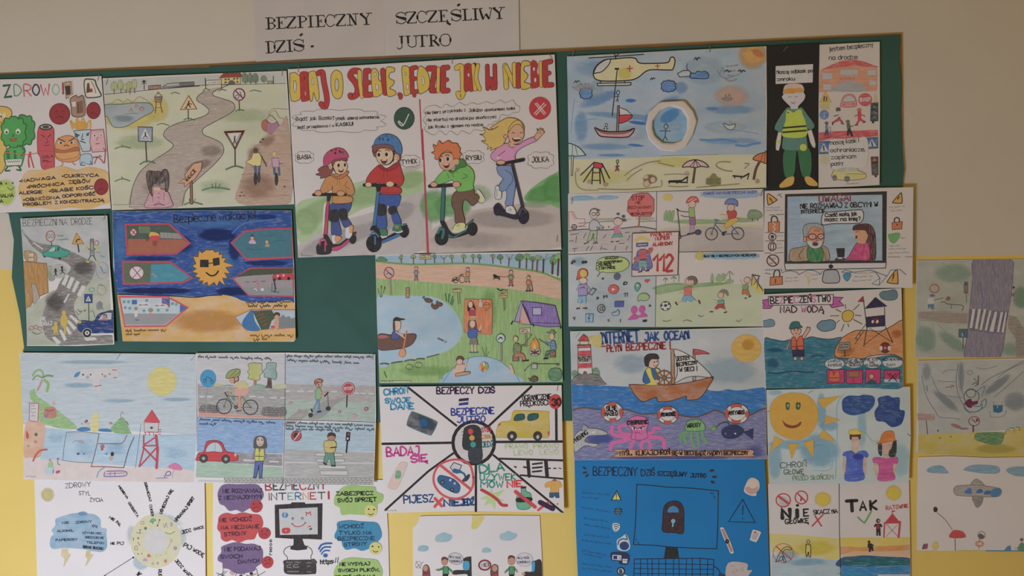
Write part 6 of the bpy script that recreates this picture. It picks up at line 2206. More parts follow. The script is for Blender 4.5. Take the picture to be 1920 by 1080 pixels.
# ---------------------------------------------------------------- protect your head from the sun
poster('sun_hat_poster', 'watercolour CHROŃ GŁOWĘ with a big smiling yellow sun and two people in hats', 'poster', BDP+.0003,
 [(1437, 731), (1570, 728), (1706, 725), (1707, 820), (1703, 903), (1570, 906), (1442, 908), (1439, 820)], None, '''
Z 1425 715 5.4
@painted_sky
m w
f a0a8a2 70,88 1530,50 1520,1015 95,1040
s 6f96a6 .75 600,700 240,200
s 7f9fab .8 350,640 330,60
s 7599a8 .7 620,300 60,220
s 7f9fab .7 150,800 90,220
s 7a9dab .7 700,450 110,70
s 8fa8aa .6 1420,800 140,200
s 8aa5aa .6 1030,450 60,280
s 8aa3a6 .6 150,110 90,40
c 6f94a2 8 1000,350 1050,480 1130,600 1190,600
c 6f94a2 8 850,130 780,250 780,600 760,980
c 7499a6 7 560,620 700,650 720,880 540,900
@smiling_sun|round smiling yellow sun with cut-out rays
m i
K 0.5 c2902e 95,345 105,240 175,155 280,118 350,115 450,130 540,195 588,320 570,440 500,540 400,590 300,585 190,540 120,460
g 3a5038 262,215 295,215 300,250 292,285 265,285 258,250
g 3a5038 365,215 405,215 410,250 395,285 365,280 362,250
e 8a9a5a 282,245 8,16
e 8a9a5a 388,248 8,14
g 7a3420 225,390 260,425 320,445 375,435 412,405 410,440 360,470 300,472 250,450
@sun_ray
K 0.5 bf912e 580,178 822,145 640,278
@sun_ray
K 0.5 bf912e 665,345 812,395 648,435
@sun_ray
K 0.5 bf912e 640,485 765,612 590,570
@sun_ray
K 0.5 bf912e 435,620 540,588 542,775
@sun_ray
K 0.5 bf912e 282,628 388,630 318,790
@sun_ray
K 0.5 bf912e 145,555 240,600 98,718
@blue_paint_cloud|wide dark blue painted cloud
m d
G 2c4878 3a5888 3 830,240 840,180 900,145 1000,148 1050,135 1150,155 1155,230 1100,300 1000,335 920,340 845,305
s 4a6896 .6 960,300 100,24
@blue_paint_cloud|tall dark blue painted cloud at the right
G 2a4272 223a66 3 1195,170 1290,145 1340,165 1410,170 1410,280 1460,300 1450,380 1415,440 1330,460 1260,410 1180,395 1160,310 1200,240
s 46618e .6 1300,370 110,50
@boy_in_cap|boy in a yellow cap and blue shirt
m d
g b0907e 840,760 860,760 865,930 855,960 835,900
g b0907e 1050,760 1075,760 1068,930 1045,960 1030,900
F b59682 8a7060 2 925,560 1005,560 1000,640 985,665 995,715 940,720 920,700 935,660
f 5a2c24 905,525 1020,520 1018,580 1000,590 990,560 930,562 920,600 905,580
G c4a83a 8a7a30 3 900,500 930,485 980,482 1010,510 1062,522 1010,535 905,535
G 4458a0 34448a 2 835,750 850,715 925,700 965,730 1000,705 1060,700 1095,740 1080,770 1045,765 1035,880 1045,990 860,1000 865,880 870,765
s 34428c .7 990,760 70,40
e 6a5a52 950,592 4,4
e 6a5a52 978,592 4,4
@woman_in_hat|woman in an orange hat and pink top
g 3a3a34 1195,620 1230,630 1230,750 1200,735 1190,690
g 343630 1340,600 1378,600 1370,750 1300,755 1310,680
F b8907e 8a7060 2 1225,610 1345,600 1325,680 1290,710 1290,770 1245,770 1245,700
G c06c2c 8a4c20 3 1175,630 1210,600 1235,530 1290,500 1350,510 1365,590 1395,600 1340,600 1260,620
g b0907e 1150,800 1190,800 1190,900 1175,960 1148,900
g b0907e 1345,800 1385,800 1370,900 1350,950 1340,900
G b04878 8a3058 2 1140,775 1200,765 1270,780 1330,765 1390,770 1385,830 1345,830 1340,900 1358,990 1190,998 1200,900 1190,830 1145,820
@title_words
m i
t 46524a 52 6 205,875 468,862 CHROŃ
t 46524a 46 6 240,938 440,935 GŁOWĘ
t 6a7a58 42 6 330,1000 735,985 PRZED SŁOŃCEM
@*crease_mark
c 5a5a54 6 78,308 90,302 118,300
c 5a5a54 4 490,120 520,98 540,95
c 5a5a54 6 1490,530 1520,552
''', amp=.0025, lift=.004, group=GRP)
# ---------------------------------------------------------------- no / yes bathing poster
poster('bathing_rules_poster', 'two-panel poster reading NIE and TAK with a yellow beach and red lifeguard tower', 'poster', .004,
 [(1440, 907), (1570, 906), (1704, 903), (1706, 1000), (1708, 1130), (1446, 1132), (1442, 1000)], None, '''
Z 1425 890 5.683
@left_beach
m w
f b8a64e 90,625 400,640 840,680 848,905 600,880 300,850 120,820
s beaa36 .7 600,780 240,90
m p
f 8f9ea0 120,850 300,860 600,885 848,910 855,1080 870,1400 125,1400
s 6f8fa0 .5 500,930 300,50
s 7a95a2 .5 300,850 150,60
@right_beach
m w
f bda22c 852,670 1600,665 1600,750 852,780
f b8742a 852,762 1100,770 1600,745 1600,805 1300,820 1000,810 855,855
f b8926a 855,850 1000,812 1300,822 1600,808 1600,890 900,890
m d
g 2a5070 860,885 1000,868 1120,858 1300,870 1600,890 1605,980 860,985
g 1f5a60 900,890 1300,885 1560,905 1560,960 1000,968
f 2a7098 862,965 1100,980 1400,970 1605,962 1605,1060 1640,1400 870,1400
s 3a8aa8 .6 1000,1050 200,40
c 8fa8ac 3 980,968 1050,962 1130,966
c 8fa8ac 3 1250,985 1400,972 1550,968
R b5aaa0 8a8078 2 1255,1062 1596,1078
@dividing_line
m i
l 2c2826 7 842,92 845,600 852,900 858,1080
@ban_badge|red ban ring at the far left
o a8383a 12 248,272 76,70
m p
G 9a9a9a 7f8488 2 200,270 230,230 280,250 310,290 270,330 220,320
m i
l a8383a 22 200,232 300,305
@ban_badge|second red ban ring
o a8383a 12 440,242 66,68
l a8383a 14 395,195 490,290
l 9a2c30 16 440,240 435,275
@pale_sun|soft yellow sun on the left panel
s c0a428 .97 668,262 105,92
e bfa22a 668,262 68,60
@pale_sun|soft yellow sun on the right panel
s c0a428 .97 1422,195 98,100
e bfa22a 1422,195 62,66
@big_word|heavy black word NIE
t 24211f 90 34 238,462 318,460 N
t 24211f 72 32 396,448 398,448 I
e 24211f 398,326 18,14
t 24211f 72 13 466,440 515,438 E
@big_word|heavy black word TAK
t 24211f 108 28 925,388 1035,382 T
t 24211f 92 16 1065,378 1128,376 A
t 24211f 92 20 1178,372 1240,368 K
@small_words
t 24211f 44 8 572,422 740,410 SKACZ
t 24211f 40 8 768,412 825,404 NA
t 24211f 46 9 268,522 515,510 GŁÓWKĘ
@ratownik_word
t a8383a 40 6 1342,375 1580,348 RATOWNIK
@red_cross|red cross
l a83034 14 585,438 652,545
l a83034 14 668,425 555,545
@green_tick|green tick
c 4c7a3a 12 1040,450 1080,490 1112,515
c 5a8a44 16 1112,512 1150,450 1185,385
@barred_diver|black outlined diver behind a barred ring
o a8443c 6 246,835 108,102
l a83034 10 170,762 330,900
c 24211f 6 165,930 200,850 240,790 290,765 335,790 320,800 270,795 230,840
c 24211f 6 165,920 190,925 215,880 240,870 235,910 205,915
c 24211f 6 240,840 265,900 275,930 255,930 240,880
@standing_bather|outlined bather on the sand
E b0a05a 24211f 6 512,712 16,18
F b0a04a 24211f 7 490,740 535,745 540,800 535,875 522,872 515,820 500,870 490,868 485,800
@life_guard|lifeguard in black and red
e 2a2624 1257,490 22,24
e a89a8e 1262,490 8,12
f 2a2624 1230,520 1285,520 1305,550 1290,560 1280,545 1285,650 1265,650 1260,600 1255,650 1238,650 1235,545 1220,560 1210,545
f 8e2c30 1240,525 1272,525 1270,575 1242,575
@lone_swimmer|small black figure on the orange sand
e 2a2624 1160,715 14,16
f 2a2624 1148,730 1185,730 1212,750 1200,765 1210,810 1192,812 1185,790 1178,822 1160,822 1155,780 1142,765
@red_lifeguard_tower|red lifeguard tower with a flag
l a83034 7 1405,380 1408,415
F a83034 a83034 3 1403,380 1442,388 1405,400
F a83034 8e2428 4 1408,415 1490,510 1325,515
l a83034 12 1325,515 1318,665
l a83034 18 1490,500 1475,665
l 9a4040 4 1345,525 1465,655
l 9a4040 4 1465,530 1340,660
l a83034 9 1320,515 1490,512
''', amp=.002, group=GRP)
# ---------------------------------------------------------------- right column on the yellow wall
poster('crossing_drawing', 'pencil drawing of a purple road with zebra crossing, top sheet on the yellow wall', 'poster', WLP,
 [(1718, 488), (1900, 486), (2040, 485), (2040, 668), (1900, 670), (1715, 671), (1717, 570)], None, '''
Z 1700 470 5.141
@grass_ground
m w
f 858270 100,92 1131,85 1400,85 1400,1030 80,1035
s 71806a .6 450,220 220,110
s 6b7c66 .6 180,850 120,160
s 6b7c66 .6 440,880 200,70 35
s 5f755c .7 1100,450 100,130
s 71806a .5 1000,950 100,80
c 6a7862 6 340,110 480,250 600,430
c 6a7862 5 120,690 160,850 130,1000
c 6a7862 5 250,690 270,850 260,980
c 6a7862 6 280,690 400,800 540,900
@purple_road|purple road with a white zebra crossing
m v
G 6b6066 4a4250 4 640,95 830,90 1010,90 1025,200 1010,400 985,560 960,700 900,1030 720,1025 560,1030 575,850 600,650 620,400 635,250
c 56506a 6 830,95 840,200 880,250
c 56506a 6 700,300 730,450 720,550
f 574e56 600,560 980,590 945,790 585,755
m i
f a3958a 632,560 660,560 630,745 605,745
f a3958a 688,560 715,562 680,755 655,752
f a3958a 742,562 765,565 722,765 700,762
f a3958a 795,575 815,578 770,770 750,768
f a3958a 848,585 872,588 835,782 795,778
f a3958a 905,590 928,592 890,785 868,783
f a3958a 950,592 965,594 935,788 912,786
l 4a4250 4 600,765 940,800
m p
@*cobbled_path
f 80705f 110,590 330,580 590,600 580,700 340,700 110,640
+N 6a5c50 3 112,592 340,668 4 9 .06
+N 6a5c50 3 340,605 585,690 5 10 .03
f 75695a 980,620 1060,640 1131,760 1131,1030 1060,1030 1050,850 975,740
+N 6a5c50 3 1050,740 1131,1030 9 4
@walking_child|child in white and blue with a dog
m i
o 7a4c3c 8 265,365 44,40
e 957866 265,365 30,28
e 5a5460 245,432 26,14
f 9c9184 200,460 260,455 262,515 200,515
f 4a6068 200,515 262,512 262,565 232,565 230,540 205,560
e 7a4a34 398,462 24,20 -30
l 3a3836 4 258,478 350,455
c 3a3836 5 330,500 360,490 380,510 430,518 540,530 530,580
l 3a3836 4 430,520 428,560
@small_traffic_light
R 6a5a50 3a3430 3 552,300 588,410
e 7a4a3c 570,395 13,15
e 3a3834 570,322 11,11
l 3a3a34 4 572,412 574,500
@small_traffic_light
e 7a4a3c 1023,425 14,16
e 3a3834 1030,355 12,12
@pedestrian_sign|dark blue pedestrian sign on a post
R 3e525a 2c3a40 3 500,755 585,835
l a3958a 6 530,795 540,825
l 3a3a34 6 542,838 542,945
''', amp=.001, group='drawings in the column on the yellow wall')
poster('swimming_drawing', 'crayon drawing of grey swirls over yellow sand, middle sheet on the yellow wall', 'poster', WLP+.0006,
 [(1720, 676), (1900, 672), (2040, 671), (2040, 850), (1900, 851), (1860, 857), (1717, 849), (1719, 760)], None, '''
Z 1700 660 5.4
@grey_swirls
m w
f 8a877c 105,85 1400,75 1400,800 1188,760 1000,790 680,812 120,830
s 6c6f6e .7 920,330 190,50 -38
s 6c6f6e .6 400,500 200,50 40
s 6e7170 .6 1100,500 140,120
s 70726f .6 550,250 40,180
s 767670 .5 200,200 60,110
c 5f6264 7 520,120 500,300 530,450 590,560 640,620
c 5f6264 6 560,120 540,280 570,430
c 5f6264 6 150,240 200,450 290,600 340,660 480,670 540,685
c 5f6264 6 250,250 330,410 450,450 560,460
c 5f6264 7 1180,90 1000,190 850,260 760,330
c 5f6264 6 1180,200 1000,360 880,460
c 5f6264 5 700,160 800,170 920,140
c 5f6264 5 360,220 400,185 500,180
c 6a5a5c 5 920,260 1050,170 1188,110
@yellow_sand
m w
f a08a36 115,830 680,812 980,808 1188,760 1400,740 1400,1050 1188,1035 850,1070 300,1050 110,1020
s 948036 .6 900,980 250,60
@green_patch|green crayon patch
m p
G 44693a 3a5a34 3 700,825 800,815 970,815 985,850 950,930 850,935 740,905 690,880
@big_swimmer|round swimmer in a red and blue ring
m i
o 3a3c3e 6 655,450 78,70
o 3a3c3e 5 650,415 48,45
g 5a2038 580,520 620,480 650,475 665,500 715,495 715,525 670,540 655,565 620,560 600,540
c 2c5464 7 575,530 600,590 680,608 750,580 765,530
c 2c5464 6 650,540 740,550 760,500 800,480 800,540 760,575
c 2c5464 5 700,400 760,360 790,350 760,450
c 3a3c3e 6 665,330 690,310 715,330 690,345
l 3a3c3e 8 725,240 722,330
l 3a3c3e 5 680,265 715,305
o 5a5a58 4 640,208 26,22
@blue_swimmer|teal swimmer
F 24546a 1c4054 3 875,540 970,540 965,600 930,615 880,605
l 9a9286 6 920,545 920,565
l 5a5a58 3 880,500 882,540
l 5a5a58 3 965,500 962,540
c 5a5a58 4 840,600 850,650 920,660 990,640 1010,590
@red_sign|round red sign on a red post
o 7a3034 7 682,700 55,46
l 5a2428 7 660,680 700,715
e 7a2430 712,690 14,16
l 5a2428 12 672,745 672,805
@pink_board|pink board on a post
m p
f 8a6a5e 105,620 285,630 280,690 110,690
l 5a3a34 7 195,695 210,830
@red_stroke
s 8a5a50 .9 500,750 70,22 20
s 8a5a50 .8 580,775 60,14
m i
@*small_mark
l 3a3a36 5 200,340 208,395
e 3a3a36 336,870 9,6
e 3a3a36 445,855 9,6
e 3a3a36 315,795 7,12
c 4a4a3a 5 1000,830 1010,790 1040,790
c 4a4a3a 5 1040,770 1080,770 1090,800
c 4a4a3a 5 1110,760 1140,765 1140,790
c 5a4238 5 390,360 440,350 450,365
c 7a3a34 8 450,340 465,340 475,352
c 5a5a58 4 310,290 400,300 500,300
V 3a3a30 3 140,1032 270,1032 10 3
''', amp=.001, group='drawings in the column on the yellow wall')
poster('plane_drawing', 'sheet with a grey plane over a red umbrella, lowest on the yellow wall', 'poster', WLP,
 [(1721, 857), (1780, 855), (1850, 858), (2040, 855), (2040, 1034), (1850, 1034), (1719, 1032), (1719, 940)], None, '''
Z 1700 840 4.5
@blue_cloud|small blue cloud at the left
m p
G 5f7c86 54707c 2 170,185 210,155 290,148 330,180 348,210 270,212 190,206
@blue_cloud|long blue cloud in the middle
G 5f7c86 54707c 2 478,182 530,150 600,140 750,150 785,185 760,212 640,212 540,198
@blue_cloud|blue cloud at the right edge
G 5f7c86 54707c 2 840,180 900,158 1000,158 1100,180 1060,235 930,235 860,210
@grey_plane|grey plane with blue windows
G 7e7468 5a5048 3 540,315 560,275 590,260 630,285 650,318
G 857a6e 5a5048 4 396,350 410,325 450,315 600,312 740,330 795,350 790,395 740,412 600,410 440,400 405,385
G 6f665c 5a5048 3 555,412 640,412 630,470 595,502 570,470
m i
g 3a5f8a 485,375 510,345 535,335 548,365 540,388
g 34587c 585,378 600,350 630,345 640,375
g 34587c 650,388 665,362 705,360 700,388
g 3a6480 705,400 720,350 780,335 795,370 760,410
@red_umbrella|red umbrella held by a long thin arm
g a03a30 360,755 385,700 430,692 480,710 492,755
l 333 5 408,760 410,862
c 6a3430 4 255,545 320,600 385,690
g 3a2824 225,505 245,495 262,515 250,540 228,535
@ring_and_figure
o 5a4a44 4 630,735 30,32
g 5a4a44 600,745 620,720 655,745 630,765
E b07050 7a4a34 3 614,808 34,24
e b8a898 614,806 16,12
l 5a4a44 4 614,765 606,850
@beach_ball|striped beach ball
g 3a4a54 130,850 140,815 158,808 150,850
g 8a3440 150,848 160,810 178,808 172,850
@yellow_spot
s b09a4a .9 243,825 34,46
@yellow_strip
f a08a34 380,868 460,860 668,862 668,878 380,882
@*blue_wave
c 3a5f78 6 105,866 160,870 218,866
l 3a5f78 8 670,866 990,868
f 3a6a84 820,862 850,825 875,820 880,862
@green_bather|green bather at the right edge
e 6a5044 968,772 16,14
g 4f7050 935,860 950,810 975,795 1000,830 1000,862
l 8a6048 5 915,850 940,835
''', amp=.001, group='drawings in the column on the yellow wall')
# ---------------------------------------------------------------- safe on the road
poster('road_safety_poster', 'tall pencil drawing BEZPIECZNI NA DRODZE with a curving grey road, turquoise and blue cars', 'poster', BDP,
 [(40, 410), (120, 406), (203, 404.5), (208, 500), (214, 570), (217.5, 645), (150, 648), (54, 648), (50, 560)], None, '''
Z 20 380 3.857
@ground_and_sky
m w
f a9aeae 80,112 705,100 722,560 400,560 90,400
f a5aa96 118,770 300,640 600,540 722,560 745,1020 130,1030
m p
g 7a7572 95,195 130,250 200,290 330,310 430,345 540,400 620,440 600,540 560,600 480,700 470,780 520,880 480,960 400,1030 330,1010 260,960 235,850 260,740 330,640 370,560 440,480 400,430 300,400 200,350 140,290
f 7a7572 430,880 745,930 755,1015 400,1030 
s 5a5654 .6 330,720 90,90
s 5f5b58 .6 530,470 90,60
m i
l c0beba 10 170,290 235,335
f c5c2be 405,520 430,525 400,600 372,590
f c5c2be 442,535 470,545 435,625 410,612
f c5c2be 482,562 508,572 470,650 448,642
f c5c2be 522,595 552,605 512,680 485,668
f c5c2be 425,655 435,660 400,725 388,720
f c5c2be 430,815 450,810 515,865 495,880
f c5c2be 410,850 430,845 490,905 468,920
f c5c2be 395,885 412,880 455,945 435,955
f c5c2be 360,920 380,915 420,985 400,1000
f c5c2be 310,975 330,965 380,1010 350,1022
f c0beba 540,975 620,970 640,990 560,998
c 5a5654 3 90,190 100,230 140,260
@title_words
t 7a7c7c 46 5 95,170 340,163 BEZPIECZNI
t 7a7c7c 44 5 362,163 415,160 NA
t 7a7c7c 44 5 445,160 595,155 DRODZE
@brown_houses
m v
G b08a54 7a5a34 3 105,350 185,365 188,430 120,425
R c0bcb4 7a5a34 2 135,365 170,392
R c0bcb4 7a5a34 2 135,400 170,422
F b0803c 6a4a24 4 92,425 265,440 278,650 180,690 150,745 115,765 100,600
F a59a92 6a4a24 3 155,585 185,590 215,690 170,735
m w
g 86917a 270,470 300,455 330,520 320,560 280,560
@turquoise_car|turquoise car
m i
e 333 250,385 10,12
e 333 360,400 12,12
G 3f9a88 2f6a60 4 235,365 275,345 300,315 350,312 385,340 425,350 428,375 380,395 290,392 240,382
g a8b8b4 280,350 310,325 325,325 320,350
g 2f4a48 325,350 345,320 358,322 350,348
l b0c0bc 3 335,350 345,322
@speed_limit_sign|round red-rimmed 50 sign
l 333 6 298,280 303,305
E b4b6b4 b05a50 7 293,243 32,38
t 7a7876 28 4 272,258 315,255 50
t 7a8088 10 2 338,245 385,242 Trasę
t 7a8088 10 2 338,272 425,268 w pogodzie?
@bend_sign|orange triangular bend sign
l 333 9 492,300 500,355
F c09a4a b05038 5 482,218 535,298 450,300
c 333 8 480,285 488,268 505,265
@traffic_light_character|traffic light on legs holding a sign
F 8f9490 4a4a48 4 582,265 605,262 610,385 582,385
e a0605a 594,278 8,10
e b0a060 594,315 8,10
e 6a8a6a 594,352 8,10
l 4a4a48 5 555,330 582,340
l 4a4a48 5 608,340 632,325
e c0b03c 555,330 12,12
e c0b03c 634,330 12,12
E b4b0ae a04a44 4 628,292 14,16
l 4a4a48 6 585,385 568,415
l 4a4a48 6 605,385 622,415
e c0b03c 565,426 14,8
e c0b03c 628,426 14,8
V 7a8088 2 620,360 665,365 10 3
V 7a8088 2 650,385 705,400 10 3
@children_sign|round sign with two running children
E a5a8a2 b0a09c 4 355,495 54,50
e 2c2a2a 330,485 9,9
l 2c2a2a 10 330,492 332,515
l 2c2a2a 4 315,500 345,495
l 2c2a2a 5 330,515 320,530
l 2c2a2a 5 332,515 342,528
e 2c2a2a 377,468 9,9
l 2c2a2a 10 378,475 380,500
l 2c2a2a 4 362,490 398,485
l 2c2a2a 5 380,500 365,515
l 2c2a2a 5 382,500 400,515
@*pencil_circle
o a09090 3 668,490 45,60
c 5a8a94 6 650,460 665,480 670,500
l b05a50 5 675,510 695,505
o a87a7a 3 665,632 32,36
o 5a9a80 4 594,630 20,14
@pedestrian_sign|blue pedestrian sign on a post
l 333 5 572,725 576,850
R 2c4a84 22386a 3 542,662 598,724
f c0c0c0 570,672 590,712 550,712
l 333 5 570,690 568,706
@blue_car|dark blue car with a driver, cut by the right edge
m d
G 2a4078 1c2c58 4 498,870 530,850 610,855 640,810 690,790 760,790 760,945 600,950 510,925
m i
F b0b0b4 1c2c58 4 640,850 665,810 705,792 742,792 740,845
e b08070 688,828 13,15
c 2a2422 6 680,812 698,808 706,830
f a87088 650,850 665,838 710,838 715,850
E 2c2a2a c9c6c4 3 566,940 33,33
e c9c6c4 566,940 16,16
e 444 566,940 7,7
e c0a040 510,862 14,10
f c9c8c6 590,945 758,940 758,955 600,958
@yellow_adult|yellow adult silhouette walking
m i
e c0a44a 395,795 16,18
g c0a44a 380,815 410,812 425,850 415,900 412,950 400,950 395,905 372,880 372,840
@yellow_child|yellow child silhouette walking
e c0a44a 335,872 14,14
g c0a44a 320,890 350,885 352,925 360,955 348,950 340,935 325,958 322,925 305,908
@faint_words
t c9c6c2 22 5 228,850 262,848 NIE
t c9c6c2 22 5 228,885 308,880 OBIJ
@pencil_plants
m w
c 77827a 4 480,780 500,810 520,790
c 5a6a5a 4 495,770 510,790
e 3a403a 520,785 6,5
e 3a403a 545,780 6,5
c 8a8a9a 5 630,770 650,740 680,775
c 8a8a9a 5 640,730 655,715 670,740
s 8a8a96 .7 650,745 30,40
o b0707a 5 160,905 16,12
o b0707a 5 190,900 16,12
o b0707a 5 220,910 14,12
c 6a8a5a 6 165,935 200,950 235,935
e a87a80 145,915 8,8
c 6a8a6a 4 640,600 655,590 670,605
c 6a8a6a 4 570,800 600,780 620,830
''', amp=.003, lift=.012, staples='199,407,110', group=GRP)
# ---------------------------------------------------------------- blue painting with the sun in sunglasses
poster('holiday_safety_painting', 'dark blue painting with an orange sun wearing sunglasses and red-edged arrow panels', 'painting', BDP,
 [(212, 396), (380, 394), (547, 395), (552, 500), (556, 636), (552, 640), (400, 640), (234, 639), (222, 545), (214, 500)], None, '''
Z 200 385 4.153
@blue_paint
m d
f 2f549a 45,40 1445,30 1465,760 1090,750 900,700 700,710 520,700 75,695
s 4a7ab4 .7 110,300 70,260
s 4a78b4 .7 800,130 400,60
s 5080b8 .8 830,470 210,180
s 1f2f66 .9 860,230 170,60
s 243a7a .8 1230,90 110,26
s 203672 .8 560,300 130,90
s 203470 .8 350,415 240,22
s 1f2c5c .95 400,665 330,30
s 23356e .8 1000,330 60,120
s 203470 .9 1250,450 200,26
s 202e60 .9 1000,670 180,40
s 4a78b4 .5 1130,120 110,40
c 4a74b0 8 80,60 200,80 400,55
c 4a74b0 8 980,220 1080,140 1300,110
c 4a74b0 6 300,110 500,130 620,180
m w
g d0a04e 75,690 140,700 300,705 520,700 640,715 800,700 900,695 1000,715 1100,755 1300,755 1460,760 1480,1045 1000,1060 400,1055 130,1050 95,850
s c08a48 .6 800,900 350,110
c 18203a 8 90,692 300,698 520,705 690,715 800,702 900,698
@title_words
m i
t 1f2748 60 7 530,135 850,118 Bezpieczne
t 1f2748 56 7 880,118 1160,100 wakacje!
@drawn_sun|spiky orange sun in black sunglasses
F e0a23c 5a3a1c 5 722,350 745,370 780,345 800,350 830,345 845,365 880,355 878,385 905,378 900,410 935,410 915,440 998,470 930,485 965,532 920,525 945,570 905,565 925,625 880,590 862,632 840,600 795,632 785,598 745,620 755,588 715,590 730,565 690,555 710,530 668,515 700,495 668,470 698,455 675,398 715,400
R 2a2a2c 1a1a1c 3 732,425 795,480
F 2a2a2c 1a1a1c 3 830,415 878,408 882,462 835,470
l 2a2a2c 7 795,452 832,448
c 2a2220 11 780,525 815,548 850,540 872,512
@arrow_panel|arrow panel with a bag of chips and a fence
F 4a5a52 b8425a 14 150,150 490,145 650,295 545,375 165,382
f a5604a 172,262 600,265 640,295 545,368 170,376
f 6a7a5a 250,165 340,165 345,220 255,215
f 8a8a88 420,210 560,218 600,262 420,255
l c09a90 3 430,212 440,255
l c09a90 3 460,212 470,256
l c09a90 3 490,214 500,258
l c09a90 3 525,216 535,260
E c8c0c0 b03a44 4 212,210 24,26
l b03a44 9 198,195 228,225
l b03a44 7 225,198 202,226
g d8a83c 335,235 345,210 380,210 410,225 410,245 345,250
g c8444a 345,240 412,238 408,268 350,275
f 8a4a44 360,275 400,275 392,318 366,315
e 554 320,262 11,16
@arrow_panel|arrow panel with a crossed circle and water
F 586a52 b8425a 13 130,440 500,440 672,565 600,600 140,612
f 3f8aa0 350,460 500,455 655,560 590,592 345,600
s 5fa8b8 .7 480,540 90,30
E c9c0c4 8a3444 5 238,525 56,52
l 8a3444 6 205,480 275,565
l 8a3444 5 275,490 205,570
c 7a6a60 5 320,520 345,510 355,525
c b08a80 9 360,535 375,540 385,555
@arrow_panel|arrow panel with a city street and two speech bubbles
F b4bcc4 c8505e 13 108,712 480,712 640,795 470,938 155,940
f 8f9094 140,840 570,842 465,928 155,928
f 3f68a0 205,735 245,735 245,770 205,770
f 3f68a0 435,720 500,725 500,790 440,780
f 4a68a0 578,770 635,798 578,835
l c8505e 9 440,725 495,790

g c8c4c4 245,770 290,750 350,770 330,790 270,795
V 333 3 258,780 335,778 10 2
g c8c4c4 372,785 420,762 480,775 470,795 400,795
V 333 3 385,785 465,782 10 4
e 5f9a9c 145,750 12,12
e 5f9a9c 180,750 12,12
e 5f9a9c 155,795 12,12
e 5f9a9c 190,800 12,12
e 5f9a9c 320,740 12,12
e 5f9a9c 300,820 12,12
e 5f9a9c 410,815 12,12
e 5f9a9c 480,815 12,12
e 5f9a9c 520,765 12,12
e 5f9a9c 550,770 10,12
e 8a8a68 238,802 14,14
f c8c4be 225,820 252,820 250,865 228,865
l 444 5 235,890 260,892
e 8a8a68 352,815 20,16
c c07a8a 14 350,840 358,860 365,890
@arrow_panel|arrow panel with two swimmers in teal water
F 3f7484 b8425a 12 975,292 1080,200 1200,188 1445,178 1455,405 1090,425
c 2f5a6c 4 1200,230 1250,240 1320,228
c 2f5a6c 4 1090,335 1150,345 1240,340
c 2f5a6c 4 1300,280 1350,272 1400,278
l c8444a 12 1090,420 1452,405
f 2a2830 1120,245 1136,225 1152,245
E c9a088 6a4a44 3 1136,255 16,14
g d0a0b4 1110,295 1125,270 1150,270 1165,298
E c0a878 6a4a44 3 1250,285 14,14
g a8946c 1235,320 1245,300 1262,300 1272,322
@arrow_panel|arrow panel with a red car on a grey street
F 9a8f94 b8425a 10 985,572 1120,488 1455,488 1458,708 1110,702
f 46523f 1000,560 1125,494 1452,490 1450,530 1150,545
l 444 4 1085,597 1112,597
l 444 4 1140,595 1165,594
l 444 4 1205,592 1240,590
f 8a8d90 1050,640 1455,640 1456,700 1110,695
G c0404c 7a2430 3 1300,545 1340,530 1430,530 1452,550 1450,575 1310,575
e 2a2628 1350,570 12,13
e 2a2628 1420,570 12,13
e d8c8c8 1335,550 8,8
e d8c8c8 1380,545 8,8
c b07a84 12 1170,580 1180,600 1185,640
e d0c8c8 1160,658 12,12
e 2a2628 1158,662 6,6
e d0c8c8 1215,655 12,12
e 333 1308,580 12,12
l 3a4058 12 1308,595 1318,650
l 333 7 1318,650 1310,675
l 333 4 1285,670 1345,675
l 333 4 1290,605 1290,670
@arrow_panel|panel with a boy between blue hill and railway
F a8b8c4 b06a54 6 1005,870 1130,812 1475,812 1478,950 1095,972
g 3a70a4 1060,915 1135,812 1160,900 1200,970 1110,972
f 46563c 1140,820 1290,815 1320,870 1290,900 1270,960 1210,968
l 8a4a40 8 1165,830 1210,820
l 8a4a40 8 1175,860 1225,842
l 8a4a40 8 1190,885 1240,865
l 8a4a40 8 1205,910 1255,888
l 8a4a40 8 1225,935 1268,915
f 7a8084 1340,900 1360,865 1380,850 1400,870 1430,860 1440,880 1478,870 1478,950 1345,955
e 5a3428 1330,850 26,20
E c8967c 5a3428 3 1330,870 20,20
g c8967c 1312,890 1345,890 1340,955 1305,955
e c04a4a 1300,945 18,10
@tiny_handwriting
V 4a3a20 4 162,985 475,975 20 1
V 4a3a20 4 165,1010 300,1008 18 2
V 3a3020 4 1090,765 1440,758 20 3
V 3a3020 5 1105,795 1415,790 22 4
V 4a3a20 4 1125,1020 1465,1020 22 5
V 4a3a20 4 1150,1050 1260,1048 20 6
''', amp=.004, lift=.012, group=GRP)
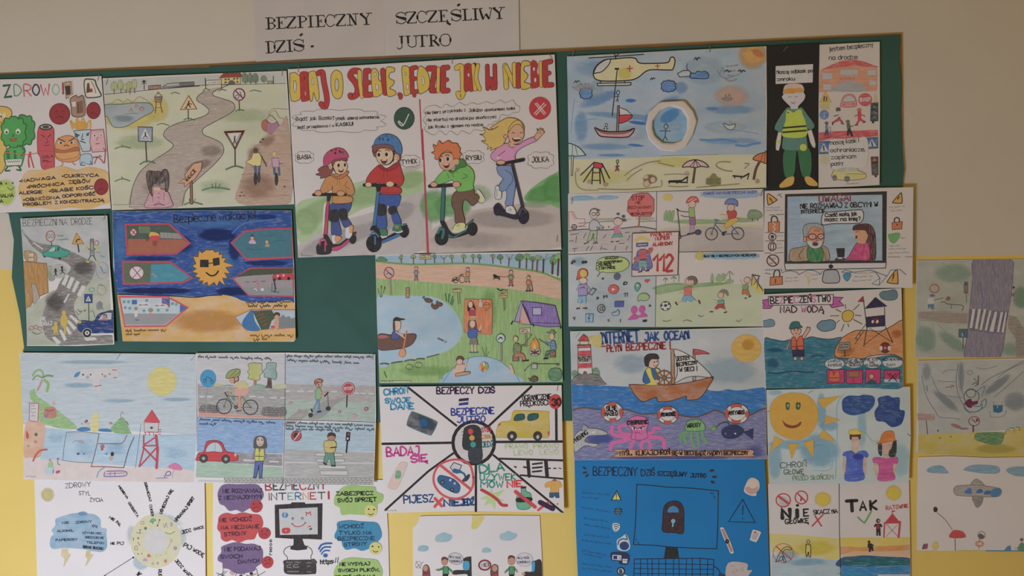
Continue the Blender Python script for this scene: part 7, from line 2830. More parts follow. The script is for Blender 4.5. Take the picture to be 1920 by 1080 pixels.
# ---------------------------------------------------------------- park by the pond
poster('pond_park_poster', 'crayon drawing of a green park with a blue pond, canoe, purple tent and campfire', 'poster', BD2,
 [(704, 478), (880, 474), (1051, 471.5), (1053, 600), (1055, 716), (880, 717.5), (712, 718), (707, 600)], None, '''
Z 695 465 4.076
@park_ground
m v
f 88a864 40,220 1455,220 1468,1025 68,1030
s 7a9c58 .5 450,940 300,50
s 7a9c58 .5 900,480 80,200
m w
f 8aa6b8 40,60 1450,38 1452,210 1250,175 900,130 600,120 300,125 40,105
m p
g c79f84 40,108 250,128 500,128 800,130 1000,145 1200,170 1300,190 1450,250 1455,385 1250,345 1050,310 800,290 500,265 200,240 44,225
m i
c 6f9458 14 40,100 200,118 400,125 700,118 900,130 1100,155 1300,185 1450,245
m w
g 94b0c0 48,385 150,365 350,365 480,375 570,415 640,480 690,570 700,660 650,740 560,795 400,840 200,870 60,885
g 94b4c8 552,1028 620,930 700,860 790,832 880,830 980,860 1060,920 1110,970 1140,1025
c 4a7a84 4 552,1028 620,930 700,860 790,832 880,830 980,860 1060,920 1110,970 1140,1025
m p
@*leafy_tree
G 46784a 3a6a40 3 45,100 50,80 80,65 115,80 125,98
G 6f8a5a 4f6a44 2 215,80 225,55 245,55 240,88
+l 6a5444 8 232,80 236,115
G 7a9458 4f6a44 2 305,75 320,50 345,60 340,82
+l 6a5444 8 326,75 328,122
G 4f7a58 3a6044 2 470,65 485,45 502,60 495,82
+l 5a4c40 7 486,75 490,115
c 5a4c40 4 535,60 558,85 585,55
+l 5a4c40 5 560,75 562,112
G 6f9458 4f6a44 2 600,65 618,48 635,62 630,82
+l 5a4c40 7 618,75 624,112
G 7a9458 4f6a44 2 690,65 710,45 732,62 722,82
+l 5a4c40 8 708,75 712,110
G 6f9458 4f6a44 2 765,65 782,45 798,62 792,80
+l 5a4c40 7 782,75 784,112
G 4a7a50 3a6044 2 812,65 830,48 845,62 840,88
+l 5a4c40 7 830,80 832,110
G 7a7a58 5a5a44 2 915,60 935,45 952,62 942,80
+l 5a4c40 8 932,75 936,118
G 46784a 3a6044 3 965,72 985,48 1012,65 1005,85 980,88
+l 5a4c40 7 990,82 996,122
c 6a7454 4 1035,50 1060,75 1090,50
c 6a7454 4 1045,80 1065,90 1085,75
+l 5a4c40 8 1060,75 1055,138
G 46784a 3a6044 3 1105,75 1130,45 1165,60 1155,95 1115,95
+l 5a4c40 13 1140,90 1138,148
G 6f9a54 4f7a44 3 1170,65 1190,42 1215,55 1208,88 1178,85
+l 5a4c40 10 1192,80 1190,155
G 4f7a58 3a6044 3 1215,85 1235,65 1258,82 1245,105
+l 5a4c40 10 1238,95 1236,165
G 7a9a58 4f7a44 3 1255,75 1275,55 1300,72 1285,100
+l 6a5444 12 1275,90 1270,175
c 5a6a50 4 1290,80 1330,95 1370,70
c 5a6a50 4 1300,60 1330,85 1350,45
+l 4a3a30 11 1322,90 1318,185
G 5a8a50 3a6044 3 1370,95 1400,50 1425,80 1410,125 1380,125
+l 4a3a30 14 1392,110 1388,195
G 7aa45a 4f7a44 3 1400,80 1430,40 1450,50 1450,95
+l 4a3a30 12 1436,85 1430,210
@sign_board
R c0b480 5a4a34 4 378,48 460,85
V 4a3a30 3 386,62 452,60 10 3
V 4a3a30 3 386,78 450,76 10 4
l 5a4a34 7 418,88 418,120
@ban_sign|red no-dog ban sign
l 8a7f74 14 150,235 158,355
E a8a29a a8383a 7 140,190 37,42
l a8383a 7 115,165 165,215
c 4a4440 5 120,200 140,190 160,200
@sign_board|small yellow sign by the reeds
R b8a45c 5a4a34 3 626,310 690,338
l 5a4a34 4 665,342 670,430
l 5a4a34 4 680,342 684,425
V 4a3a30 3 632,322 682,320 9 3
@sign_board|small yellow sign with a bird on top
F b8a45c 5a4a34 3 980,340 1046,338 1044,378 984,384
l 5a4a34 4 1015,385 1022,480
l 5a4a34 4 1026,385 1030,470
V 4a3a30 3 988,355 1040,352 9 3
V 4a3a30 3 988,370 1040,366 9 5
c 3a3430 9 970,310 990,325 1010,318
l 3a3430 5 1010,318 1045,325
@sign_board|pale sign by the tent
F c0b090 5a4a34 3 1140,615 1220,608 1222,650 1142,655
V 4a3a30 3 1150,630 1215,626 10 3
V 4a3a30 3 1150,645 1215,642 10 4
l 6a5a44 4 1182,655 1190,760
l 6a5a44 4 1194,655 1200,750
@wooden_post
R a88a60 5a4430 4 270,305 296,380
l 5a4430 4 272,325 295,322
l 5a4430 4 272,345 295,342
@reeds
l 5f7a44 5 75,375 55,310
l 5f7a44 5 80,375 82,300
l 5f7a44 5 85,375 108,300
e 4a3a2a 82,298 5,14
e 4a3a2a 108,305 5,14
l 3f7048 9 580,405 572,350
l 3f7048 9 595,415 600,352
l 3f7048 9 610,425 628,370
l 3f7048 9 620,435 634,395
l 5f7a44 5 872,825 852,760
l 5f7a44 5 880,825 885,765
l 5f7a44 5 888,825 905,790
l 6f9450 8 530,1000 525,950
l 6f9450 8 545,1000 550,955
@walker|child walking on the path
P 348,248 105 6a4a3c 8a8480 5a5a64 dd
@walker|child with a bicycle and a dog
o 444 4 700,240 22,26
o 444 4 650,245 20,22
l 444 4 650,240 700,195
l 444 4 675,215 712,200
P 742,262 112 7a5444 c08050 8a7048 du
c 333 7 620,255 645,240 665,250
c 333 5 625,235 640,250 655,230
@dog_walker|person in green walking a dark dog on a lead
P 1072,292 122 6a4a3c 6f8a4c 8a3448 dd
g 2c2624 935,205 950,200 965,212 985,218 988,240 975,235 950,232 940,220
l 2c2624 5 945,225 940,240
l 2c2624 5 980,230 984,244
c 7a3034 3 988,215 1020,222 1060,212
@scooter_rider|child riding a kick scooter
P 1206,325 112 6a4a3c c07a4a 7a6a5a df
l 333 5 1228,258 1238,325
l 333 6 1188,330 1238,328
@duck
m i
G 6a4c3c 3a2a22 3 410,390 440,385 472,400 465,415 430,415
e 5a5a44 405,378 10,9
@duck
G 6a4c3c 3a2a22 3 462,440 490,435 520,440 515,460 485,468
e 6a4c3c 470,428 9,8
G 6a4c3c 3a2a22 3 500,420 525,415 550,428 540,445 512,442
e 5a5a44 508,412 9,9
@canoe|brown canoe
G 6a4a40 3a2a24 4 60,662 160,665 250,660 345,660 330,720 280,755 180,775 60,772
g a8605a 62,668 110,665 140,680 100,690 62,688
@canoeist|paddler in a black cap and blue shirt
G c9a890 5a4438 3 180,560 225,560 232,590 225,620 200,640 178,625
g 5a4438 172,555 185,560 190,620 172,628
G 2f3034 222 3 175,545 195,530 225,538 262,545 225,552 180,556
G 46568a 2c3458 4 170,640 205,635 222,690 162,695
l c9a890 9 195,640 265,690
l c9a890 8 230,655 250,665
l c07a50 9 275,635 248,790
G c98a60 8a5a3a 3 245,765 268,790 262,825 240,832 218,818 222,790
@fish
c 5a6a78 10 515,690 535,700 555,708
e 6a8a9a 572,718 9,8
@orange_blanket|orange picnic blanket
m v
F c87444 a05a34 3 718,390 925,395 930,520 925,660 735,650 715,640 714,500
m i
o 7a4a30 4 888,440 26,24
l 7a4a30 4 862,435 914,432
e a8b0b0 840,430 13,22
l a8b0b0 8 838,395 838,415
V 7a4a30 3 870,480 895,478 8 2
@lying_woman|dark-haired woman in a red top on the blanket
g 2a2220 742,480 742,430 760,402 780,410 800,450 802,475 775,450 755,480
E d0b09a 5a4438 3 764,432 18,26
F a83c50 5a2030 3 752,478 800,475 802,515 755,515
f a89a8a 765,520 800,520 798,545 768,545
@standing_girl|girl in a blue jumper and grey skirt waving
g 6a4a3c 748,560 775,535 805,555 815,620 790,620 780,590 760,620 744,610
G c8a050 8a6a34 3 745,555 778,535 808,552 780,548
E d0b09a 5a4438 3 778,580 22,30
G 4460a0 2c3c6c 4 748,625 780,618 815,622 845,640 815,640 810,680 750,682
l d0b09a 8 830,630 845,595
F 78746c 4a4640 3 762,685 808,682 822,738 758,738
l d0b09a 10 775,740 778,790
l d0b09a 10 800,740 802,790
l 4a6a6a 9 760,797 785,797
l 4a6a6a 9 795,797 820,797
@purple_tent|purple ridge tent
m v
F 8068a8 3a2c5a 5 1150,405 1280,418 1410,440 1430,520 1452,598 1350,602 1230,585 1195,480
m i
F 9a90b4 3a2c5a 5 1150,405 1232,585 1100,560
F c09a90 3a2c5a 4 1160,430 1222,585 1135,575
f c8684a 1145,540 1158,582 1135,578
l 3a2c5a 6 1160,430 1225,585
R a8a4c4 3a2c5a 5 1238,455 1305,512
l 3a2c5a 4 1232,570 1445,575
l 222 9 1085,560 1075,580
l 222 9 1240,580 1245,595
l 222 9 1452,600 1452,612
@green_swim_sign|round green-edged swimming sign
l 7a8478 15 998,735 1000,860
E b4bab4 2f6a5c 6 994,690 33,34
c 333 6 975,700 990,685 1010,695
l 333 5 985,680 1005,682
@campfire
E a8a098 5a5048 3 1254,790 44,34
F d08a3c 8a5028 3 1220,765 1218,740 1232,720 1240,690 1250,710 1258,680 1270,700 1285,725 1290,760 1255,778
g d8b84c 1240,755 1250,725 1265,750 1262,770 1245,770
l 4a3428 9 1225,785 1285,810
l 4a3428 9 1285,785 1228,808
l 4a3428 8 1255,780 1255,812
@camper_on_log|camper in khaki sitting on a log
m p
F 8a6250 4a3428 4 1088,820 1130,822 1132,862 1085,862
G 6f7a4a 3a4428 4 1095,740 1125,728 1150,760 1140,800 1095,805
l 6f7a4a 10 1120,740 1180,745
G b0644a 6a3828 3 1100,805 1150,800 1175,820 1185,855 1165,860 1150,830 1105,830
l 2c2a26 10 1160,862 1205,858
E c9a68c 4a3a30 3 1108,695 18,24
c 5a6a3a 6 1090,700 1098,672 1122,680
l 5a4434 4 1150,760 1230,665
e 5a4434 1225,665 8,6
@camper_on_log|camper in a hat and blue shirt sitting on a log
F 8a5a44 4a3428 4 1368,785 1412,785 1412,832 1370,835
G 5a7aa8 34486c 4 1372,720 1405,710 1415,770 1380,778
l 5a7aa8 9 1375,730 1330,720
l 5a4434 4 1360,745 1285,695
F 3f6a48 28442e 3 1340,790 1400,775 1402,792 1362,805 1350,840 1330,835
l 222 9 1325,845 1355,843
E c9a68c 4a3a30 3 1384,675 20,26
G 6f7a54 4a5438 3 1345,645 1370,640 1378,628 1400,628 1405,642 1418,648 1380,652
@pot_and_stick
R a8a8a4 4a4640 4 1230,880 1272,922
c 4a4640 4 1175,935 1230,890 1330,885 1440,885
e 4a4640 1430,888 12,9
e 4a4640 1178,935 6,6
@hedgehog
m i
G 6a5244 3a2c24 4 1220,1000 1240,978 1270,985 1275,1012 1245,1020 1222,1012
c 4a3a30 5 1205,995 1220,1005 1215,1015
@round_bush|dark green round bush
m w
G 3f7a50 2f6040 4 1360,960 1375,925 1420,918 1455,935 1458,985 1430,1012 1385,1010 1362,990
@swimming_boy|boy swimming on a float
m i
G d0a890 6a4a3c 3 640,930 665,885 715,890 720,935 690,950 650,960
l d0a890 12 645,930 640,990
l d0a890 12 720,910 740,850
E d0a890 6a4a3c 3 680,865 24,26
G 6a4438 3a2822 3 655,860 665,830 700,832 710,855 680,845
G b08c74 6a4a3c 4 655,955 750,945 752,962 660,978
c 8a9aa4 5 705,890 725,875 745,850
@beach_ball
E c9c0b0 8a8070 3 866,908 33,36
g c8803c 838,890 855,878 866,905 845,925
g 8a9a3c 866,905 890,890 900,915 880,935
g c84a3c 845,925 866,905 868,940 852,938
g 4a8aa0 868,878 885,880 880,895
@wading_child
c d0a890 18 1070,900 1080,930 1088,955
e d0a890 1065,895 9,10
@*pond_pebbles
c 5a5a44 8 75,885 110,882 140,888
c 5a5a44 8 160,880 200,872 240,868
c 5a5a44 7 260,865 300,855 340,858
c 5a5a44 7 350,850 380,845 410,848
c 5a5a44 6 430,835 470,825 520,812
o 7a7a60 4 295,910 28,20
o 7a7a60 4 365,895 30,20
l 5f7a44 5 105,945 122,990
R c0c4b0 8a8a80 2 75,1015 305,1024
V 5a5a50 2 80,1020 180,1020 7 2
''', amp=.002, lift=.002, group=GRP)
# ---------------------------------------------------------------- internet like an ocean
poster('internet_ocean_poster', 'crayon drawing INTERNET JAK OCEAN with a lighthouse, sailing boat and pink octopus', 'poster', BDP,
 [(1069, 621), (1250, 618), (1433, 613.5), (1436, 740), (1437, 860), (1250, 861.5), (1076, 862), (1072, 740)], None, '''
Z 1065 610 4.153
@sky_and_sea
m w
f a5a8a8 20,50 1525,25 1535,540 30,500
s 8fa0a8 .6 1250,350 260,130
s 8a9aa4 .5 500,300 180,100
m d
g 2a6aa4 30,455 100,465 170,455 240,465 320,470 420,475 560,480 800,480 1050,490 1100,505 1180,510 1240,495 1300,505 1380,500 1480,485 1540,500 1545,660 1400,720 1200,720 1000,720 800,720 600,720 300,700 30,670
s 4a88b8 .5 250,540 200,40
s 4a88b8 .5 900,610 200,30
s 4a88b8 .5 1300,560 150,40
m p
g 66688f 30,660 120,640 250,655 420,655 500,670 580,690 680,685 800,685 900,705 1000,712 1150,660 1220,690 1330,720 1420,695 1500,655 1545,650 1532,1045 45,1050
m w
s 44508c .7 250,880 130,50
s 44508c .6 800,1030 600,30
s 4a548c .5 1450,980 90,60
c 5a4438 10 30,660 120,640 250,655 420,652 500,668 580,690 680,685 800,685 900,705 1000,712 1080,685 1150,660 1220,690 1330,720 1420,695 1500,655 1545,645
c c9c8c8 4 30,452 90,462 140,455 180,462
@title_words|blue title INTERNET JAK OCEAN
m i
t 2f4c80 88 13 262,145 555,125 INTERNET
t 2f4c80 62 12 600,122 705,115 JAK
t 2f4c80 62 12 752,112 938,105 OCEAN
t 8a2c2c 48 9 252,188 290,186 -
t 8a2c2c 50 9 305,205 415,200 PŁYŃ
t 8a2c2c 52 9 455,195 760,182 BEZPIECZNIE
t 8a2c2c 60 9 795,185 798,183 !
@lighthouse|red and white striped lighthouse
m p
g 5c8060 28,380 35,350 70,355 90,390 40,405
g 5c8060 180,375 195,335 230,330 250,370 240,400
g 66635f 28,455 35,420 80,385 190,380 240,390 270,430 300,460 200,465 100,460
c 3a3838 4 28,455 35,420 80,385 190,380 240,390 270,430 300,460
s b8ac5a .9 210,110 70,36 12
g b4a458 165,125 255,65 250,180
F bcb4ae 3a3030 5 78,150 175,150 190,378 78,375
f b03038 82,200 178,195 182,238 80,240
f b03038 78,295 185,290 188,330 78,335
F b8ac88 3a3030 4 92,122 160,122 160,150 92,150
F b03038 5a2024 5 78,120 98,95 122,68 150,90 160,120
F b03038 5a2024 4 72,155 178,152 176,172 76,175
t 3a2c2c 16 4 82,262 178,256 BEZPIECZNY
t 3a2c2c 18 4 88,285 178,280 INTERNET
g c0b8b0 100,378 110,345 135,335 158,350 160,378
g 6a4a3c 115,380 122,360 135,355 148,365 150,380
@yellow_sun|large yellow sun
m p
E c69a30 b08a34 3 1388,178 116,108
s b8842a .7 1400,150 60,50
@sailing_boat|brown wooden sailing boat with a white sail and red flag
m w
F 9a6a44 4a3020 4 972,185 988,185 995,430 970,430
G b0363c 5a2024 4 985,188 1040,195 1100,220 1050,222 985,225
G b8b4ae 3a3434 5 820,190 880,200 960,245 1040,310 1115,400 1000,395 920,405 830,445 850,380 848,280
F a0683e 4a3020 5 800,195 825,195 830,455 805,458
e 8a5a38 808,192 14,14
g a05f34 475,460 620,462 800,462 980,435 1125,405 1090,480 1045,545 1000,575 925,580 920,550 860,570 780,590 700,590 690,560 640,575 580,592 520,540
c 3a2820 5 475,460 620,462 800,462 980,435 1125,405 1090,480 1045,545 1000,575 925,580 920,550 860,570 780,590 700,590 690,560 640,575 580,592 520,540 475,460
e 3a2c28 1122,405 12,12
m i
t 2a2424 30 6 845,275 942,265 JESTEM
t 2a2424 26 6 846,318 1008,300 BEZPIECZNY
t 2a2424 30 6 868,360 980,352 W SIECI
t 2a2424 36 6 1003,352 1006,351 !
@sailor_boy|boy in a yellow vest at the ship's wheel
G 2a5c88 1c3448 4 585,440 590,380 615,340 690,330 720,360 700,455 640,458
G c0b04a 6a602a 4 605,345 640,330 660,400 690,445 690,465 600,462 640,440 620,390
G c0b04a 6a602a 3 680,335 715,350 720,400 700,380
E c9a890 4a3834 4 660,288 44,46
G 34302f 1f1c1c 4 598,300 595,250 630,222 690,225 708,255 690,262 650,262 630,290 625,320 605,315
e 2a2424 672,285 5,7
e 2a2424 692,280 5,6
c 6a3a34 4 665,310 680,318 695,308
@ship_wheel|brown ship's wheel
o 7a4c2c 11 748,408 60,56
l 7a4c2c 9 748,345 750,470
l 7a4c2c 9 685,408 815,408
l 7a4c2c 8 705,362 795,455
l 7a4c2c 8 795,362 705,455
E 8a5a34 3a2820 4 748,408 18,18
e c9a890 690,435 18,12
@life_ring|life ring reading SILNE HASŁO
E bab4b0 3a3030 5 344,675 84,76
g b04a3c 300,615 340,598 375,602 368,630 330,632
g b04a3c 262,645 285,640 290,700 268,720
g b04a3c 400,650 425,655 420,710 402,705
g b04a3c 320,728 370,722 378,748 330,752
E bab4b0 3a3030 3 342,675 56,50
t 2a2424 34 7 300,665 380,660 SILNE
t 2a2424 32 7 290,702 385,698 HASŁO
@life_ring|life ring reading PRYWATNOŚĆ
E bab4b0 3a3030 5 776,698 82,70
g b04a3c 735,645 770,630 810,638 800,660 755,662
g b04a3c 696,670 718,668 720,720 700,722
g b04a3c 835,668 856,680 852,722 832,720
g b04a3c 745,742 800,742 805,765 755,768
E bab4b0 3a3030 3 776,698 54,46
t 2a2424 26 6 728,708 835,702 PRYWATNOŚĆ
@life_ring|life ring reading ANTYWIRUS
E bab4b0 3a3030 5 1314,686 94,78
g b04a3c 1265,620 1310,610 1350,618 1345,640 1275,645
g b04a3c 1220,655 1245,655 1250,715 1228,722
g b04a3c 1385,665 1405,675 1402,715 1382,715
g b04a3c 1270,730 1340,732 1335,758 1285,758
E bab4b0 3a3030 3 1314,686 66,54
t 2a2424 28 6 1250,696 1372,688 ANTYWIRUS
@pink_octopus|angry pink octopus with curling arms
m v
c c05a90 26 500,850 420,840 400,790 440,770
c c05a90 28 500,870 400,860 345,840 345,785
c c05a90 28 500,880 400,905 345,915 330,960
c c05a90 26 520,890 500,920 480,970
c c05a90 24 590,890 570,930 580,975
c c05a90 24 610,880 640,920 635,965
c c05a90 28 600,870 700,870 740,890 750,950
c c05a90 24 600,850 660,830 670,800 710,800
G c05a90 7a2c58 4 468,780 475,735 510,708 560,705 605,720 625,765 610,820 620,870 560,892 490,880 500,830
m i
f d8d0d0 495,785 535,800 530,812 500,810
f d8d0d0 590,790 548,802 555,812 585,810
e 2a2424 515,802 7,8
e 2a2424 570,802 7,8
l 4a1c38 6 492,780 535,800
l 4a1c38 6 592,786 548,800
c 7a2c58 5 520,840 540,830 562,842
t 2a2424 28 6 462,772 622,764 CYBERPRZEMOC
@green_jellyfish|green jellyfish
m v
c 5f9060 22 930,820 900,870 920,910
c 5f9060 20 960,825 960,880 985,950
c 5f9060 20 1000,825 1010,880 1020,930
c 5f9060 22 1040,820 1050,870 1080,910
c 5f9060 18 915,825 880,850 875,900
G 6a9a5c 3a6040 4 915,815 920,760 960,735 1010,732 1050,755 1065,810 1000,822
m i
t 2a3424 28 6 925,795 1035,785 WIRUSY
@anglerfish|dark blue anglerfish with a lantern
g 2c3458 1190,820 1220,790 1280,770 1330,780 1370,820 1330,865 1270,882 1210,870
F 2c3458 1c2240 3 1365,830 1440,800 1435,885
c 3a4448 8 1260,790 1240,755 1190,760 1150,795
s 6f9a4a .95 1132,800 26,24
e c9c8c4 1300,840 8,6
e 50608a 1225,840 9,9
@grey_shark|grey shark
m v
G a09c9a 4a4a4c 4 50,860 110,810 200,800 290,825 300,850 220,855 160,860 130,900 180,915 240,925 200,945 130,935 60,985 45,950
F 8f8c8a 4a4a4c 4 105,820 118,765 165,800
m i
f c8c0bc 180,830 205,820 212,830 190,842

t 2a2828 30 6 52,915 158,840 PHISHING
@motto_ribbon|orange ribbon with the motto
m p
G b8805c 5a3a28 3 360,965 700,970 1100,975 1415,965 1435,1000 1420,1018 1000,1015 600,1020 355,1022 400,990
m i
t 3a2820 34 7 405,1012 495,1005 MYŚL,
t 3a2820 34 7 530,1010 790,1002 KLIKAJ,CHROŃ
t 3a2820 28 7 808,1008 975,1004 SIĘ-W SIECI
t 3a2820 28 7 990,1008 1185,1004 BĄDŹ MĄDRY
t 3a2820 28 7 1195,1006 1400,1002 I BEZPIECZNY
''', amp=.002, lift=.003, staples='1083,628,-50', group=GRP)
# ---------------------------------------------------------------- blue sheet with the padlock
poster('padlock_poster', 'bright blue sheet with a brown padlock on a drawn computer screen and stickers', 'poster', BDP-.0036,
 [(1077, 855), (1250, 855), (1432, 853), (1438, 960), (1444, 1130), (1086, 1135), (1080, 1000)], None, '''
Z 1065 850 4.695
@title_words
t 172a44 72 8 222,190 608,195 BEZPIECZNY
t 172a44 52 8 645,195 762,190 DZIŚ
t 172a44 36 8 788,192 1045,200 SZCZĘŚLIWY
t 172a44 32 8 1078,208 1212,210 JUTRO
@*brown_dash
e 33242c 145,125 20,9 30
e 33242c 148,166 22,9 -12
e 33242c 168,192 20,9 -40
e 33242c 1266,148 22,12 -10
e 33242c 1288,204 22,11
e 33242c 1272,250 20,12 20
@drawn_monitor|outlined computer screen on a dark foot
l 14283c 8 605,270 600,450 592,640 576,800
l 14283c 8 605,270 760,282 880,296 1000,298 1150,310 1322,328
l 14283c 8 1322,328 1318,600 1308,836
l 14283c 8 576,800 760,808 900,822 1100,832 1308,836
F 222624 1c2024 4 862,822 962,825 975,918 845,918
l 1a3450 8 1252,348 1278,350
l 1a3450 8 1286,375 1290,392
l 1a3450 7 598,750 602,765
l 1a3450 7 610,782 625,788
@brown_padlock|dark brown padlock
m i
G 3c282c 1a1c28 6 836,525 845,470 880,430 935,416 985,430 1015,480 1020,530 1018,600 1012,700 930,695 835,685 832,600
g 3078a8 876,515 890,475 930,460 965,480 972,515 925,518
f 3078a8 876,512 972,512 972,518 876,518
e 6fa0b8 925,594 19,19
f 6fa0b8 918,605 932,605 926,645 914,645
@drawn_keyboard|keyboard grid of dark lines
l 14283c 7 583,928 870,924 1160,920 1282,930
l 14283c 7 583,928 578,1140
l 14283c 7 1282,930 1274,1140
l 14283c 6 583,970 860,970 1280,975
l 14283c 6 580,1012 860,1014 1278,1018
l 14283c 6 580,1056 860,1056 1276,1058
l 14283c 6 580,1100 1276,1104
l 14283c 6 640,928 635,1140
l 14283c 6 698,928 705,1140
l 14283c 6 740,928 738,1140
l 14283c 6 798,926 796,1140
l 14283c 6 858,925 860,1140
l 14283c 6 928,924 925,1140
l 14283c 6 975,924 980,1140
l 14283c 6 1042,922 1035,1140
l 14283c 6 1092,922 1092,1140
l 14283c 6 1160,922 1165,1140
l 14283c 6 1228,926 1222,1140
@mouse_cable
c 172a44 8 1280,990 1320,1015 1340,1060
G 223c58 14283c 5 1325,1065 1350,1055 1380,1075 1375,1110 1340,1110
@warning_triangle|large outlined warning triangle
l 172a44 8 1535,402 1645,605 1412,597 1535,402
l 172a44 7 1538,455 1534,535
e 172a44 1535,568 6,6
@warning_sticker|yellow warning triangle sticker
K 0.4 1c2c28 428,322 470,412 378,412
F c8bb50 1c2c28 3 428,335 461,406 388,406
l 26302a 7 425,350 426,382
e 26302a 426,396 5,5
@globe_sticker
k 0.4 1c3648 440,508 38,32
o 5a8098 3 440,508 14,30
l 5a8098 3 404,500 476,500
l 5a8098 3 408,520 474,520
l 5a8098 3 440,478 440,540
@wifi_sticker|white wifi sticker
K 0.4 b8bcbe 392,620 425,610 455,625 450,665 418,688 395,665
c 24282c 6 400,632 425,622 448,636
c 24282c 6 406,648 424,640 440,650
c 24282c 5 412,662 423,657 432,664
e 24282c 420,674 5,5
@speaker_sticker|round dark blue sticker with a white edge
K 0.4 b4bcc4 432,760 470,735 500,712 520,715 545,790 540,840 500,858 440,845 430,800
e 223c6a 495,812 42,38
c 1a2040 8 440,800 450,765 485,750 520,755 510,715
@card_sticker|white card sticker with a purple square
K 0.4 26304c 385,870 532,882 525,975 450,970 445,945 382,938
f b8b8ba 392,890 470,896 470,940 388,932
f 2c2a68 400,898 434,900 432,930 398,928
f b8b8ba 480,925 525,928 518,966 480,962
l 333 4 448,912 468,914
l 333 4 448,926 468,928
l 333 5 488,938 500,940
l 333 5 508,942 518,944
@padlock_globe_sticker
k 0.4 1c2630 465,1035 36,36
e a8b0b4 465,1035 26,26
t 1c2630 30 8 456,1052 476,1052 B
f b0b4b6 490,1060 540,1080 530,1110 490,1110
@cap_sticker|pale pink cap sticker with a white edge
K 0.4 c0b4b0 1545,320 1565,260 1590,220 1630,210 1675,240 1680,300 1655,340 1650,368 1600,365 1560,345
G b88c84 9a746c 2 1558,315 1575,290 1620,310 1668,290 1650,340 1600,352
E c4b0a0 a08c80 2 1622,262 44,44
@watch_sticker|pink smart watch sticker with a white edge
K 0.4 c0b4b0 1338,660 1350,648 1370,655 1410,740 1425,770 1455,860 1445,875 1425,870 1395,800 1375,760
F a87468 8a5c54 2 1348,665 1366,662 1402,745 1386,758
F a87468 8a5c54 2 1398,790 1418,785 1446,855 1434,864
E 201c20 3a2c2c 3 1399,770 17,19
e 6a5048 1402,768 7,7
@phone_sticker|pale pink phone sticker
K 0.4 c0b8b4 1622,672 1640,668 1692,685 1690,705 1660,768 1645,775 1600,758 1602,740
F b09890 9a847c 2 1632,682 1678,695 1648,758 1612,745
e 333 1645,688 7,7
@paper_sticker|large pale paper sticker at the bottom
K 0.4 ad9e9a 1405,960 1570,962 1575,1020 1618,1022 1580,1080 1578,1130 1402,1130
c 8a7c78 4 1425,990 1445,984 1460,990
o 8a8070 4 1530,1015 12,14
e 9a8c88 1485,1022 10,8
e 9a8c88 1455,1040 10,8
@*small_note
V 1f5478 3 120,350 365,368 14 1
V 1f5478 3 120,385 270,405 14 2
V 1f5478 3 115,478 375,522 14 3
V 1f5478 3 140,575 350,605 14 4
V 1f5478 3 140,630 370,668 14 5
V 1f5478 3 140,720 370,748 14 6
V 1f5478 3 120,770 400,805 14 7
V 1f5478 3 120,860 330,900 14 8
V 1f5478 3 130,890 300,925 14 9
V 1f5478 3 120,975 390,1010 14 1
V 1f5478 3 120,1010 390,1050 14 2
''', tint='0a6ca4', amp=.004, lift=.004, group=GRP)
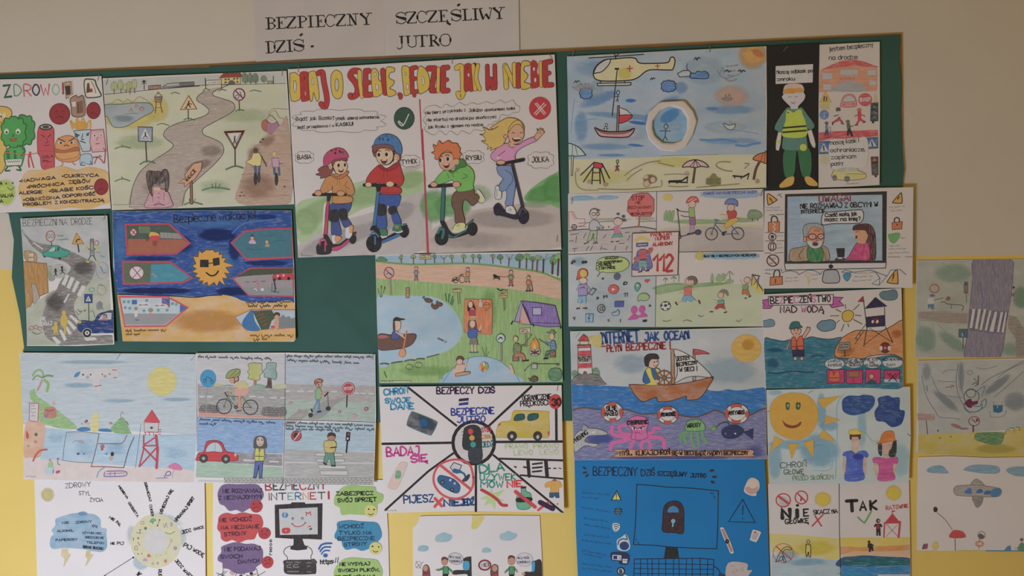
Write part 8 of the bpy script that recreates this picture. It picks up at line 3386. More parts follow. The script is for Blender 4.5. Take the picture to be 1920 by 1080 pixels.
# ---------------------------------------------------------------- palm beach
poster('palm_beach_poster', 'pale crayon beach drawing with a palm, yellow sun, white plane and red tower', 'poster', BDP,
 [(37.5, 661), (200, 662), (368, 664), (370, 780), (367, 904), (250, 902), (48, 897), (44, 780)], None, '''
Z 30 650 4.154
@sky_and_sea
m p
f bccbd6 35,45 1400,55 1410,690 60,600 40,300
f aac8de 170,620 475,655 900,680 1410,685 1395,965 1000,935 600,905 200,880
m w
f aac8de 400,660 640,670 640,900 380,895
s 86b4d6 .3 560,790 110,90
s 86b2d6 .3 780,790 100,80
s 8ab6d6 .3 320,700 80,60
s 88b2d4 .3 1250,820 120,60
s 9abcd2 .6 500,300 150,24
s 9abcd2 .5 800,420 160,20
s a0bed0 .6 600,120 330,20
s 96b8ce .5 1250,410 140,20
m i
g d9cbca 150,870 300,880 600,905 860,935 1100,935 1395,965 1395,1050 900,1045 400,1035 75,1020 60,860
c 98a8b0 3 1130,695 1250,690 1410,685
@yellow_sun|large yellow sun
m p
E d8cc70 c8bc68 2 1140,270 112,112
@white_plane|white plane with a blue nose
m i
G d0ccd0 b8bcc4 2 445,240 460,200 520,175 700,165 800,170 795,235 750,250 660,255 665,300 665,345 640,345 600,290 590,250 500,255
g 4a94c0 455,235 470,205 505,192 500,215 480,235
e 4a7a94 527,217 9,9
e 5a6a70 586,217 7,7
e 6a6a70 676,214 6,6
e 6a6a70 733,212 6,6
e a8a4a8 562,236 12,12
e a8a4a8 698,230 12,12
l b05a5a 6 755,178 790,184
l b05a5a 6 765,240 788,238
l c05a60 7 620,308 668,300
@palm_tree|green palm with a pink trunk
c 8fb474 14 135,225 150,195 190,180 215,210 210,240
c 7ea868 12 135,255 165,225 205,240
c 6f9f62 14 210,240 245,225 288,228
c 8fb870 22 225,260 255,290 245,345
c c8907e 14 205,262 190,300 170,340
@green_hill|green headland with a picnic blanket
m p
g 8fbc78 108,350 150,330 165,380 250,440 350,510 470,610 465,640 350,635 230,600 185,570 160,480 130,420 115,400
m i
g c08474 225,490 260,470 310,475 315,550 230,550
c 8a6ac0 8 225,530 240,545 255,515
c 9a4a3a 6 235,490 260,500 300,490
e d0b09a 298,440 14,16
@white_sign|white notice with a red edge on the hill
F d0ccd0 c06a70 7 108,440 180,440 175,585 108,575
V 888 3 120,460 160,455 14 2
V 888 3 120,490 165,486 14 3
V 888 3 120,515 165,512 14 4
V 888 3 120,545 160,542 14 5
@beach_blanket|orange sand patch with bathers
m w
g d4a88c 80,600 150,585 225,600 232,700 200,850 120,860 70,840
m i
e 5a7a4a 163,682 13,14
e c87a5a 160,738 12,10
g c05a54 88,650 108,690 100,715 85,700
e b0a050 105,770 10,10
c c85a5a 14 145,885 165,840 200,805 250,798
@blue_island
m d
g 4a88c0 475,645 520,625 580,630 590,650 520,657
g 4a88c0 645,640 700,635 755,645 750,662 650,655
@yellow_sail
m p
g d8cf84 595,560 620,505 645,520 650,650 590,650
@green_sail
g 7ab070 745,630 815,555 850,560 890,650 900,678 780,670
m i
c b07070 4 825,555 820,520 835,505 842,525
@*bather
e c09a8a 520,598 7,8
e b07070 550,582 12,12
e 4a3a3a 560,575 7,7
e b08a8a 745,590 8,8
c c07070 5 730,590 745,600 760,595
c 6a4a4a 5 860,580 872,590 880,605
e c0a090 570,600 8,6
@*bathing_rope
c 6a7a84 4 375,880 385,760 400,665
c 9a7a70 4 400,665 520,660 650,675
c 6a5a5a 5 655,675 635,780 600,925
c 9a5a60 6 650,752 760,752 835,748 870,685
c 9a4a50 6 595,928 720,930 850,938
c 5a4a54 6 850,938 885,800 925,705
c 8a8a70 4 375,880 480,895 600,898
@swimmer
c b07a80 4 450,745 480,730 520,745
c b07a80 4 500,730 520,728 535,750
e 3a5a74 495,830 12,8
e 6a6a7a 540,830 7,6
e b07080 682,775 17,17
e c04a54 680,795 10,10
e 2a3034 760,832 13,16
e c8a090 750,865 14,20
c 4a9ac0 6 700,830 720,835 715,820
@lifeguard_tower|tall red lifeguard tower
m i
l 6a7a80 3 978,600 940,940
F c8c8cc c0505a 4 1003,590 1115,590 1110,665 1005,665
F d04a54 c04048 4 1062,492 1125,588 1000,582
e 4a4040 1060,630 11,9
c c0505a 5 1005,665 1060,662 1110,668
c c0505a 5 1010,665 1015,690
c c0505a 5 1040,665 1045,690
c c0505a 5 1075,665 1078,690
l c0505a 5 1115,645 1135,645
l c0505a 5 1115,662 1135,662
l c0505a 5 1115,680 1130,680
l c8424c 11 1000,690 1000,800 968,930
l c8424c 20 1095,690 1108,800 1102,940
l c8424c 11 1000,765 1095,700
l c8424c 10 1000,770 1105,768
l c8424c 12 995,780 1100,885
l c8424c 12 1105,780 975,925
@picnic_group
g b8ccd4 238,940 300,930 305,980 245,985
g 9ac090 260,905 290,890 300,930 265,935
e c08484 275,880 8,9
e b07078 338,870 9,9
c 8a8a90 6 335,885 340,910 355,915
g c84a5c 325,965 352,958 355,975 328,982
l 3a6a9a 6 303,955 303,978
@pink_umbrella|pink beach umbrella
g d878a8 1190,935 1215,912 1250,905 1290,930 1298,958 1240,955
l 8a8a90 3 1235,955 1222,1020
@purple_cot|purple drawn lounger
c 8a70b0 7 705,970 700,995 720,1005 860,1000 858,965 720,965
c 8a70b0 5 750,975 745,995
c 8a70b0 5 780,970 785,998
c 8a70b0 4 715,985 860,978
c 8a7ab4 8 1165,1010 1180,975 1205,970 1210,995 1180,1000
c 6aa0c8 7 645,1010 660,965 705,932
l 8a7ab4 4 1100,1020 1190,1018
V a8a0a4 2 95,1008 170,1008 8 2
''', amp=.003, lift=.010, staples='224,668,-55 363,671,-50', group=GRP)
# ---------------------------------------------------------------- four traffic scenes
poster('traffic_scenes_poster', 'four-panel traffic drawing with a cyclist, scooter rider, red car and zebra crossing', 'poster', BDP+.0006,
 [(368, 662), (540, 661), (704, 664), (705.5, 780), (702, 909), (540, 906), (366, 904), (371, 780)], None, '''
Z 360 650 4.075
@panel_ground
m p
f c2c2c8 40,50 712,55 712,300 40,290
f b0bccc 715,60 1405,60 1405,300 715,290
f 9c9c9c 45,285 200,300 440,310 712,318 712,535 50,500
f a8a4a4 715,285 1402,300 1402,430 715,400
f 9fb4a8 715,400 1402,430 1400,570 715,552
f 7fa4d0 45,540 705,555 700,815 40,800
f a2bccc 710,580 1400,580 1398,800 710,785
f 8e8c90 150,800 695,820 695,910 45,870
f a8a8a8 710,780 1395,805 1395,1000 710,990
f 9cb8a4 40,870 695,915 695,1005 35,995
m i
f c89488 55,492 300,515 712,535 712,550 50,530

g 9a9896 890,540 1000,420 1100,400 1190,380 1100,440 1000,540
s b0a8a4 .8 800,540 130,40 -30
f b8b8bc 715,550 700,552 1400,575 1400,580 710,562
@cobble_strip|strip of grey kerb stones
f b4b4b2 250,998 500,1000 695,995 1390,998 1390,1050 700,1045 260,1035
N 77736f 3.5 250,998 1390,1046 3 34
f c0c0c0 55,1012 250,1015 250,1030 55,1028
@brick_wall
m v
g 7a7876 60,470 90,440 200,450 200,505 60,490
g 7a7876 540,480 580,455 640,470 712,460 712,530 540,525
m i
N 5f5c5a 3 62,455 200,500 3 4
N 5f5c5a 3 545,465 710,520 3 5
m i
@*panel_line
l 3a3836 4 714,50 712,550 706,800 700,1045
l 3a3836 4 50,535 300,545 712,555 1400,575
@*road_dash
f c8c8c8 60,373 100,372 100,385 60,388
f c8c8c8 115,374 160,374 160,386 115,388
f c8c8c8 440,374 485,374 485,386 440,386
f c8c8c8 510,380 555,380 555,390 510,390
f c8c8c8 600,384 650,384 650,394 600,394
f c8c8c8 675,386 712,386 712,396 675,396
f c8c8c8 715,335 750,335 750,346 715,346
f c8c8c8 805,335 855,335 855,346 805,346
f c8c8c8 885,335 930,335 930,346 885,346
f c8c8c8 1065,336 1110,336 1110,346 1065,346
f c8c8c8 1230,348 1275,350 1275,360 1230,358
f c8c8c8 1290,350 1330,352 1330,362 1290,360
f c8c8c8 1350,353 1392,355 1392,364 1350,362
f c8c8c8 400,857 530,860 530,872 400,870
f c8c8c8 595,868 668,870 668,880 595,880
f c8c8c8 712,876 960,880 960,888 712,886
f c8c8c8 1150,880 1395,882 1395,890 1150,890
@zebra_crossing|white zebra crossing
m i
F c4c4c4 77736f 3 945,810 1155,815 1158,835 950,832
F c4c4c4 77736f 3 958,855 1165,855 1170,878 955,878
F c4c4c4 77736f 3 970,900 1180,905 1182,930 975,928
F c4c4c4 77736f 3 980,945 1190,945 1195,978 988,975
@green_hills
m w
g b0b878 160,295 190,278 240,290 280,300 200,302
g 7fa490 230,300 280,288 330,300
g 7fa490 440,305 500,285 570,300 600,318 440,315
g b0b87c 600,315 650,290 712,285 712,318
@yellow_tree|yellow green tree
m w
l a87a50 22 485,250 484,285
G b4b868 6a7444 4 425,190 440,170 430,135 470,122 500,125 535,130 535,165 540,195 520,220 520,250 490,258 465,250 430,240 440,210
@teal_tree|blue green tree
F 5f4c44 3a3030 3 582,235 606,235 612,315 560,312 578,290
G 84a4a0 4a6a64 4 540,190 570,160 570,130 600,120 645,128 640,170 650,210 640,250 600,240 555,230 555,205
@bicycle_sign|round blue bicycle sign
m i
l 9a9a9e 5 118,310 110,500
E 3f94c4 3a88b4 3 126,242 60,66
o 2c3a4c 3 102,260 12,14
o 2c3a4c 3 155,266 12,12
l 2c3a4c 4 102,258 115,230 145,240 155,264
@road_cyclist|cyclist in a green helmet and yellow shirt
c c88478 24 370,350 360,400 370,440
B 248,455 450,462 56 6a7450 6
l c8967c 14 365,370 370,470
g d0a090 345,310 415,300 440,310 430,350 400,375 345,375 325,355
g c8bc84 330,295 350,270 400,262 430,290 430,310 380,318 335,310
c c8967c 10 345,310 310,330 285,355
c c8967c 12 375,370 360,420 372,480
l 8a4a44 10 345,490 378,486
g c89680 285,240 340,225 355,250 330,275 300,280
c 5a2a28 6 325,235 330,265 325,280
c 5a2a28 6 355,230 358,255 330,270
G 94a060 4a5430 4 265,240 270,205 300,180 345,170 370,180 365,215 350,230 300,238
l 4a5430 3 290,232 340,180
l 4a5430 3 310,235 365,195
e 6a8a8a 318,395 9,20 -30
l 333 8 255,350 270,375
@scooter_rider|boy in a striped helmet and green shirt on a scooter
l 5f9ab4 8 925,525 1040,478
l 5a6a70 5 1035,350 1045,470
E 3a3c40 222 4 908,522 16,14
E 3a3c40 222 4 1042,472 16,15
l 6a8ab0 12 960,395 950,440 925,480
l 6a8ab0 13 970,400 972,490
l 222 11 912,478 920,495
l 222 10 960,498 985,494
G 84b484 4a7050 3 950,325 985,322 985,395 948,398
l c8967c 8 980,350 1025,355
l c8967c 8 980,370 1020,375
l 222 9 1015,378 1040,350
E c89680 5a4438 3 972,290 22,24
G b4644a 6a3428 4 935,275 945,255 975,245 1000,258 995,272 960,270 945,288
l d8c0a8 4 955,255 985,265
l 5a2a28 5 962,272 975,310
@stop_sign|round red STOP sign on a post
l 333 8 1186,368 1182,460
E c4a8a8 a04048 4 1195,320 48,48
E b84450 a03840 3 1195,320 38,38
t d0b8b8 20 5 1165,330 1228,326 STOP
@*meadow_flower
e b07080 820,492 12,12
e d0c0c0 820,492 5,5
e 9a6a90 1128,497 12,11
e d0c0a0 1128,497 5,5
e a06090 1333,475 18,16
e c8b060 1333,475 6,6
e c88aa0 755,430 16,12
e c89aa8 1242,530 20,16
@red_car|red car with a pale window
G c83c44 8a2830 4 40,845 55,810 95,800 110,740 130,718 190,715 235,735 265,795 330,810 355,835 350,865 250,870 120,868 40,865
G b4c4d0 8a2830 4 110,800 130,750 170,728 215,740 240,800 170,798
l 7a8a94 3 182,728 182,798
E 4a484a 2a282a 5 95,850 30,31
E 4a484a 2a282a 5 265,855 30,31
e a8a4a4 95,850 12,12
e a8a4a4 265,855 12,12
e d8b080 338,822 9,14
@vest_girl|grey-haired girl in a yellow reflective vest
g 5a5658 475,765 480,700 510,680 555,685 572,715 578,765 560,775 490,775
l 8a7aa0 14 488,785 470,855
l 8a7aa0 14 555,785 562,850
G c8c45c 6a6a34 4 490,780 515,775 520,800 535,778 555,782 552,868 490,868
l 333 5 490,832 552,836
l 333 3 520,800 520,866
E c4b0a4 5a4a48 3 525,722 30,38
e 2a2a2c 512,708 5,6
e 2a2a2c 540,710 5,6
c 8a5a50 3 518,742 530,745 542,740
F 5a68a8 2c3868 4 490,870 548,870 540,990 520,990 518,900 500,990 478,990
l 5a5a60 8 475,996 495,997
l 5a5a60 8 522,998 545,999
@no_phone_sign|red sign with a phone crossed out
E b04850 8a3038 5 800,680 38,38
E 3a3036 222 3 795,675 14,20 20
l d0c4c4 7 825,655 785,710
@boy_with_phone|boy in a yellow shirt on the crossing
F 5f9080 34584c 4 1025,805 1085,802 1098,900 1070,902 1055,850 1030,890 1008,885
l 222 10 1010,885 1030,898
l 222 10 1070,905 1098,907
G c4b46c 6a6034 4 1015,725 1045,715 1080,712 1105,735 1100,770 1088,805 1028,805 1012,765
l c8967c 8 1018,765 1065,770
l 2a2a2c 8 1062,770 1105,765
E b0826c 4a3428 3 1068,688 30,28
G 4a3430 2a201e 3 1038,685 1045,662 1070,656 1095,668 1096,685 1070,675
@traffic_light|black traffic light on a pole
l 222 10 1190,718 1182,805
F 2a2a2c 1a1a1c 3 1182,652 1210,655 1205,718 1178,715
e b03840 1198,668 8,9
e c8c0bc 1192,700 8,9
@tiny_handwriting
V 3a3c44 3.5 50,85 615,100 18 1
V 3a3c44 3.5 725,80 1375,88 18 2
V 3a3c44 3.5 730,110 1290,135 18 3
V 2c3c64 3.5 60,562 640,588 18 4
V 2c3c64 3.5 60,595 190,600 18 5
V 3a4450 3.5 720,585 1400,610 18 6
V 3a4450 3.5 720,610 1395,640 18 7
V 3a4450 3.5 720,635 1130,645 18 8
''', amp=.003, lift=.008, staples='699,668,90', group=GRP)
# ---------------------------------------------------------------- wheel poster with the traffic light
poster('wheel_poster', 'white poster split by thick black spokes around a traffic light in a circle', 'poster', BD2-.0004,
 [(711, 725), (880, 723.5), (1053, 722), (1055, 840), (1058, 960), (880, 957), (722, 960), (716, 840)], None, '''
Z 700 715 4.235
m i
@*black_spoke
l 221f20 16 270,42 660,350
l 221f20 17 1255,40 915,355
l 221f20 18 68,494 630,486
l 221f20 18 970,480 1500,476
l 221f20 16 635,570 440,710 100,1015
l 221f20 18 815,655 816,1025
l 221f20 16 955,585 1510,1040
l 221f20 15 1000,612 1505,625
l 221f20 13 1170,742 1505,770
@centre_circle|thick black ring
E c4bcbc 221f20 24 798,486 165,168
@traffic_light|big grey traffic light
G 2f3438 222628 4 718,400 730,365 780,345 830,355 858,400 862,535 860,545 718,535
g 363c44 760,535 860,540 858,635 768,640
l 2a2c30 5 705,398 725,402
l 2a2c30 5 706,424 724,426
l 2a2c30 5 708,450 724,452
l 2a2c30 5 708,478 724,480
l 2a2c30 5 710,505 726,508
l 2a2c30 6 715,530 735,535
e d03a40 773,397 21,23
e d09030 784,448 21,22
e 2f948c 793,500 22,23
@light_words
t b83038 34 6 862,402 932,398 STOJ
t c89048 28 6 865,455 942,448 CZEKAJ
t 2a6a70 40 7 866,522 955,514 JEDŹ
@section_words|blue words CHROŃ SWOJE DANE
t 3288b0 44 11 88,108 275,92 CHROŃ
t 3288b0 36 10 98,172 295,165 SWOJE
t 3288b0 44 11 142,222 320,218 DANE
@section_words|purple words BEZPIECZNY DZIŚ
t 3c2048 50 9 505,98 800,95 BEZPIECZY
t 3c2048 44 10 838,92 962,90 DZIŚ
f 3c2048 680,138 758,130 758,152 678,160
f 2c3c8a 680,172 756,162 754,185 678,192
@section_words|blue words BEZPIECZNE JUTRO
t 2c3c98 50 9 622,268 958,255 BEZPIECZNE
t 2c3c98 46 8 668,325 888,320 JUTRO
@section_words|pink words BADAJ SIĘ
t c03488 66 12 110,592 365,580 BADAJ
t c03488 52 12 305,642 430,630 SIĘ
@section_words|teal words DLA UŻYWEK MÓW NIE
t 2f8a78 60 12 848,725 1040,705 DLA
t 2f8a78 48 9 850,782 1130,780 UŻYWEK
t 2f8a78 46 10 855,838 1030,838 MÓW
t d03a40 46 11 1065,838 1182,830 NIE
@section_words|navy words PIJESZ NIE JEDŹ
t 23487a 56 10 248,962 480,950 PIJESZ
t 23487a 50 13 565,985 690,980 NIE
t 23487a 46 12 700,980 800,975 JEDŹ
@section_words|black words about the speed limit
t 2a2426 40 6 1185,152 1412,140 OGRANICZENIE
t 2a2426 38 6 1170,198 1388,185 PRĘDKOŚCI
@section_words|pale green words PRAWO LEWO
t a8bc88 36 6 1050,535 1225,530 PRAWO
t a8bc88 36 6 1275,532 1470,525 PRAWO
t a8bc88 36 6 1118,585 1265,580 LEWO
t b0c098 36 6 1325,580 1470,575 LEWO
@drawn_phone|dark phone with a blue screen
m w
G 3c4450 4a7a74 6 270,330 300,250 330,245 490,310 505,340 470,410 440,422 290,360
s 2c6494 .8 405,330 45,50
@plaster|pink plaster with a green pad
G d0b4a8 c0a090 4 230,640 268,645 265,680 200,830 160,852 125,835 130,800 200,665
g 5a9a70 175,755 188,705 222,712 218,762 190,770
@no_drink_driving|red ban ring over a blue car and glass
m i
c cc4a50 16 795,760 770,665 700,625 620,622 530,660 485,730 485,810 530,880 600,920 680,925 750,890 790,830 795,760
l cc4a50 20 535,665 770,850
G 2c5c88 1c3c5c 5 512,770 530,745 570,750 620,765 660,790 690,830 680,875 650,882 600,860 550,830 520,800
e 2a2426 550,798 16,16
e 8a8888 550,798 8,8
e 2a2426 628,856 15,15
e 8a8888 628,856 7,7
f c4bcc0 605,775 622,770 620,790 603,790
f c4bcc0 640,800 655,800 655,815 640,815
F c4bcc0 26486a 6 612,680 640,642 702,665 680,715 640,722
g 2c5c88 640,690 685,700 705,715 670,730 635,718
c 2c5c88 14 680,715 720,730 735,765
G 333c4c 222c3c 4 708,785 730,760 760,735 765,755 745,785 720,792
@red_cross|thick red cross
l d04448 22 492,925 545,985
l d04448 20 550,925 490,990
@yellow_car|yellow car with teal windows
m w
G c8ae34 b89c30 5 975,430 990,350 1020,320 1090,310 1110,240 1160,232 1380,238 1392,270 1395,430 1340,445 1180,445 1000,445
m i
G 245a5c 1c3c3c 5 1120,310 1130,270 1165,258 1198,262 1195,300
G 245a5c 1c3c3c 5 1232,310 1235,262 1305,256 1302,295
e c84a34 1002,342 16,8 -35
e d04a34 1393,410 8,18
E 3a3434 2a2424 4 1102,432 37,36
E 3a3434 2a2424 4 1305,432 34,36
e b8b0ac 1100,436 13,15
e b8b0ac 1306,440 12,16
@speed_sign|round red 30 sign on a black post
l 2a2426 18 1452,220 1454,470
E cc383c b83034 5 1445,160 48,56
t 3a1c20 52 11 1422,192 1488,188 30
@zebra_crossing|black zebra crossing of a road
l 2a2426 24 1228,630 1238,750
l 2a2426 26 1370,630 1380,752
l 2a2426 12 1265,655 1340,646
l 2a2426 12 1265,685 1340,678
l 2a2426 12 1265,715 1335,708
l 2a2426 10 1122,675 1135,680
l 2a2426 12 1195,678 1225,682
l 2a2426 9 1390,688 1405,688
l 2a2426 8 1432,688 1450,688
l 2a2426 5 1472,685 1492,690
@green_leaf|pale green leaf crossed out in red
m w
F b0cc80 b0cc80 2 935,850 950,890 1040,860 985,920 1035,945 970,950 965,1015 935,960 880,985 905,935 845,930 900,905 855,860 920,885
m i
c b83038 22 860,858 930,895 985,935 1020,975 1060,980
@bottle|green bottle crossed out in red
G 60a888 3a7860 5 1175,840 1205,838 1215,870 1250,890 1255,960 1235,1005 1165,1010 1140,980 1142,905 1175,880
g 2c2426 1142,920 1250,915 1255,945 1145,955
l 2c2426 14 1178,840 1208,838
l c83c44 26 1130,872 1285,992
@purple_pill|dark purple capsule crossed out in red
l d0484c 18 1310,1015 1392,955
l 3a2448 36 1325,955 1425,1005
l 3a1c40 28 1330,955 1420,1000
@small_child|small figure in an orange shirt and blue shorts
e 8a3430 1438,788 18,14
G d0a048 c09040 3 1365,810 1405,790 1475,790 1498,830 1470,845 1470,875 1410,878 1405,835 1370,840
F 2c5c80 1c4060 4 1400,880 1472,878 1475,918 1450,918 1440,900 1425,918 1400,915
e b04040 1462,968 6,6
V 888 2 90,1022 190,1022 8 2
''', amp=.002, lift=.008, staples='1045,727,100', group=GRP)
# ---------------------------------------------------------------- healthy lifestyle sheet
poster('lifestyle_poster', 'white sheet ZDROWY STYL ŻYCIA with a blue cloud, lightning and a cream food ring', 'poster', .0022,
 [(64, 880), (250, 885), (384, 890), (386, 1000), (387, 1130), (72, 1130), (68, 1000)], None, '''
Z 50 890 5.486
@title_words
t 5a5a5a 46 6 402,138 662,118 ZDROWY
t 6a6a6a 38 6 540,208 655,212 STYL
t 4a4a4a 34 6 652,276 785,276 ŻYCIA
@pale_sun
s d8cc88 .9 218,205 80,86
@rain_cloud|blue cloud listing unhealthy habits
m w
G 90b8d8 90b8d8 4 245,720 255,640 285,610 262,570 300,520 300,460 350,435 410,415 470,400 520,395 570,385 630,400 700,410 760,460 765,540 820,555 820,600 828,680 825,750 780,790 700,785 560,760 400,750 280,760
s 78a8d4 .7 580,400 60,30
m i
t 2f4a68 20 6 370,505 438,500 NIE
t 2f4a68 20 6 505,500 672,490 ZDROWY
t 2f4a68 20 6 675,535 732,545 STYL
t 2f4a68 20 6 318,588 485,582 ALKOHOL
t 2f4a68 18 6 580,605 770,612 UŻYWKI NOC
t 2f4a68 18 6 605,650 795,658 SIEDZENIE
t 2f4a68 22 6 305,682 525,675 PAPIEROSY
t 2f4a68 20 6 618,705 795,712 TELEFON
t 2f3a4c 22 8 585,750 785,770 BRAK RUCHU
@lightning_bolt|pale yellow lightning bolt
m w
F dcca84 d0c080 3 365,765 430,760 425,800 455,820 385,945 395,860 360,830
@lightning_bolt|second pale yellow lightning bolt
F dcca84 d0c080 3 615,785 660,780 655,815 690,820 610,940 630,860 610,840
@food_ring|cream ring with small drawn foods
s c4d4e0 .5 1450,450 200,60 20
s c4d4e0 .5 1600,640 60,120
s bcd4e4 .8 1180,900 100,90 30
s c8d6e0 .5 1080,620 60,130
m i
E dcd8b4 d8d4b0 3 1335,678 262,276
E d8d6d8 d8d6d8 3 1335,678 128,130
m p
G 68b080 58a070 2 1270,480 1290,450 1320,450 1338,470 1310,485 1305,505 1290,490
o c86a5a 5 1195,492 16,16
e 3a7a64 1228,548 16,16
l 5a5a6a 5 1372,462 1352,520
e 3a3a4a 1372,462 9,9
e 3a3a4a 1352,520 9,9
c 8a70a0 5 1410,500 1425,540 1440,490
c 8a8a8a 5 1440,495 1455,545
e 9aa0a8 1495,508 12,22
c 6fa460 8 1430,590 1480,605 1530,580
c 5a5058 6 1135,590 1175,600 1165,565 1185,565
e c06a60 1153,650 12,12
e 4a6a9a 1103,660 5,18
l c88060 10 1148,690 1168,722
c 8a6a7a 5 1115,740 1140,730 1145,765 1118,765 1115,740
e c06a60 1152,812 8,8
e c05a50 1190,808 8,8
g d06450 1245,840 1260,808 1288,840
g b8a4c8 1200,880 1220,850 1250,872 1235,885
e c8a0a0 1355,905 14,16
e b8a8a8 1302,908 14,14
e d8785a 1435,883 16,18
e a894b8 1535,750 20,20
l c0b078 6 1448,780 1440,810
l a8a89a 5 1500,670 1455,760
o a8a89a 4 1495,670 10,14
e b8bcc4 1390,822 9,12
e b8c4d0 1340,828 9,8
@advice_word|word HIGIENA OSOBISTA
m i
t 2a2628 18 7 945,120 1035,248 HIGIENA
t 2a2628 22 6 1045,290 1140,435 OSOBISTA
@advice_word|words OGRANICZ CUKIER
t 2a2628 20 7 1213,75 1268,270 OGRANICZAJ
t 3a3638 22 6 1268,310 1290,425 CUKIER
@advice_word|words UŚMIECHAJ SIĘ
t 2a2628 26 7 1395,400 1470,225 UŚMIECHAJ
t 2a2628 24 7 1478,205 1510,160 SIĘ
@advice_word|words UPRAWIAJ SPORT
t 2a2628 28 8 1545,482 1665,340 UPRAWIAJ
t 2a2628 28 8 1675,320 1732,238 SPORT
@advice_word|words JEDZ OWOCE
t 2a2628 32 7 1605,605 1700,580 JEDZ
t 2a2628 24 6 1728,570 1828,545 OWOCE
@advice_word|words PIJ WODĘ
t 2a2628 40 8 1618,735 1690,768 PIJ
t 2a2628 34 7 1712,778 1820,840 WODĘ
@advice_word|words JEDZ WARZYWA
t 2a2628 30 7 1530,880 1600,960 JEDZ
t 2a2628 30 7 1612,980 1760,1120 WARZYWA
@advice_word|words NIE PAL and NIE PIJ
t 3a3436 22 7 850,445 900,475 NIE
t 3a3436 24 7 920,490 962,530 PAL
t 3a3436 20 7 868,715 908,715 NIE
t 3a3436 28 6 935,718 1000,718 PIJ
@advice_word|words below the ring
t 2a2628 26 7 1150,1040 1185,1010 WIĘ
t 2a2628 32 7 1362,972 1368,1080 RUCH
@pencil_arrow
l 6a6668 7 800,1038 1102,848
e 3a3638 1102,848 10,10
e 5a5658 810,1034 9,7
''', amp=.003, group=GRP)
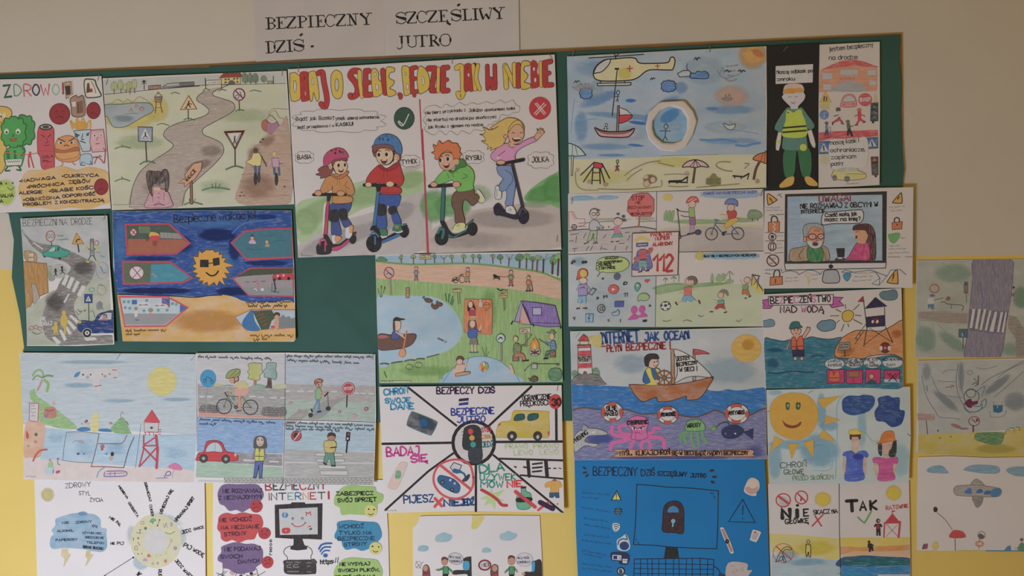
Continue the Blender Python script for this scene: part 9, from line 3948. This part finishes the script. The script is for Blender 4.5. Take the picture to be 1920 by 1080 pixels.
# ---------------------------------------------------------------- safe internet
poster('safe_internet_poster', 'white poster BEZPIECZNY INTERNET with a smiling monitor and purple, red, green clouds', 'poster', .0028,
 [(400, 896), (560, 897), (722, 900), (728, 1000), (731, 1130), (402, 1130), (399, 1000)], None, '''
Z 380 890 5.333
@title_words|many-coloured title BEZPIECZNY INTERNET
M b83040,3a4a44,2a2a2c,8a9a90,a04038,2a5a70,c84048,9a3a44,2a4a34,c03a44 76 12 632,152 1235,142 BEZPIECZNY
M b04a50,3a5044,3a4044,80b0a0,2f78b0,d09060,b03a48,3a5a50 66 10 668,252 1225,242 INTERNET
t c03848 66 18 1262,238 1264,238 !
@smiling_monitor|dark monitor with a smiling face and icons
f 342f30 722,300 880,290 895,275 1020,275 1030,290 1200,285 1195,648 1050,640 1000,640 1020,700 1050,715 1045,745 950,755 880,745 880,715 910,700 912,640 728,628
f c8c8cc 765,342 1150,325 1152,595 775,600
e 3a8ac0 826,402 32,28
t d0d0d4 34 8 818,418 836,416 f
t b83a48 34 9 1040,408 1082,402 M
g d03c40 800,535 870,532 872,580 802,582
e d8c8c8 836,556 7,7
e 3a6a90 903,438 12,15
e d8d8d8 905,442 5,6
e 3a6a90 998,436 13,14
e d8d8d8 998,438 6,6
c b83440 8 895,485 920,510 960,518 1000,505 1032,478
l b83440 6 888,492 902,482
l b83440 6 1022,472 1038,484
e d8b040 1058,525 10,12
e c84048 1072,515 14,6
e 2a6a50 1080,540 16,12
e d8d8d8 1070,532 8,6
@white_hands|outlined cables to the keyboard
c 342f30 7 880,710 830,735 815,780 850,820 848,855
c 342f30 7 1045,710 1090,745 1098,785 1085,810 1088,850
@dark_keyboard|dark keyboard and mouse
G 3c3738 2a2628 5 822,855 960,850 1085,850 1130,870 1135,975 1100,988 950,992 830,980 818,900
V 9a9494 4 840,880 990,878 16 1
V 9a9494 4 840,905 960,902 16 5
V 9a9494 4 845,930 990,928 16 3
V 9a9494 4 1040,885 1095,882 14 4
V 9a9494 4 1045,915 1085,915 14 6
l b8b4b4 5 850,965 965,965
l a8a4a4 4 1045,968 1090,968
G 524c4c 342f30 4 1090,860 1105,838 1130,850 1145,875 1125,890 1100,880
@purple_cloud|purple cloud NIE ROZMAWIAJ Z NIEZNAJOMYMI
K 0.4 7c6490 155,170 190,110 250,92 350,95 500,92 560,105 590,145 612,190 600,240 540,300 460,340 400,372 340,350 270,360 220,310 175,290 155,230
t 3c2c50 36 8 205,180 590,175 NIE ROZMAWIAJ
t 3c2c50 36 8 165,250 590,235 Z NIEZNAJOMYMI
@red_cloud|red cloud NIE WCHODŹ NA NIEZNANE STRONY
K 0.4 cc4a4c 155,480 170,410 240,380 320,395 400,375 480,390 570,400 605,460 600,520 545,590 520,640 440,650 370,675 300,650 240,668 190,640 180,580 150,540
t 5a2430 36 8 175,470 492,458 NIE WCHODŹ
t 5a2430 34 8 188,545 568,530 NA NIEZNANE
t 5a2430 36 8 222,612 440,600 STRONY
@purple_cloud|purple cloud NIE PODAWAJ SWOICH DANYCH
K 0.4 7c6490 155,820 190,770 190,720 260,690 340,672 430,690 520,690 600,740 605,840 595,880 540,920 520,960 400,985 330,980 260,940 205,930 200,880 160,860
t 3c2c50 36 8 225,762 580,750 NIE PODAWAJ
t 3c2c50 34 8 185,835 400,828 SWOICH
t 3c2c50 34 8 362,885 568,872 DANYCH
@red_sad_face
k 0.8 bc3840 540,315 62,62
e 7a2028 515,290 9,8
e 7a2028 572,282 9,8
c 7a2028 6 510,335 540,318 578,330
@red_sad_face
k 0.8 bc3840 622,583 62,58
e 7a2028 600,560 9,8
e 7a2028 652,556 9,8
c 7a2028 6 590,605 622,588 652,602
@red_sad_face
k 0.8 bc3840 652,872 58,60
e 7a2028 632,850 9,8
e 7a2028 676,846 9,8
c 7a2028 6 625,895 652,878 680,890
@green_cloud|green cloud ZABEZPIECZ SWÓJ SPRZĘT
K 0.4 a4c870 1315,240 1340,180 1410,120 1500,105 1600,115 1720,120 1740,170 1805,200 1795,270 1750,300 1740,370 1650,400 1550,400 1470,395 1390,400 1370,330 1320,300
t 26301c 34 9 1340,205 1705,200 ZABEZPIECZ
t 26301c 36 9 1352,275 1740,262 SWÓJ SPRZĘT
@blue_cloud|blue cloud WCHODŹ TYLKO NA BEZPIECZNE STRONY
K 0.4 3590bc 1320,600 1345,540 1345,480 1400,460 1490,455 1560,465 1650,470 1740,480 1780,540 1790,620 1740,680 1660,740 1590,760 1520,735 1440,750 1400,710 1385,660 1330,640
t 1c4464 34 8 1368,535 1610,530 WCHODŹ
t 1c4464 32 8 1362,595 1690,595 TYLKO NA
t 1c4464 34 8 1355,655 1718,650 BEZPIECZNE
t 1c4464 34 8 1418,715 1642,705 STRONY
@green_cloud|green cloud about not sending files
K 0.4 a4c870 1315,960 1360,880 1420,840 1500,825 1600,835 1740,850 1780,910 1800,960 1790,1030 1760,1130 1360,1130 1320,1040
t 26301c 30 8 1375,908 1672,902 NIE WYSYŁAJ
t 26301c 28 8 1360,968 1765,962 SWOICH PLIKÓW,
t 26301c 32 8 1330,1040 1720,1035 ZDJĘĆ, UŻYWAJ
@smiley_sticker
k 0.8 d8d27c 1682,362 64,64
e 2a2c28 1662,343 9,8
e 2a2c28 1716,347 9,8
c 2a2c28 7 1660,390 1682,402 1708,388
@smiley_sticker
k 0.8 d8d27c 1730,735 64,64
e 2a2c28 1700,715 9,9
e 2a2c28 1762,720 8,8
c 2a2c28 7 1706,758 1730,772 1755,762
@wifi_icon|blue wifi fan icon
c 2f68b0 18 1165,740 1190,700 1240,685 1290,685
c 2f68b0 16 1178,765 1205,730 1240,720 1280,722
c 2f68b0 14 1190,790 1215,762 1240,755 1270,758
e 2f68b0 1230,805 24,20
@https_word
t 2a2a2c 42 8 1180,890 1300,885 https
t 2a2a2c 44 7 1308,878 1316,876 :
t 2a2a2c 44 6 1325,872 1362,870 //
@vertical_word
t 3a3638 20 6 675,668 694,668 G
t 3a3638 20 6 675,705 694,705 O
t 3a3638 20 6 675,740 694,740 O
t 3a3638 20 6 675,768 694,768 G
t 3a3638 20 6 675,798 694,798 L
@cobweb|black cobweb with a spider
l 26242a 5 140,980 230,1013
l 26242a 5 210,935 200,1013
l 26242a 5 160,1040 250,960
c 26242a 5 155,1005 200,985 225,960
c 26242a 5 330,1013 350,985 420,990 430,960
l 26242a 5 540,935 560,1013
l 26242a 5 630,965 545,1013
c 26242a 5 440,1000 480,1010 540,985
e 26242a 490,985 18,14
e 3a2c40 385,1010 18,14
g c8a8a4 270,970 310,950 330,985 300,1005
''', amp=.002, group=GRP)
# ---------------------------------------------------------------- two sheets with blue clouds at the bottom
CL = """
m w
%s
@blue_cloud|larger pale blue cloud
G 8fb8c4 9aa8b4 4 %s
@blue_cloud|smaller pale blue cloud
G 8fb8c4 9aa8b4 4 %s
"""
poster('stranger_drawing', 'white sheet with blue clouds, girl in red, bench-side man in green, left of the two', 'poster', .0016,
 [(788, 968), (800, 967), (884, 966), (887, 1040), (888, 1130), (775, 1130), (774, 990)], None, '''
Z 720 940 5.333
@yellow_corner_sun|yellow sun in the corner
m w
g d0c050 285,140 350,145 345,200 320,235 285,262
'''+CL % ('', '525,400 520,350 560,325 600,310 640,325 678,340 670,380 620,402', '345,490 345,460 375,440 440,448 440,485 400,498')+'''
@scribbled_cross
m i
o 4a4a50 3 345,632 30,34
l 8a3a40 5 320,600 370,670
l 3a3438 4 395,605 318,665
@girl_in_red|girl with long brown hair and a red top
m i
g 6a4a3c 385,740 388,660 415,628 445,640 460,680 462,747 430,760 390,760
F a83440 5a2028 3 385,735 450,715 478,760 385,780
E c08a74 5a3a30 3 416,668 26,32
@man_in_green|man in a green jumper
l c08a70 13 520,683 555,685
l 2a2426 8 535,675 548,692
l 3a8a5c 22 560,680 605,665
l 3a8a5c 22 635,660 680,700
F 4a9460 222 5 590,650 640,650 650,725 590,725
F 26242a 1c1a1e 3 590,725 640,725 645,780 585,780
e c08a70 690,712 18,16
E c08a74 5a3a30 3 607,598 32,40
g 5a3c30 575,590 580,560 610,552 638,568 640,590 610,575
@speech_bubble
E c8c4cc 6a666e 4 718,572 76,58 12
t 4a464e 18 4 652,560 768,575 HEJ, MOŻE
t 4a464e 20 4 658,606 780,610 CUKIERKA?
@black_car|black car with a blue window
m i
G 35312f 1f1c1c 4 795,590 820,560 880,552 905,570 905,780 840,780 830,725 700,730 705,690 830,680
g 3f9cc8 792,605 850,602 850,680 795,682
''', amp=.0015, group=GRP)
poster('stranger_drawing', 'white sheet with blue clouds and a round red NIE bubble, right of the two', 'poster', .002,
 [(884, 966.5), (905, 966), (1012, 967), (1016, 1040), (1018, 1130), (886, 1130), (883, 1000)], None, '''
Z 720 940 5.333
@yellow_corner_sun|yellow sun in the corner
m w
g d0c050 870,262 880,200 890,148 1000,148 985,200 950,250 920,275 880,275
'''+CL % ('', '1160,370 1165,330 1200,318 1240,298 1290,315 1330,330 1315,365 1260,390 1200,388', '985,505 985,480 1020,460 1068,480 1065,505 1020,510')+'''
@no_bubble|round dark red bubble with NIE
m i
E c8c2c8 8a2c38 16 1008,636 58,48
t 4a4248 34 5 978,655 1050,648 NIE!!
@girl_in_red|girl with long brown hair and a red top
g 6a4a3c 1065,740 1068,660 1100,625 1140,640 1145,680 1140,747 1100,760
F a83440 5a2028 3 1070,735 1130,712 1155,760 1070,780
E c08a74 5a3a30 3 1108,668 28,34
@man_in_green|man in a green jumper
l 3a8a5c 20 1215,705 1258,665
l 3a8a5c 20 1295,660 1330,700
e c08a70 1212,712 10,10
e c08a70 1330,700 12,12
F 4a9460 222 5 1252,652 1302,652 1305,730 1250,730
F 26242a 1c1a1e 3 1252,730 1300,730 1305,780 1250,780
E c08a74 5a3a30 3 1275,592 36,46
g 5a3c30 1240,580 1245,548 1275,538 1305,552 1310,575 1275,560
@speech_bubble
E c8c4cc 8a868e 4 1405,582 84,68
t 4a464e 18 4 1335,575 1452,572 HEJ, MOŻE
t 4a464e 20 4 1335,618 1462,616 CUKIERKA?
@black_car|black car with a blue window
G 35312f 1f1c1c 4 1480,610 1510,595 1570,592 1580,780 1440,780 1400,740 1410,705 1480,700
g 3f9cc8 1480,615 1508,605 1505,690 1480,700
e c08a70 1395,725 18,14
''', amp=.0015, lift=.004, group=GRP)
